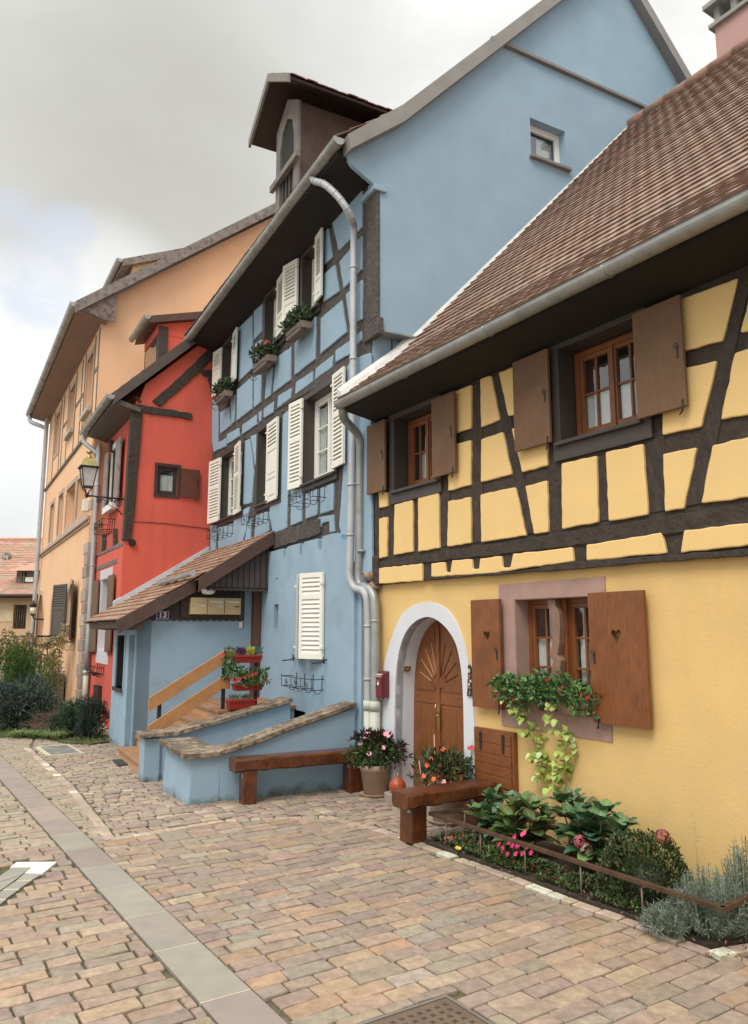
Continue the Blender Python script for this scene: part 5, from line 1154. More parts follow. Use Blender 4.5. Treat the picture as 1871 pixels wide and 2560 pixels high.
for q, s in (([Z2(790, 950), Z2(1015, 838), Z2(1015, 875), Z2(790, 968)], 5), ([Z2(785, 1055), Z2(970, 975), Z2(970, 1015), Z2(785, 1088)], 6)):
    rr('beam', [RF.fac(*p, RD) for p in q], RD - .15, RD + .01, M_TIMG, seed=s)
for q in ([Z2(812, 985), Z2(822, 1060)], [Z2(872, 960), Z2(880, 1030)], [Z2(930, 930), Z2(940, 1005)], [Z2(955, 920), Z2(968, 985)], [Z2(855, 780), Z2(850, 935)], [Z2(945, 730), Z2(945, 880)], [Z2(915, 0), Z2(912, 100)]):
    (ua, za), (ub, zb) = RF.fac(*q[0], RD - .05), RF.fac(*q[1], RD - .05); rr('post', [(ua - .05, za), (ua + .05, za), (ub + .05, zb), (ub - .05, zb)], RD - .13, RD - .02, M_TIMB)
f = MB(); rg = random.Random(41); prof = [(2.0, 7.03), (-3.1, 12.05)]
tile_slope(f, RF.w, lambda d: GU - .12, lambda d: RU + .1, prof, .25, .28, PALT, rg); rrf = f.build('roof', M_TILE, rh)
f = MB(); f.add([RF.w(u, d, z - .03) for u in (GU - .12, RU + .1) for d, z in prof + [(-6.2, 8.8)]], [(0, 1, 4, 3), (1, 2, 5, 4)]); f.build('roof_boarding', M_DKB, rrf)
f = MB(); f.hull8([RF.w(GU - .15, 1.98, 6.80), RF.w(GU - .15, -3.1, 11.8), RF.w(GU - .15, -3.1, 12.1), RF.w(GU - .15, 1.98, 7.08), RF.w(GU - .10, 1.98, 6.80), RF.w(GU - .10, -3.1, 11.8), RF.w(GU - .10, -3.1, 12.1), RF.w(GU - .10, 1.98, 7.08)]); f.build('verge_board', mat('brown_verge', (.10, .075, .065), .6, .2, 16, .15, 4), rrf)
f = MB(); f.hull8([RF.w(GU - .1, 1.40, 6.72), RF.w(RU + .1, 1.40, 6.72), RF.w(RU + .1, 1.95, 6.86), RF.w(GU - .1, 1.95, 6.86), RF.w(GU - .1, 1.40, 6.82), RF.w(RU + .1, 1.40, 6.82), RF.w(RU + .1, 1.98, 6.98), RF.w(GU - .1, 1.98, 6.98)]); f.build('soffit', mat('grey_painted_soffit', (.10, .085, .075), .6, .1, 20, .1, 3), rrf)
gutter('gutter', RF.w, GU - .16, RU + .35, 2.04, 6.99, .085, M_ZINC, rrf, joints=.6)
pu = RU + .0
gpx = [(Z2(708, 0), 2.04), (Z2(712, 25), 2.0), (Z2(830, 75), 1.74), (Z2(838, 110), 1.72)]
pts = [RF.w(RU + .2, 2.04, 6.92), RF.w(RU + .18, 2.02, 6.72), RF.w(RU - .05, 1.74, 6.42), RF.w(RU - .08, 1.70, 6.2), RF.w(RU - .08, 1.70, 1.0)]
pipe('downpipe', pts, .06, M_ZINCP, rh, clips=[RF.w(RU - .08, 1.70, z) for z in (5.6, 3.6)]); f = MB(); f.tube([RF.w(RU - .08, 1.70, 0), RF.w(RU - .08, 1.70, 1.05)], .068, 12).tube([RF.w(RU - .08, 1.70, .97), RF.w(RU - .08, 1.70, 1.07)], .078, 12); f.build('pipe_foot', M_CAST, rh)
# windows of the red house
M_LILAC = mat('pale_lilac_limewash', (.60, .56, .60), .9, .2, 30, .05, 3)
wall('window_surround', PR, rect(8.42, 9.90, 1.28, 3.42), [rect(8.58, 9.72, 1.57, 3.20)], RD - .02, RD + .012, M_LILAC, rh)
wall('window_reveal', PR, rect(8.56, 9.74, 1.56, 3.21), [rect(8.60, 9.70, 1.60, 3.18)], RD - .36, RD - .01, M_LILAC, rh)
window(PR, 8.60, 9.70, 1.60, 3.18, RD - .30, M_WHT, rh, 2, 1, 3, .05)
board_shutter(PR, 7.95, 8.55, 1.55, 3.22, RD + .04, M_SHB, rh); board_shutter(PR, 9.78, 10.50, 1.52, 3.22, RD + .04, M_SHB, rh)
wall('window_surround', PR, rect(8.80, 9.98, 4.82, 6.50), [rect(8.95, 9.83, 4.97, 6.36)], RD - .14, RD - .09, M_WHT, rh)
wall('window_reveal', PR, rect(8.94, 9.84, 4.96, 6.36), [rect(8.98, 9.80, 5.0, 6.32)], RD - .44, RD - .125, M_FRM, rh)
window(PR, 8.99, 9.79, 5.01, 6.31, RD - .38, M_FRM, rh, 2, 1, 2, .05)
f = MB(); f.box(PR, 8.78, 9.94, 4.78, 4.93, RD - .1, RD + .05); f.build('window_sill', M_WHT, rh)
M_OLDSH = mat('weathered_grey_shutter', (.30, .265, .245), .85, .5, 16, .2, 6, grain=((10, 10, 1), (.12, .08, .07), .7))
board_shutter(PR, 8.38, 8.92, 4.95, 6.40, RD - .04, M_OLDSH, rh); board_shutter(PR, 9.88, 10.35, 4.95, 6.35, RD - .04, M_OLDSH, rh)
wall('window_surround', PRg, rect(.44, 1.01, 4.90, 5.66), [rect(.50, .95, 4.96, 5.60)], -.02, .025, M_DKB, rh)
w = window(PRg, .50, .95, 4.96, 5.60, -.05, M_DKB, rh, 1, 1, 1, .04, curtain=[(.55, .90, 5.05, 5.42)])
board_shutter(PRg, .02, .44, 4.94, 5.58, .03, mat('red_brown_shutter', (.12, .035, .02), .5, .2, 16, .25, 4, grain=((10, 10, 1), (.06, .02, .012), .7)), rh)
rack(lambda x, y, z: RF.w(x, RD - .1 + z, y), 8.9, 9.95, 4.30, 4.55, .30, rh, 4, .009)
rack(lambda x, y, z: RF.w(x, RD + z, y), 8.75, 9.7, 1.06, 1.20, .24, rh, 3, .009)
o = MB(); o.box(PR, 8.95, 9.45, .30, .80, RD, RD + .10); o = o.build('meter_box', M_DKB, rh, bevel=.006)
f = MB(); cab = [RF.gab(*Z2(1110, 675), GU), RF.gab(*Z2(1200, 678), GU), RF.gab(*Z2(1380, 692), GU), RF.gab(*Z2(1655, 725), GU), (-.3, RF.gab(*Z2(1655, 725), GU)[1] - .02)]
f.tube([PRg(a, b, .012) for a, b in cab], .007, 5); f.build('cable', M_DKB, rh)
# dormer of the red house
f = MB(); f.box(RF.w, 8.45, 9.8, -1.2, .78, 7.6, 9.02); rd = f.build('dormer', M_RED, rh)
f = MB(); f.hull8([RF.w(8.30, 1.08, 9.20), RF.w(9.95, 1.08, 9.20), RF.w(9.95, -1.6, 9.98), RF.w(8.30, -1.6, 9.98), RF.w(8.30, 1.05, 9.38), RF.w(9.95, 1.05, 9.38), RF.w(9.95, -1.6, 10.18), RF.w(8.30, -1.6, 10.18)]); f.build('dormer_roof', M_VBR, rd)
f = MB(); f.hull8([RF.w(8.44, .86, 9.02), RF.w(9.81, .86, 9.02), RF.w(9.81, -1.2, 9.02), RF.w(8.44, -1.2, 9.02), RF.w(8.44, .86, 9.25), RF.w(9.81, .86, 9.25), RF.w(9.81, -1.2, 9.85), RF.w(8.44, -1.2, 9.85)]); f.build('dormer_gable', M_RED, rd)
f = MB(); f.box(RF.w, 8.40, 9.85, .62, .84, 7.7, 9.22); f.build('dormer_window_frame', M_DKB, rd, bevel=.01); f = MB(); f.box(RF.w, 8.55, 9.70, .80, .85, 8.0, 8.95); f.build('dormer_pane', M_GLASS, rd)
gutter('dormer_gutter', RF.w, 8.28, 10.0, 1.15, 9.34, .07, M_ZINC, rd, joints=.5)

# ---------------------------------------------------------------- ORANGE HOUSE
oh = thing('stone_house', RF.w(15, 1.8, 0), 'large pale orange house with sandstone quoins and a long eave, beyond the red one', 'house')
OU, OD, OE = 10.66, 1.80, 21.3
PO = lambda x, y, z: RF.w(x, z, y); POg = gmap(RF, OU)
def az(pts, d=OD): return [RF.fac(*p, d) for p in pts]
archs = [(13.3, .52, 3.30), (16.9, .40, 3.10)]
def archpoly(c, w, y0, y1, n=8): return [(c - w, y0)] + [(c - w, y1 - w * 1.1)] + [(c + w * math.cos(PI - PI * i / n), y1 - w * 1.1 + w * 1.1 * math.sin(PI * i / n)) for i in range(1, n)] + [(c + w, y1 - w * 1.1), (c + w, y0)]
oholes = [archpoly(13.0, .42, 1.75, 3.28), archpoly(16.6, .42, 1.75, 3.15), archpoly(20.2, .85, .9, 3.3), rect(11.5, 13.1, 5.05, 6.15), rect(13.45, 15.2, 5.05, 6.2), rect(16.0, 17.0, 5.02, 6.3), rect(18.2, 19.1, 5.02, 6.3), archpoly(14.1, .45, -.1, .95),
          rect(11.55, 12.6, 7.95, 9.45), rect(14.75, 15.85, 8.1, 9.5), rect(18.2, 19.2, 8.1, 9.5)]
wall('street_wall', PO, rect(OU, OE, -.2, 9.95), oholes, OD - .35, OD, M_ORA, oh)
wall('gable_wall', POg, [(OD, -.2), (OD, 10.3), (1.55, 10.68), (-6, 16.7), (-12, 11.2), (-12, -.2)], [], -.3, -.001, M_ORA, oh)
f = MB(); f.box(RF.w, OE - .3, OE, -12, OD - .36, -.2, 9.9); f.build('far_wall', M_ORA, oh)
M_DARKG = M_DARK
f = MB()
for (a, b, c, e) in ((11.4, 13.3, 4.9, 6.4), (13.35, 15.35, 4.9, 6.4), (15.9, 17.1, 4.9, 6.4), (18.1, 19.2, 4.9, 6.4), (12.4, 13.6, 1.6, 3.4), (16.1, 17.1, 1.6, 3.3), (19.2, 21.2, .8, 3.4), (13.5, 14.7, 0, 1.1), (11.5, 12.7, 7.8, 9.6), (14.7, 15.9, 7.9, 9.6), (18.1, 19.3, 7.9, 9.6)): f.box(PO, a, b, c, e, OD - .40, OD - .36)
f.build('dark_backing', M_DARK, oh)  # flat black sheets behind the holes stand in for unlit rooms
M_PINKST = mat('pale_pink_stone', (.50, .37, .29), .85, .3, 40, .08, 3)
def ow(x0, x1, y0, y1, nc, rows, m, cols=1):
    w = window(PO, x0, x1, y0, y1, OD - .2, m, oh, nc, cols, rows, .05, room=False, bar=.04); return w
M_BEIW = mat('beige_window_paint', (.42, .34, .27), .6)
for (a, b, c, e, n) in ((11.5, 13.1, 5.05, 6.15, 2), (13.45, 15.2, 5.05, 6.2, 2), (16.0, 17.0, 5.02, 6.3, 1), (18.2, 19.1, 5.02, 6.3, 1), (11.55, 12.6, 7.95, 9.45, 1), (14.75, 15.85, 8.1, 9.5, 1), (18.2, 19.2, 8.1, 9.5, 1)):
    surround('window_surround', PO, (a - .14, b + .14, c - .14, e + .14), (a, b, c, e), OD - .02, OD + .02, M_PINKST if c < 7 else M_PINKST, oh); ow(a, b, c, e, n, 3, M_BEIW)
for (c, w_, y0, y1) in ((13.0, .42, 1.75, 3.28), (16.6, .42, 1.75, 3.15), (20.2, .85, .9, 3.3), (14.1, .45, -.1, .95)):
    wall('arch_surround', PO, archpoly(c, w_ + .17, y0 - .0, y1 + .17), [archpoly(c, w_, y0 + .001, y1)], OD - .02, OD + .03, M_PINKST, oh)
for c in (13.0, 16.6): ow(c - .42, c + .42, 1.75, 2.85, 1, 2, M_BEIW)
M_SHO = mat('olive_brown_shutter', (.085, .068, .052), .55, .1, 20, .1, 4)
louvre_shutter(PO, 14.0, 15.7, 1.78, 3.25, OD + .05, M_SHO, oh, ((0, .55, 'p'), (.55, 1, 'l')), swing=.25, hinge=1) if False else None
louvre_shutter(PO, 13.45, 14.30, 1.78, 3.30, OD + .06, M_SHO, oh, ((0, .55, 'p'), (.55, 1, 'l')), swing=.28, hinge=0)
louvre_shutter(PO, 11.70, 12.55, 1.78, 3.30, OD + .04, M_SHO, oh, ((0, .55, 'p'), (.55, 1, 'l')), swing=.12, hinge=1)
f = MB(); f.box(PO, OU, OE, 4.74, 4.86, OD, OD + .09); f.box(PO, OU, OE, 4.66, 4.74, OD, OD + .04); f.build('stone_cornice', M_PINKST, oh, bevel=.02)
f = MB(); f.box(PO, OU, OE, 7.15, 7.24, OD, OD + .05); f.build('band', M_TIMG, oh)
rg = random.Random(8)
for (a, b, c, e) in ((10.72, 10.84, 7.2, 9.8), (12.85, 12.97, 7.2, 9.8), (11.3, 11.40, 7.2, 9.8), (13.4, 13.5, 7.2, 9.8), (14.5, 14.6, 7.2, 9.8), (16.1, 16.2, 7.2, 9.8), (17.2, 17.3, 7.2, 9.8), (17.8, 17.9, 7.2, 9.8), (19.5, 19.6, 7.2, 9.8), (10.7, 11.3, 8.7, 8.8), (12.9, 13.4, 8.6, 8.7), (13.5, 14.5, 8.6, 8.7), (16.2, 17.2, 8.6, 8.7), (11.5, 12.7, 7.8, 7.9), (14.7, 15.9, 7.95, 8.05)):
    f = MB(); f.prism(PO, rough_poly(rect(a, b, c, e), .012, .01, .3, rg), OD - .01, OD + .015); f.build('beam', M_TIMG, oh)
for (a, b, c, e) in ((11.6, 11.75, 7.75, 7.95),): pass
for (a, b, c) in ((11.45, 12.7, 7.76), (14.65, 15.95, 7.92)): f = MB(); f.box(PO, a, b, c, c + .12, OD, OD + .12); f.build('window_ledge', mat('pale_box', (.45, .42, .38), .7), oh)
# quoins
for i in range(15):
    z0 = .02 + i * .30; L_ = .62 if i % 2 else .42; f = MB(); 
    if z0 > 4.2: break
    f.box(PO, OU - .006, OU + L_, z0, z0 + .285, OD - .2, OD + .022); o = f.build('quoin', mat('quoin_stone_%d' % (i % 3), ((.40, .305, .26), (.47, .37, .31), (.35, .26, .225))[i % 3], .85, .4, 30, .15, 4), oh, bevel=.012)
for z0 in (5.0, 5.35):
    f = MB(); f.box(PO, OU - .006, OU + .3, z0, z0 + .28, OD - .2, OD + .02); f.build('quoin', M_PINKST, oh, bevel=.012)
# eaves, roof
M_OSOF = mat('red_brown_soffit_boards', (.30, .19, .155), .8, .2, 10, .12, 2, grain=((2, 2, 8), (.2, .12, .1), .4))
f = MB(); f.hull8([RF.w(OU - .25, OD - .1, 9.86), RF.w(OE + .4, OD - .1, 9.86), RF.w(OE + .4, 2.42, 10.02), RF.w(OU - .25, 2.42, 10.02), RF.w(OU - .25, OD - .1, 9.96), RF.w(OE + .4, OD - .1, 9.96), RF.w(OE + .4, 2.44, 10.12), RF.w(OU - .25, 2.44, 10.12)]); f.build('soffit', M_OSOF, oh)
oprof = [(2.50, 10.16), (-1.7, 13.52), (-6.0, 16.95)]
f = MB(); rg = random.Random(51); tile_slope(f, RF.w, lambda d: OU - .3, lambda d: OE + .4, oprof, .4, .4, PALT, rg); orf = f.build('roof', M_TILE, oh)
f = MB(); f.add([RF.w(u, d, z - .04) for u in (OU - .3, OE + .4) for d, z in oprof + [(-12.3, 11)]], [(0, 1, 5, 4), (1, 2, 6, 5), (2, 3, 7, 6)]); f.build('roof_boarding', M_DKB, orf)
f = MB()
for a, b in zip(oprof, oprof[1:]): f.hull8([RF.w(OU - .36, a[0], a[1] - .26), RF.w(OU - .36, b[0], b[1] - .26), RF.w(OU - .36, b[0], b[1] + .05), RF.w(OU - .36, a[0], a[1] + .05), RF.w(OU - .30, a[0], a[1] - .26), RF.w(OU - .30, b[0], b[1] - .26), RF.w(OU - .30, b[0], b[1] + .05), RF.w(OU - .30, a[0], a[1] + .05)])
f.build('verge_board', mat('peeling_grey_verge', (.24, .205, .185), .85, .5, 10, .2, 5, stain=((.10, .07, .06), 7, .5, .62, .8)), orf)
f = MB(); f.prism(gmap(RF, OU - .26), [(2.40, 10.05), (1.50, 10.78), (1.50, 9.9), (1.75, 9.88)], 0, .03); f.build('eaves_cheek', mat('peeling_boards', (.22, .17, .145), .85, .5, 10, .2, 5, stain=((.08, .055, .05), 8, .48, .6, .8)), orf)
gutter('gutter', RF.w, OU - .34, OE + .5, 2.52, 10.16, .10, M_ZINC, orf, joints=1.5)
pipe('downpipe', [RF.w(OE + .2, 2.5, 10.05), RF.w(OE + .15, 2.45, 9.8), RF.w(OE - .3, 1.98, 9.5), RF.w(OE - .35, 1.95, 9.2), RF.w(OE - .35, 1.95, .2)], .075, M_ZINCP, oh, clips=[RF.w(OE - .35, 1.95, z) for z in (7.6, 5.9, 4.2, 2.6)])
# roof dormer of the orange house
f = MB(); f.prism(gmap(RF, 13.2), [RF.gab(*Z1(*q), 13.2) for q in ((885, 580), (918, 440), (1395, 318), (1500, 330), (1500, 580))], -2.0, 0); od = f.build('dormer', mat('cream_render', (.62, .50, .30), .9, .2, 20, .05, 3), oh)
f = MB(); f.hull8([RF.w(13.0, .95, 12.72), RF.w(15.4, .95, 12.72), RF.w(15.4, -4.0, 15.0), RF.w(13.0, -4.0, 15.0), RF.w(13.0, .95, 12.95), RF.w(15.4, .95, 12.95), RF.w(15.4, -4.0, 15.2), RF.w(13.0, -4.0, 15.2)]); f.build('dormer_roof', MATS['peeling_grey_verge'], od)
gutter('dormer_gutter', RF.w, 12.95, 15.5, 1.03, 12.9, .09, M_ZINC, od, joints=.8)
# white box and wall lantern
f = MB(); f.box(PO, 10.95, 11.12, 5.0, 5.3, OD, OD + .14); f.build('junction_box', M_WHT, oh, bevel=.01)
lt = thing('wall_lantern', PO(19.1, 2.6, OD), 'small black wall lantern beside the arched doorway of the orange house', 'lantern')
f = MB(); f.tube([PO(19.1, 2.4, OD), PO(19.1, 2.4, OD + .30), PO(19.1, 2.52, OD + .36)], .025, 6); f.build('bracket', M_IRON, lt)
c0 = PO(19.1, 2.52, OD + .36); f = MB(); f.lathe(c0, [(.05, 0), (.08, .03), (.10, .30), (.15, .32), (.05, .45), (.02, .52)], 6); f.build('lantern_head', M_IRON, lt)
f = MB(); f.lathe(c0, [(.088, .06), (.108, .28)], 6); f.build('lantern_glass', mat('frosted_glass', (.7, .7, .65), .3), lt)
# outside steps and iron railing before the arched doorway
sr = thing('iron_railing', RF.w(14, 2.8, 0), 'black iron railing of the raised doorstep before the orange house', 'railing')
for k in range(9):
    d_ = 2.02 + k * .15; f = MB(); f.tube([RF.w(13.0, d_, .9), RF.w(13.0, d_, 1.86)], .016, 5); f.build('baluster', M_IRON, sr)
f = MB(); f.tube([RF.w(13.0, 1.9, 1.87), RF.w(13.0, 3.25, 1.87), RF.w(20.5, 3.25, 1.87)], .024, 6); f.build('top_rail', M_IRON, sr)
f = MB(); f.tube([RF.w(13.0, 3.25, 1.80), RF.w(13.0, 3.62, .55)], .045, 6); f.build('hand_rail', M_IRON, sr)
f = MB(); f.box(RF.w, 13.0, 21.0, 1.85, 3.3, -.1, .88); o = f.build('doorstep', mat('grey_brown_rubble', (.26, .22, .17), .95, 1, 6, .3, 4, dist=.04, stain=((.12, .13, .06), 4, .5, .65, .6)), None); tag(o, 'raised stone doorstep of the orange house, behind the bushes', 'doorstep')

# ---------------------------------------------------------------- street lantern on the red house
sl = thing('street_lantern', RF.w(8.0, 1.6, 4.88), 'brass-topped glass lantern on a scrolled iron bracket from the red house', 'street lamp')
LU = 8.0; PL = gmap(RF, LU)
f = MB(); f.tube([PL(1.52, 4.88, 0), PL(2.34, 4.90, 0)], .018, 8); 
for (cx, cy, r0, t0, s) in ((1.64, 4.78, .09, 0, 1), (2.05, 4.80, .06, PI, -1)): scroll(f, PL, spiral(cx, cy, 0, r0, .012, t0, 1.8 * s), .010, 6)
f.tube([PL(*p, 0) for p in [(1.56, 4.52), (1.60, 4.62), (1.72, 4.68), (1.82, 4.72), (1.95, 4.84), (2.12, 4.87)]], .009, 6)
f.tube([PL(*p, 0) for p in [(1.53, 4.55), (1.60, 4.58), (1.68, 4.66), (1.66, 4.74)]], .009, 6)
for (cx, cy) in ((1.86, 4.80), (1.90, 4.74), (1.82, 4.84)): scroll(f, PL, spiral(cx, cy, 0, .03, .008, 0, 1.3, 12), .007, 5)
f.box(PL, 1.46, 1.52, 4.48, 4.98, -.03, .03); f.build('bracket', M_IRON, sl)
c0 = RF.w(LU, 2.30, 4.90)
f = MB(); f.lathe(c0, [(.015, -.05), (.045, -.02), (.03, .02), (.05, .05)], 10)
for k in range(4):
    a = PI / 4 + k * PI / 2 + math.radians(29.4); dx, dy = math.cos(a), math.sin(a)
    f.tube([c0 + Vector((dx * r, dy * r, z)) for r, z in ((.03, .03), (.05, .10), (.12, .14), (.145, .20))], .010, 6)
    f.tube([c0 + Vector((dx * r, dy * r, z)) for r, z in ((.135, .18), (.225, .60))], .012, 6)
def sq(mb, rz, col=None):
    vs = []; n = len(rz)
    for r, z in rz:
        for k in range(4): a = PI / 4 + k * PI / 2 + math.radians(29.4); vs.append(c0 + Vector((math.cos(a) * r, math.sin(a) * r, z)))
    fs = [(i * 4 + k, i * 4 + (k + 1) % 4, i * 4 + 4 + (k + 1) % 4, i * 4 + 4 + k) for i in range(n - 1) for k in range(4)] + [(3, 2, 1, 0), tuple(4 * n - 4 + k for k in range(4))]
    mb.add(vs, fs, col)
sq(f, [(.13, .17), (.15, .17), (.15, .20), (.13, .20)]); sq(f, [(.22, .585), (.285, .60), (.285, .62), (.22, .64)]); f.build('lantern_frame', M_IRON, sl)
f = MB(); sq(f, [(.128, .20), (.212, .585)]); f.build('lantern_glass', mat('hammered_glass', (.62, .57, .55), .18, .8, 60, .1, 20, spec=.8, dist=.01), sl)
f = MB(); sq(f, [(.24, .625), (.165, .79), (.10, .83)]); f.lathe(c0, [(.06, .82), (.05, .86), (.03, .88), (.03, .92), (.075, .95), (.07, .97), (.02, 1.0)], 12); f.build('brass_cap', mat('old_brass', (.42, .34, .13), .35, .2, 20, .2, 6, metal=.7), sl)

# ---------------------------------------------------------------- FAR HOUSE
fh = thing('far_house', Vector((-23, 42, 0)), 'distant cream house under a broad mottled red tile roof at the left edge', 'house')
PW = lambda x, y, z: Vector((x, 40 - z, y))
def wx(px, py, Y=40.0): r = ray(px, py); t = Y / r.y; return (r.x * t, CAMH + r.z * t)
M_CREAM = mat('cream_orange_render', (.62, .42, .26), .9, .2, 10, .08, 1)
ez = wx(50, 1490)[1]
wa = [wx(*Z2(118, 1362)), wx(*Z2(210, 1560))]; wb = [wx(*Z2(5, 1350)), wx(*Z2(105, 1500))]
wall('wall', PW, rect(-34, -14, -.5, ez + .1), [rect(wa[0][0], wa[1][0], wa[1][1], wa[0][1])], -.4, 0, M_CREAM, fh)
f = MB(); f.box(PW, -34, -14, -.5, ez, -11, -10.6); f.build('back_wall', M_CREAM, fh)
f = MB(); f.box(PW, wb[0][0], wb[1][0], wb[1][1], wb[0][1], 0, .03); f.build('blind_panel', mat('pale_cream', (.70, .55, .38), .9), fh)
f = MB(); f.box(PW, wa[0][0] - .1, wa[1][0] + .1, wa[1][1], wa[0][1], -.5, -.45); fw_ = f.build('window', M_DARK, fh)
f = MB()
for k in range(6): x = wa[0][0] + (wa[1][0] - wa[0][0]) * (k + .5) / 6; f.tube([PW(x, wa[1][1], -.1), PW(x, wa[0][1], -.1)], .03, 5)
f.build('grille', M_TIMG, fw_)
rtop = wx(50, 1350, 45.5)[1]
f = MB(); rg = random.Random(61); PALF = [((.44, .235, .165), 10), ((.40, .22, .155), 10), ((.38, .25, .18), 8), ((.34, .24, .17), 6), ((.46, .29, .21), 5), ((.30, .21, .15), 3)]
tile_slope(f, lambda x, y, z: Vector((x, y, z)), lambda d: -34.5, lambda d: -13.5, [(39.5, ez), (45.5, rtop)], .42, .22, PALF, rg, vary=.06); fr_ = f.build('roof', M_TILE, fh)
f = MB(); f.add([Vector(q) for q in ((-34.5, 39.5, ez - .05), (-13.5, 39.5, ez - .05), (-13.5, 45.5, rtop - .05), (-34.5, 45.5, rtop - .05), (-13.5, 51.5, ez), (-34.5, 51.5, ez))], [(0, 1, 2, 3), (3, 2, 4, 5)]); f.build('roof_boarding', M_DKB, fr_)
f = MB(); f.tube([Vector((-34.5, 45.5, rtop)), Vector((-13.5, 45.5, rtop))], .14, 8, col=(.5, .26, .17)); f.build('ridge', M_TILE, fr_)
f = MB(); f.tube([Vector((-34.5, 39.4, ez - .02)), Vector((-13.5, 39.4, ez - .02))], .10, 8); f.build('gutter', M_DKB, fh)
# its two dormers
YD = 40.6; a = wx(*Z2(140, 1075), YD); b = wx(*Z2(262, 1190), YD); apx = wx(*Z2(215, 1005), YD + .8)
f = MB(); f.box(lambda x, y, z: Vector((x, z, y)), a[0], b[0], b[1], a[1], YD, YD + 3); dd = f.build('dormer', M_TIMG, fr_)
f = MB(); f.box(lambda x, y, z: Vector((x, z, y)), a[0] + .3, b[0] - .3, b[1] + .1, a[1] - .08, YD - .03, YD - .01); f.build('dormer_window', M_DARK, fr_)
f = MB(); cx_ = (a[0] + b[0]) / 2
f.add([Vector((a[0] - .3, YD - .35, a[1] - .05)), Vector((b[0] + .3, YD - .35, a[1] - .05)), Vector((cx_ + .2, YD + .9, apx[1])), Vector((b[0] + .3, YD + 2.8, a[1] + .3)), Vector((a[0] - .3, YD + 2.8, a[1] + .3)), Vector((cx_ + .2, YD + 3.5, apx[1]))], [(0, 1, 2), (1, 3, 5, 2), (0, 2, 5, 4), (0, 4, 3, 1)], (.46, .26, .18)); f.build('dormer_roof', M_TILE, fr_)
f = MB(); xm = (a[0] + b[0]) / 2; f.box(lambda x, y, z: Vector((x, z, y)), xm + .08, xm + .5, b[1] + .12, b[1] + .36, YD - .06, YD - .04); f.build('white_pane', M_WHT, fr_)
f = MB(); f.box(lambda x, y, z: Vector((x, z, y)), xm - .03, xm + .03, b[1] + .1, a[1] - .08, YD - .08, YD - .05).box(lambda x, y, z: Vector((x, z, y)), a[0] + .3, b[0] - .3, (a[1] + b[1]) / 2 - .02, (a[1] + b[1]) / 2 + .02, YD - .07, YD - .05); f.build('glazing_bars', M_TIMG, fr_)
YD = 43.1; a = wx(*Z2(20, 945), YD); b = wx(*Z2(78, 990), YD); t_ = wx(*Z2(48, 928), YD)
f = MB(); f.prism(lambda x, y, z: Vector((x, z, y)), [(a[0], b[1]), (b[0], b[1]), (b[0], a[1] - .1), (t_[0], t_[1]), (a[0], a[1] - .1)], YD, YD + 2); f.build('small_dormer', M_TIMG, fr_)
f = MB(); f.prism(lambda x, y, z: Vector((x, z, y)), [(a[0] + .35, b[1] + .25), (b[0] - .35, b[1] + .25), (b[0] - .35, a[1] - .35), (t_[0], a[1] - .15), (a[0] + .35, a[1] - .35)], YD - .03, YD - .01); f.build('small_dormer_light', mat('grey_light', (.42, .40, .40), .5), fr_)
# ---------------------------------------------------------------- foliage helpers
def leaf(mb, p, d, up, L, W, col, fold=.25, droop=.0):
    d = d.normalized(); s = d.cross(up)
    if s.length < 1e-4: s = d.orthogonal()
    s.normalize(); n = s.cross(d).normalized()
    mid = p + d * L * .45; tip = p + d * L - n * L * droop; a = mid + s * W / 2 + n * W * fold; b = mid - s * W / 2 + n * W * fold
    mb.add([p, a, tip, b], [(0, 1, 2), (0, 2, 3)], col)
def big_leaf(mb, p, d, up, L, W, col, col2=None, n=6, droop=.35, fold=.18, rg=random):
    d = d.normalized(); s = d.cross(up).normalized(); vs = []; cur = Vector(p); dr = d.copy(); ax = s; cols = []
    for i in range(n + 1):
        t = i / n; w = W / 2 * (math.sin(PI * min(1, t * .93 + .05)) ** .75) * (1.1 - .25 * t); 
        if i == n: w = 0
        nn = ax.cross(dr).normalized(); wv = .006 * math.sin(i * 2.1)
        vs += [cur + ax * w + nn * (w * fold * 2 + wv), cur + ax * w * .045, cur - ax * w * .045, cur - ax * w + nn * (w * fold * 2 - wv)]
        cur = cur + dr * L / n; dr = (Matrix.Rotation(-droop / n * 2.2, 3, ax) @ dr)
    fs = []
    for i in range(n): a = i * 4; fs += [(a, a + 1, a + 5, a + 4), (a + 1, a + 2, a + 6, a + 5), (a + 2, a + 3, a + 7, a + 6)]
    o = len(mb.v); mb.v += vs; mb.f += [tuple(k + o for k in f) for f in fs]
    for i in range(n):
        c = col if not col2 else tuple(x + (y - x) * max(0, (i / n - .3)) * 1.2 for x, y in zip(col, col2))
        mb.c += [jcol(c, .05, rg), tuple(min(.6, x * 1.9 + .03) for x in c), jcol(tuple(x * .95 for x in c), .05, rg)]; mb.sm += [True, True, True]
def rdir(rg, zmin=-1.0):
    while True:
        v = Vector((rg.uniform(-1, 1), rg.uniform(-1, 1), rg.uniform(zmin, 1)))
        if .05 < v.length < 1: return v.normalized()
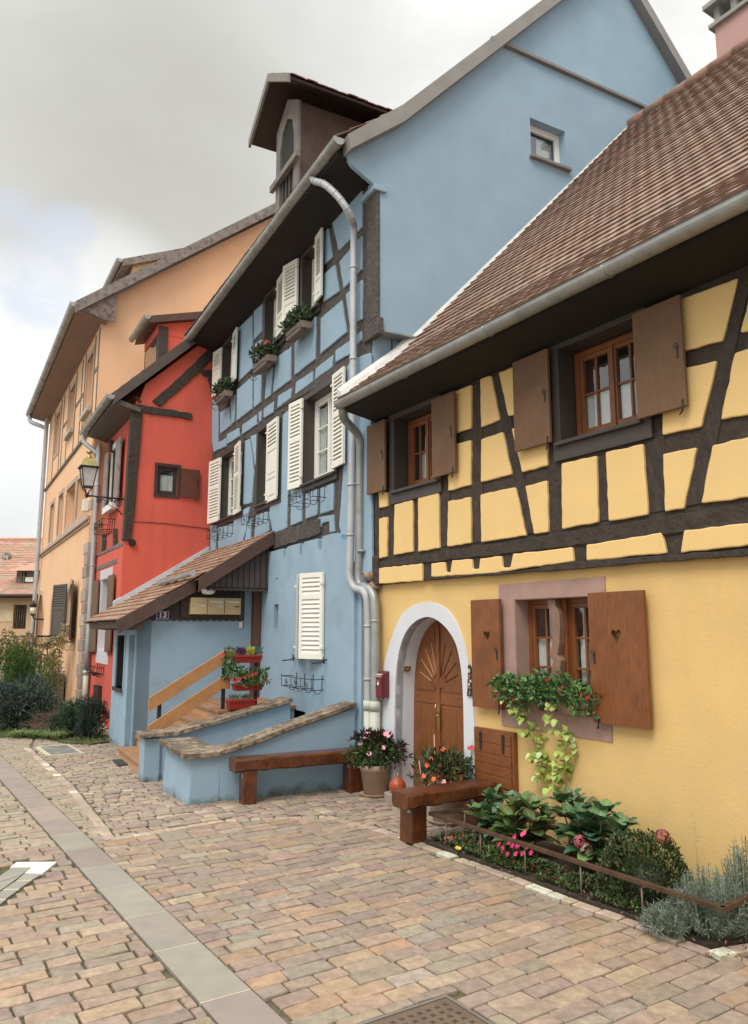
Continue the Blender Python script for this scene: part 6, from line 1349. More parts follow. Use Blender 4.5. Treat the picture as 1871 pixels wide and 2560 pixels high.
def clump(mb, c, rad, n, L, W, cols, rg, up=.3, zmin=-.3, shell=.55, fold=.25, droop=.2, wob=.25):
    c = Vector(c); ph = [rg.uniform(0, 6.28) for _ in range(4)]
    for _ in range(n):
        v = rdir(rg, zmin); k = rg.uniform(shell, 1) ** .7 * (1 + wob * math.sin(v.x * 4 + ph[0]) * math.cos(v.y * 4 + ph[1]) + wob * .5 * math.sin(v.z * 6 + ph[2]))
        p = c + Vector((v.x * rad[0], v.y * rad[1], v.z * rad[2])) * k
        d = (v + rdir(rg) * .8 + Vector((0, 0, up))).normalized(); l = L * rg.uniform(.7, 1.25); leaf(mb, p, d, (v + rdir(rg) * .5), l, W * l / L, jcol(pick(cols, rg), .2, rg), fold, droop)
def blossom(mb, p, nrm, r, col, rg, n=5):
    nrm = nrm.normalized(); a = nrm.orthogonal().normalized(); b = nrm.cross(a); o = rg.uniform(0, 6)
    for i in range(n):
        t = o + 2 * PI * i / n; d = a * math.cos(t) + b * math.sin(t); s = a * -math.sin(t) + b * math.cos(t)
        mb.add([p, p + d * r * .6 + s * r * .42 + nrm * r * .15, p + d * r + nrm * r * .05, p + d * r * .6 - s * r * .42 + nrm * r * .15], [(0, 1, 2), (0, 2, 3)], jcol(col, .12, rg))
def stems(mb, c, n, h, spread, r, rg, col=(.10, .10, .04), base=.05):
    c = Vector(c)
    for _ in range(n):
        a = rg.uniform(0, 2 * PI); q = rg.uniform(.2, 1); e = c + Vector((math.cos(a) * spread * q, math.sin(a) * spread * q, h * rg.uniform(.7, 1.0))); s = c + Vector((math.cos(a) * base * q, math.sin(a) * base * q, 0)); m = s.lerp(e, .5) + Vector((0, 0, h * .1))
        mb.tube([s, m, e], [r, r * .8, r * .5], 4, col=col)
G1 = [((.055, .095, .022), 8), ((.075, .13, .03), 6), ((.04, .07, .018), 6), ((.11, .17, .05), 3)]
GD = [((.028, .055, .030), 8), ((.04, .07, .035), 6), ((.055, .085, .045), 4), ((.10, .07, .03), 1)]
# ---------------------------------------------------------------- benches
def bench(name, fr, u0, u1, d0, d1, ztop, th, legs, label, seed):
    t = thing(name, fr.w((u0 + u1) / 2, (d0 + d1) / 2, 0), label, 'bench'); rg = random.Random(seed); f = MB(); n = 14; vs = []; fs = []; ring = 8
    for i in range(n + 1):
        d = d0 + (d1 - d0) * i / n; w = [rg.uniform(-.006, .006) for _ in range(8)]; lo = rg.uniform(-.012, .006); m = (u0 + u1) / 2; hw = (u1 - u0) / 2; c = .02
        e = .012 * math.sin(i * 1.1 + seed)
        prof = [(m - hw + e, ztop - th + .02 + lo), (m - hw + .03, ztop - th + lo), (m + hw - .03, ztop - th + lo), (m + hw, ztop - th + .02), (m + hw + w[0], ztop - .02), (m + hw - .02, ztop), (m - hw + .02 + w[2], ztop), (m - hw + w[3] + e * .5, ztop - .022)]
        vs += [fr.w(a, d, b) for a, b in prof]
    for i in range(n):
        for k in range(ring): fs.append((i * ring + k, i * ring + (k + 1) % ring, (i + 1) * ring + (k + 1) % ring, (i + 1) * ring + k))
    fs += [tuple(range(ring))[::-1], tuple(n * ring + k for k in range(ring))]
    f.add(vs, fs); s = f.build('seat', M_BEN, t, bevel=.004)
    for (a, b, c, e) in legs:
        f = MB(); j = lambda: rg.uniform(-.006, .006); f.hull8([fr.w(a + j(), c + j(), 0), fr.w(b + j(), c + j(), 0), fr.w(b + j(), e + j(), 0), fr.w(a + j(), e + j(), 0), fr.w(a + j(), c + j(), ztop - th + .01), fr.w(b + j(), c + j(), ztop - th + .01), fr.w(b + j(), e + j(), ztop - th + .01), fr.w(a + j(), e + j(), ztop - th + .01)]); lg = f.build('leg', M_BEN, t, bevel=.012)
        f = MB(); f.box(fr.w, a + .02, a + .07, e + .001, e + .006, ztop - th - .07, ztop - th - .02); f.build('bracket', M_ZINC, lg)
    return t
bench('bench', BF, -.37, -.11, -.12, 1.72, .52, .15, [(-.37, -.22, 1.45, 1.62), (-.35, -.14, .0, .22)], 'long dark varnished oak beam bench in front of the blue low wall', 4)
bench('bench', YF, -2.14, -1.87, .12, 1.22, .49, .135, [(-2.04, -1.83, .92, 1.10), (-2.02, -1.82, .10, .30)], 'short thick oak bench beside the flower bed, in front of the arched door', 9)
# ---------------------------------------------------------------- pots
def pot(name, c, r0, r1, h, label, m, saucer=True):
    t = thing(name, c, label, 'flower pot'); f = MB(); f.lathe(c + Vector((0, 0, .015)), [(r0, 0), (r0 + (r1 - r0) * .8, h * .80), (r1 * 1.0, h * .80 + .002), (r1 * 1.03, h), (r1 * .93, h), (r1 * .90, h - .04), (.01, h - .04)], 36); f.build('pot', m, t)
    if saucer: f = MB(); f.lathe(c, [(r0 * 1.2, 0), (r0 * 1.38, .03), (r0 * 1.40, .034), (r0 * 1.3, .034), (r0 * 1.2, .014), (.01, .014)], 36); f.build('saucer', M_TERR, t)
    f = MB(); f.lathe(c + Vector((0, 0, h - .03)), [(r1 * .9, 0), (.01, .01)], 20); f.build('potting_soil', M_SOIL, t)
    return t
rg = random.Random(77)
c1 = YF.w(.02, .21, 0); p1 = pot('potted_plant', c1, .135, .185, .36, 'big pale terracotta pot of pink busy lizzies with dark leaves, between long bench and door', M_TERR)
f = MB(); cc = c1 + Vector((0, 0, .50)); clump(f, cc, (.30, .28, .22), 620, .085, .034, [((.05, .085, .025), 8), ((.075, .12, .035), 6), ((.04, .06, .02), 5)], rg, .1, -.5, .25)
clump(f, cc + Vector((-.02, 0, .14)), (.22, .2, .12), 200, .08, .028, [((.035, .012, .014), 8), ((.06, .02, .02), 4)], rg, .3, 0, .5); clump(f, cc + Vector((.24, -.02, .0)), (.16, .16, .15), 170, .08, .026, [((.035, .012, .014), 8), ((.05, .03, .02), 4)], rg, .1, -.3, .4)
stems(f, c1 + Vector((0, 0, .33)), 26, .3, .22, .004, rg); f.build('foliage', M_LEAF, p1)
f = MB()
for (dx, dy, dz) in ((-.10, -.05, .24), (.12, -.12, .25), (.16, -.14, .23), (.10, -.22, .10), (-.18, -.14, .14), (-.07, -.28, .04), (-.12, -.1, .20), (.15, -.1, .26)):
    blossom(f, cc + Vector((dx, dy, dz)), Vector((dx, -.6, .5)), .034, (.80, .36, .46), rg)
f.build('pink_flowers', M_PETL, p1)
c2 = YF.w(-1.50, .26, 0); p2 = pot('potted_plant', c2, .155, .20, .36, 'pot of orange and pink busy lizzies standing behind the short bench', mat('grey_beige_clay', (.45, .36, .28), .85, .3, 30, .12, 4))
f = MB(); cc = c2 + Vector((0, 0, .52)); clump(f, cc, (.34, .30, .22), 650, .08, .030, [((.05, .08, .03), 8), ((.07, .11, .035), 5), ((.10, .05, .03), 2), ((.03, .05, .02), 5)], rg, .15, -.4, .25); stems(f, c2 + Vector((0, 0, .33)), 26, .3, .24, .004, rg, (.2, .06, .03)); f.build('foliage', M_LEAF, p2)
f = MB()
for (dx, dy, dz, c) in ((-.05, -.1, .24, 0), (-.18, -.1, .14, 0), (-.22, -.14, .08, 0), (.24, -.05, .24, 1), (.27, -.04, .25, 1), (-.26, -.18, -.02, 0), (-.16, -.24, -.04, 0), (-.06, -.28, -.06, 2), (-.04, -.08, .23, 0)):
    blossom(f, cc + Vector((dx, dy, dz)), Vector((dx, -.6, .4)), .03, ((.72, .12, .05), (.70, .10, .13), (.80, .32, .30))[c], rg)
f.build('flowers', M_PETL, p2)
f = MB()
for dx, hh in ((-.12, .5), (.25, .45), (-.27, .22)): f.tube([c2 + Vector((dx, 0, .4)), c2 + Vector((dx * 1.1, 0, .4 + hh))], .005, 6)
f.build('bamboo_cane', mat('cane', (.55, .42, .26), .6), p2)
# stone step and pumpkin
f = MB(); f.prism(lambda x, y, z: YF.w(x, y, z), rough_poly([(-.26, .10), (-.30, .30), (-.75, .34), (-1.25, .32), (-1.3, .0), (-.2, .0)], .008, .05, .15, random.Random(1)), 0, .11, inset=.015)
o = f.build('stone_step', mat('worn_step_stone', (.30, .25, .21), .85, .4, 20, .15, 4)); tag(o, 'rounded worn stone step before the arched oak door', 'step')
pk = thing('pumpkin', YF.w(-.46, .20, .11), 'orange red squash on the stone step beside the white door surround', 'pumpkin')
f = MB(); c = YF.w(-.46, .20, .11); vs = []; fs = []; prof = [(.02, 0), (.07, .01), (.10, .05), (.105, .09), (.09, .13), (.05, .165), (.02, .185)]
for r, z in prof:
    for k in range(32): a = 2 * PI * k / 32; q = r * (1 - .05 * abs(math.cos(a * 5))); vs.append(c + Vector((q * math.cos(a), q * math.sin(a), z)))
for i in range(len(prof) - 1):
    for k in range(32): fs.append((i * 32 + k, i * 32 + (k + 1) % 32, (i + 1) * 32 + (k + 1) % 32, (i + 1) * 32 + k))
f.add(vs, fs, None, True); f.build('fruit', mat('squash_skin', (.36, .070, .024), .4, .2, 40, .2, 10, stain=((.6, .2, .08), 12, .55, .75, .5)), pk)
f = MB(); f.tube([c + Vector((0, 0, .17)), c + Vector((.004, 0, .20)), c + Vector((.012, 0, .225))], [.018, .010, .010], 7); f.build('stalk', mat('dry_stalk', (.30, .25, .12), .8), pk)
# red letterbox and bell by the door
LBX = lambda x, y, z: YF.w(x, z, y)
lb = thing('letterbox', LBX(0, 1.17, .05), 'dark red metal letterbox on the pale door surround beside the downpipes', 'letterbox')
f = MB(); x0, x1 = .145, -.03; z0, z1 = .025, .135
f.add([LBX(x0, 1.17, z0), LBX(x1, 1.17, z0), LBX(x1, 1.17, z1), LBX(x0, 1.17, z1), LBX(x0, 1.50, z0), LBX(x1, 1.50, z0), LBX(x1, 1.45, z1), LBX(x0, 1.45, z1)], [(0, 1, 2, 3), (4, 5, 6, 7), (0, 1, 5, 4), (1, 2, 6, 5), (2, 3, 7, 6), (3, 0, 4, 7)])
f.build('body', mat('dark_red_paint', (.14, .022, .028), .35, .05, 20, .06, 3), lb, bevel=.003)
f = MB(); f.box(LBX, x0 - .008, x1 + .008, 1.185, 1.42, z1, z1 + .006); f.build('front_door', MATS['dark_red_paint'], lb, bevel=.002)
f = MB(); f.hull8([LBX(x0 - .005, 1.455, z1 - .001), LBX(x1 + .005, 1.455, z1 - .001), LBX(x1 + .005, 1.448, z1 + .012), LBX(x0 - .005, 1.448, z1 + .012), LBX(x0 - .005, 1.466, z1 - .02), LBX(x1 + .005, 1.466, z1 - .02), LBX(x1 + .005, 1.456, z1 + .012), LBX(x0 - .005, 1.456, z1 + .012)]); f.box(LBX, x0 - .01, x1 + .01, 1.428, 1.436, z1 + .001, z1 + .009); f.build('flap', mat('pale_pink_metal', (.62, .5, .48), .3), lb)
f = MB(); f.tube([LBX(.055, 1.345, z1 + .006), LBX(.055, 1.345, z1 + .009)], .022, 14); f.build('sticker', mat('cream_sticker', (.72, .74, .52), .6), lb)
f = MB(); f.box(LBX, .075, .035, 1.378, 1.388, z1 + .006, z1 + .009); f.build('name_slot', M_ZINC, lb)
f = MB(); f.tube([LBX(.105, 1.30, z1 + .004), LBX(.105, 1.30, z1 + .012)], .007, 8).tube([LBX(.03, 1.165, .08), LBX(.03, 1.15, .08)], .008, 6); f.build('lock', M_IRON, lb)
db = thing('doorbell', LBX(-.13, 1.53, -.1), 'small brass doorbell on the white reveal left of the oak door', 'doorbell')
f = MB(); P = lambda x, y, z: LBX(-.183 - x, y, z); f.box(P, 0, .018, 1.51, 1.565, -.19, -.08); f.build('brass_plate', M_BRASS, db, bevel=.003); f = MB(); f.box(P, .018, .026, 1.50, 1.545, -.15, -.115); f.build('button_housing', M_IRON, db)
f = MB(); f.tube([P(.026, 1.525, -.132), P(.032, 1.525, -.132)], .007, 8); f.build('button', M_WHT, db)
# painted slate beside the door
SX = lambda px, py: YF.fac(px, py, .05)
sl_ = [(1166.5, 1740), (1169, 1700), (1169, 1664), (1172, 1662), (1175, 1668), (1178, 1686), (1181, 1687), (1183, 1700), (1185, 1742)]
f = MB(); f.prism(LBX, [SX(*p) for p in sl_], .024, .045, inset=.003); o = f.build('slate_sign', mat('painted_slate', (.028, .022, .024), .6, .3, 30, .2, 10)); tag(o, 'tall narrow dark slate painted with flowers between door surround and heart shutter', 'sign')
text_mesh('number', '43', lambda x, y, z: LBX(x, y, z), *SX(1171.6, 1677), .055, .002, M_WHT, o, z=.048, flip=True)
f = MB(); a = SX(1169, 1680.5); b = SX(1174.5, 1680.5); f.box(LBX, a[0], b[0], a[1] - .003, a[1] + .002, .045, .048); f.build('underline', M_WHT, o)
f = MB(); rg2 = random.Random(5)
for (px, py, c, r) in ((1172, 1693, (.36, .13, .09), .022), (1174, 1689, (.5, .28, .2), .014), (1168.5, 1705, (.55, .42, .28), .016), (1176.5, 1703, (.62, .60, .38), .02), (1173, 1711, (.58, .60, .38), .018), (1172, 1718, (.2, .2, .08), .02), (1176, 1720, (.3, .18, .1), .014), (1174, 1730, (.25, .40, .18), .014), (1173.5, 1735, (.25, .40, .18), .012)):
    p = SX(px, py); blossom(f, LBX(p[0], p[1], .047), YF.w(0, 1, 0) - YF.w(0, 0, 0), r, c, rg2)
f.build('painted_flowers', M_PETL, o)
# ---------------------------------------------------------------- bed rail
br_ = thing('bed_rail', YF.w(-3.5, .88, 0), 'low brown iron rail on thin posts round the flower bed', 'railing')
zr = .275; f = MB()
rp_ = [(-2.20, .15), (-2.10, .92), (-5.12, .88), (-5.05, .30)]
for a, b in zip(rp_, rp_[1:]):
    A = YF.w(*a, zr); B2 = YF.w(*b, zr); t = (B2 - A).normalized(); n = Vector((-t.y, t.x, 0)) * .018; z = Vector((0, 0, .016)); e = t * .018
    f.hull8([A - e - n - z, B2 + e - n - z, B2 + e + n - z, A - e + n - z, A - e - n + z, B2 + e - n + z, B2 + e + n + z, A - e + n + z])
f.build('rail', M_RUST, br_, bevel=.003)
for (u_, d_) in ((-2.31, .90), (-2.15, .55), (-2.80, .90), (-3.35, .89), (-3.95, .89), (-4.50, .88), (-5.08, .6)):
    f = MB(); f.tube([YF.w(u_, d_, 0), YF.w(u_, d_, zr)], .007, 7); f.build('post', mat('thin_rusty_post', (.22, .17, .13), .5, metal=.4), br_)
# ---------------------------------------------------------------- flower bed plants
def hydrangea(u_, d_, h, spread, n, label, cols, seed, L=.17):
    rg = random.Random(seed); c = YF.w(u_, d_, 0); t = thing('hydrangea', c, label, 'hydrangea', 'hydrangeas along the yellow wall'); f = MB(); s = MB()
    for k in range(n):
        a = 2 * PI * k / n + rg.uniform(-.3, .3); q = rg.uniform(.15, 1); top_ = c + Vector((math.cos(a) * spread * q, math.sin(a) * spread * q, h * (1.0 - .42 * q) * rg.uniform(.85, 1.05))); s.tube([c + Vector((math.cos(a) * .05, math.sin(a) * .05, 0)), c.lerp(top_, .5) + Vector((0, 0, .05)), top_], [.008, .007, .005], 5, col=(.10, .09, .04))
        for lv in range(3):
            p = c.lerp(top_, 1 - lv * .24) + Vector((0, 0, .02)); m = 4 if lv == 0 else 3
            for j in range(m):
                b = j * 2 * PI / m + lv * .9 + rg.uniform(-.3, .3); el = (.95, .45, .15, .1)[lv]; dd = Vector((math.cos(b), math.sin(b), el + rg.uniform(-.15, .15))) + Vector((math.cos(a), math.sin(a), 0)) * .4
                l = L * (.75, 1.05, 1.0, .8)[lv] * rg.uniform(.8, 1.15); cc = pick(cols, rg); c2_ = None
                if rg.random() < .25 and lv < 2: c2_ = (.16, .075, .04)
                big_leaf(f, p, dd, Vector((0, 0, 1)), l, l * .64, jcol(cc, .12, rg), c2_, 6, rg.uniform(.05, .3), .10, rg)
    f.build('leaves', mat('hydrangea_leaves', (1, 1, 1), .42, .25, 50, .12, 18, tint=True, spec=.5, dist=.002), t); s.build('stems', M_LEAF, t); return t
HC = [((.075, .165, .075), 8), ((.11, .21, .075), 6), ((.06, .135, .07), 6), ((.17, .27, .085), 3)]
h1 = hydrangea(-2.50, .42, .48, .22, 9, 'dark green hydrangea nearest the short bench in the flower bed', HC, 11, .20)
h2 = hydrangea(-2.98, .52, .48, .25, 9, 'hydrangea with reddening leaves in the middle of the row', [((.10, .17, .05), 5), ((.15, .22, .07), 4), ((.17, .12, .06), 3), ((.07, .13, .045), 4)], 12, .23)
h3 = hydrangea(-3.30, .25, .62, .20, 6, 'hydrangea at the back against the yellow wall with a bronze upper leaf', [((.08, .16, .06), 6), ((.055, .12, .055), 5), ((.20, .12, .075), 2)], 13, .21)
h4 = hydrangea(-3.72, .45, .62, .28, 11, 'tallest hydrangea, just left of the clipped round shrub', HC, 14, .22)
def mophead(c, r, col, n, seed, parent, name='flower_head'):
    rg = random.Random(seed); f = MB()
    for _ in range(n): v = rdir(rg, -.4); blossom(f, c + v * r * rg.uniform(.8, 1), v, r * .34, jcol(pick(col, rg), .1, rg), rg, 4)
    f.build(name, M_PETL, parent)
def at_d(px, py, d): u_, z_ = YF.fac(px, py, d); return YF.w(u_, d, z_)
mophead(at_d(*Z(1371, 1850, .3027)(265, 840), .66), .052, [((.40, .08, .11), 6), ((.50, .14, .16), 4)], 70, 1, h2); mophead(at_d(*Z(1371, 1850, .3027)(315, 900), .64), .05, [((.32, .17, .13), 4), ((.42, .30, .22), 3), ((.20, .08, .06), 3)], 70, 2, h2)
mophead(at_d(*Z(1371, 1850, .3027)(945, 800), .5), .052, [((.34, .085, .075), 6), ((.42, .15, .11), 4), ((.25, .10, .06), 2)], 60, 3, h4)
# clipped round shrub
bx_ = thing('round_shrub', YF.w(-4.25, .55, 0), 'clipped ball of small dark glossy leaves between hydrangea and lavender', 'shrub'); rg = random.Random(31); f = MB()
clump(f, YF.w(-4.20, .48, .20), (.33, .33, .27), 4200, .032, .017, [((.035, .06, .018), 8), ((.06, .09, .025), 6), ((.10, .13, .045), 3), ((.16, .08, .03), 1)], rg, .5, -.6, .72, wob=.1); f.build('foliage', M_LEAF, bx_)
f = MB(); stems(f, YF.w(-4.25, .55, 0), 14, .30, .2, .006, rg); rock(f, YF.w(-4.25, .55, .15), .19, rg, (1.1, 1.1, .9), (.015, .022, .010)); f.build('branches', M_LEAF, bx_)  # stems plus a near-black lump filling the middle of the ball
# lavender
def lavender(u_, d_, R_, H, n, label, seed):
    rg = random.Random(seed); c = YF.w(u_, d_, 0); t = thing('lavender', c, label, 'lavender', 'lavender bushes'); f = MB()
    for _ in range(n):
        a = rg.uniform(0, 2 * PI); q = rg.random() ** .6; e = c + Vector((math.cos(a) * R_ * q, math.sin(a) * R_ * q, H * (1.02 - .55 * q * q) * rg.uniform(.7, 1.1))); b = c + Vector((math.cos(a) * R_ * .35 * q, math.sin(a) * R_ * .35 * q, .02)); m = b.lerp(e, .5) + Vector((math.cos(a), math.sin(a), 0)) * .03
        g = jcol(pick([((.17, .21, .155), 6), ((.22, .27, .20), 5), ((.12, .16, .11), 4), ((.28, .32, .26), 2)], rg), .1, rg); f.tube([b, m, e], [.003, .0025, .002], 3, False, g)
        for k in range(11):
            tt = .3 + .7 * k / 11; p = (b.lerp(m, tt * 2) if tt < .5 else m.lerp(e, tt * 2 - 1)); v = rdir(rg); leaf(f, p, v + (e - b).normalized() * .9, rdir(rg), rg.uniform(.03, .055), .0055, g, .1, .1)
    f.build('foliage', M_LEAF, t); return t
lv1 = lavender(-4.90, .68, .30, .42, 340, 'silvery grey lavender bush at the front corner of the bed rail', 5)
lv2 = lavender(-4.98, .36, .24, .58, 240, 'taller silvery lavender behind, against the yellow wall at the right edge', 6)
lv3 = lavender(-4.72, .93, .17, .20, 150, 'low silvery lavender sprigs spilling over the stone edge below the rail', 7)
rg = random.Random(3); f = MB(); b0 = YF.w(-4.78, .62, .1); f.tube([b0, b0 + Vector((-.01, 0, .35)), b0 + Vector((-.03, 0, .68))], [.004, .003, .0015], 4, col=(.35, .30, .14))
for k in range(12): z = .25 + k * .035; leaf(f, b0 + Vector((-.01, 0, z)), rdir(rg) + Vector((0, 0, .4)), rdir(rg), .03, .006, (.30, .28, .12))
o = f.build('dry_stalk', M_LEAF); tag(o, 'single tall dry seed stalk rising out of the lavender', 'stalk')
# ground cover with red berries, pink busy lizzies
rg = random.Random(17); f = MB()
bedp = [(-2.1, .92), (-2.62, .92), (-3.28, .90), (-3.96, .89), (-4.5, .86), (-4.65, .84), (-4.6, .60), (-3.9, .60), (-3.2, .62), (-2.6, .55), (-2.15, .42)]
cnt = 0
while cnt < 5200:
    u_, d_ = rg.uniform(-4.75, -2.05), rg.uniform(.4, 1.1)
    if not in_poly(u_, d_, bedp): continue
    hgt = .03 + .05 * abs(math.sin(u_ * 7) * math.cos(d_ * 9)) ; 
    if math.sin(u_ * 11 + d_ * 5) * math.sin(d_ * 13) > .72: cnt += .25; continue
    p = YF.w(u_, d_, .03 + rg.uniform(.01, hgt)); leaf(f, p, rdir(rg, -.1) + Vector((0, 0, .3)), Vector((0, 0, 1)), rg.uniform(.022, .042), rg.uniform(.016, .026), jcol(pick([((.045, .085, .022), 8), ((.07, .12, .03), 6), ((.03, .05, .02), 5), ((.10, .045, .03), 3), ((.13, .15, .05), 2)], rg), .2, rg), .15, .1); cnt += 1
o = f.build('ground_cover', M_LEAF); tag(o, 'low creeping ground cover with red berries along the bed edge', 'ground cover', kind='stuff')
f = MB()
for _ in range(150):
    u_, d_ = rg.uniform(-4.7, -2.1), rg.uniform(.5, 1.08)
    if in_poly(u_, d_, bedp): f.lathe(YF.w(u_, d_, .06 + rg.uniform(0, .035)), [(.001, -.007), (.006, -.003), (.006, .003), (.001, .007)], 6, col=(.42, .02, .015))
o2 = f.build('red_berries', M_PETL, o); o2['kind'] = 'stuff'
f = MB(); 
for _ in range(260): u_, d_ = rg.uniform(-5.3, -2.1), rg.uniform(.1, 1.0); leaf(f, YF.w(u_, d_, .036), rdir(rg, -.05), Vector((0, 0, 1)), .035, .016, jcol(pick([((.14, .08, .05), 4), ((.20, .14, .09), 3), ((.08, .05, .03), 4)], rg), .2, rg), .1)
o = f.build('bark_mulch', M_LEAF); tag(o, 'scattered bark mulch and dead leaves on the bed soil', 'mulch', kind='stuff')
bl = thing('busy_lizzies', YF.w(-3.05, .78, 0), 'bright pink busy lizzies under the bed rail', 'flowers'); f = MB(); clump(f, YF.w(-3.02, .80, .06), (.22, .16, .10), 260, .045, .02, G1, rg, .4, 0, .3); f.build('foliage', M_LEAF, bl); f = MB()
for q in (Z5(1345, 945), Z5(1150, 1030), Z5(1235, 1015), Z5(1300, 1045), Z5(1180, 1060), Z5(1262, 1040), Z5(1290, 1105), Z5(1345, 1105), Z5(1415, 1100), Z5(1385, 1050), Z5(1185, 1080), Z5(1280, 965), Z5(1220, 1110), Z5(1315, 1035), Z5(1360, 935)):
    blossom(f, at_d(*q, .84), YF.w(0, 1, .7) - YF.w(0, 0, 0), .026, (.78, .06, .20), rg)
f.build('pink_flowers', M_PETL, bl)
yf = thing('pansy', YF.w(-2.50, .90, 0), 'small yellow flower at the left tip of the bed', 'flowers'); f = MB(); clump(f, YF.w(-2.55, .93, .03), (.06, .05, .04), 40, .03, .014, G1, rg); f.build('foliage', M_LEAF, yf); f = MB()
for k in range(3): blossom(f, YF.w(-2.53 - k * .02, .95, .07), Vector((-.5, -.6, .6)), .018, (.75, .50, .06), rg)
f.build('yellow_flowers', M_PETL, yf)
f = MB()
for k in range(60):
    a = Z5(rg.uniform(700, 860), rg.uniform(1010, 1060)); q = SF.gnd(*a); blossom(f, SF.w(q[0], q[1], .07), Vector((-.4, -.5, .6)), .010, (.55, .16, .11), rg)
o = f.build('coral_flowers', M_PETL); tag(o, 'patch of tiny coral flowers at the left end of the ground cover', 'flowers', kind='stuff')
# ---------------------------------------------------------------- boxes on the yellow window sill, trailing vines
def wbox(u0, u1, label, seed, m, n, reds):
    t = thing('window_box', YF.w((u0 + u1) / 2, .06, 1.24), label, 'window box', 'flower boxes on the yellow window sill'); f = MB()
    f.hull8([LBX(u0 - .02, 1.245, -.04), LBX(u1 + .02, 1.245, -.04), LBX(u1 + .02, 1.245, .11), LBX(u0 - .02, 1.245, .11), LBX(u0, 1.40, -.06), LBX(u1, 1.40, -.06), LBX(u1, 1.40, .14), LBX(u0, 1.40, .14)]); f.build('box', m, t, bevel=.005)
    rg = random.Random(seed); f = MB(); k = int((u0 - u1) / .12)
    for i in range(k + 1): u_ = u0 + (u1 - u0) * i / k; clump(f, LBX(u_, 1.43 + rg.uniform(-.05, .04), .14), (.13, .13, .14), n // (k + 1), .058, .036, [((.085, .17, .05), 8), ((.11, .21, .065), 6), ((.055, .11, .035), 4), ((.16, .26, .09), 3)], rg, .1, -.8, .3, .2)
    f.build('foliage', M_LEAF, t); f = MB()
    for (px, py) in reds:
        c = YF.fac(px, py, .24); blossom(f, LBX(c[0], c[1], .24), YF.w(.2, 1, .2) - YF.w(0, 0, 0), .022, (.36, .010, .018), rg)
    f.build('red_flowers', M_PETL, t)
wbox(-2.30, -2.78, 'left window box of red-flowered mandevilla on the pink stone sill', 5, mat('brown_trough', (.20, .12, .08), .7, .2, 20, .15, 4), 900, [ZG(*p) for p in ((145, 1010), (160, 1155), (110, 1150), (35, 1150), (35, 1185), (385, 1000), (410, 985))])
wbox(-2.84, -3.36, 'right window box of red-flowered mandevilla, against the larger heart shutter', 6, mat('earthen_trough', (.30, .19, .13), .8, .2, 20, .15, 4), 880, [ZG(*p) for p in ((490, 1085), (520, 1050), (675, 1110), (720, 1140), (740, 1130), (600, 1225), (500, 1100))])
def vine(label, pts, n, seed):
    rg = random.Random(seed); P3 = smooth_curve([LBX(a, b, c) for a, b, c in pts], 8); t = thing('trailing_vine', P3[0], label, 'vine', 'trailing vines under the window'); f = MB(); f.tube(P3, .0028, 4, col=(.30, .24, .10)); f.build('stem', M_LEAF, t); f = MB()
    for _ in range(n):
        p = rg.choice(P3) + Vector((rg.uniform(-.085, .085), rg.uniform(-.05, .03), rg.uniform(-.03, .03))); big_leaf(f, p, Vector((rg.uniform(-1, 1), rg.uniform(-.9, .1), rg.uniform(-.7, .25))), Vector((0, -.3, 1)), rg.uniform(.055, .095), rg.uniform(.05, .07), jcol(pick([((.33, .42, .085), 8), ((.42, .50, .13), 5), ((.22, .33, .06), 4), ((.55, .60, .30), 1)], rg), .1, rg), None, 4, .5, .1, rg)
    f.build('foliage', M_LEAF, t)
vine('lime green ivy trailing from the left window box', [(-2.42, 1.38, .15), (-2.52, 1.22, .19), (-2.62, 1.05, .10), (-2.66, .88, .07), (-2.72, .74, .06), (-2.70, .62, .06)], 80, 2)
vine('lime green ivy trailing from the right window box', [(-2.98, 1.38, .15), (-3.02, 1.2, .19), (-3.06, 1.02, .10), (-3.04, .84, .07), (-2.98, .70, .07), (-2.90, .58, .08)], 84, 3)
# ---------------------------------------------------------------- flower boxes high on the blue house
def hbox(u0, u1, z, label, seed, red=False):
    t = thing('flower_box', BF.w((u0 + u1) / 2, .1, z), label, 'flower box', 'flower boxes under the top windows of the blue house'); P = lambda x, y, zz_: BF.w(x, DB + .08 + zz_, y); f = MB()
    f.hull8([P(u0 + .03, z, .02), P(u1 - .03, z, .02), P(u1 - .03, z, .16), P(u0 + .03, z, .16), P(u0, z + .13, .0), P(u1, z + .13, .0), P(u1, z + .13, .19), P(u0, z + .13, .19)]); f.build('box', mat('grey_brown_trough', (.20, .15, .125), .8, .3, 20, .12, 4), t, bevel=.006)
    f = MB(); f.tube([P(u0, z + .02, .0), P(u0, z - .02, .25), P(u1, z - .02, .25), P(u1, z + .02, .0)], .008, 5)
    for xx in (u0 + .12, u1 - .12): f.tube([P(xx, z - .02, .24), P(xx, z - .07, .20), P(xx, z - .10, .12), P(xx, z - .06, .06), P(xx, z - .02, .1)], .007, 5)
    f.build('bracket', M_IRON, t); rg = random.Random(seed); f = MB(); k = 4
    for i in range(k): clump(f, P(u0 + (u1 - u0) * (i + .5) / k, z + .27 + rg.uniform(-.03, .05), .12), (.16, .15, .14), 110, .075, .045, [((.05, .085, .03), 8), ((.08, .12, .045), 5), ((.03, .05, .022), 5)], rg, .2, -.5, .3)
    f.build('foliage', M_LEAF, t)
    if red: f = MB(); blossom(f, P(u1 + .02, z + .36, .2), Vector((-.6, -.7, .2)), .045, (.55, .02, .02), rg); blossom(f, P(u1 + .04, z + .33, .22), Vector((-.6, -.7, .2)), .04, (.55, .02, .02), rg); f.build('red_flower', M_PETL, t)
hbox(2.30, 1.62, 6.86, 'grey flower box of geraniums under the pair of shutters nearest the gable', 1)
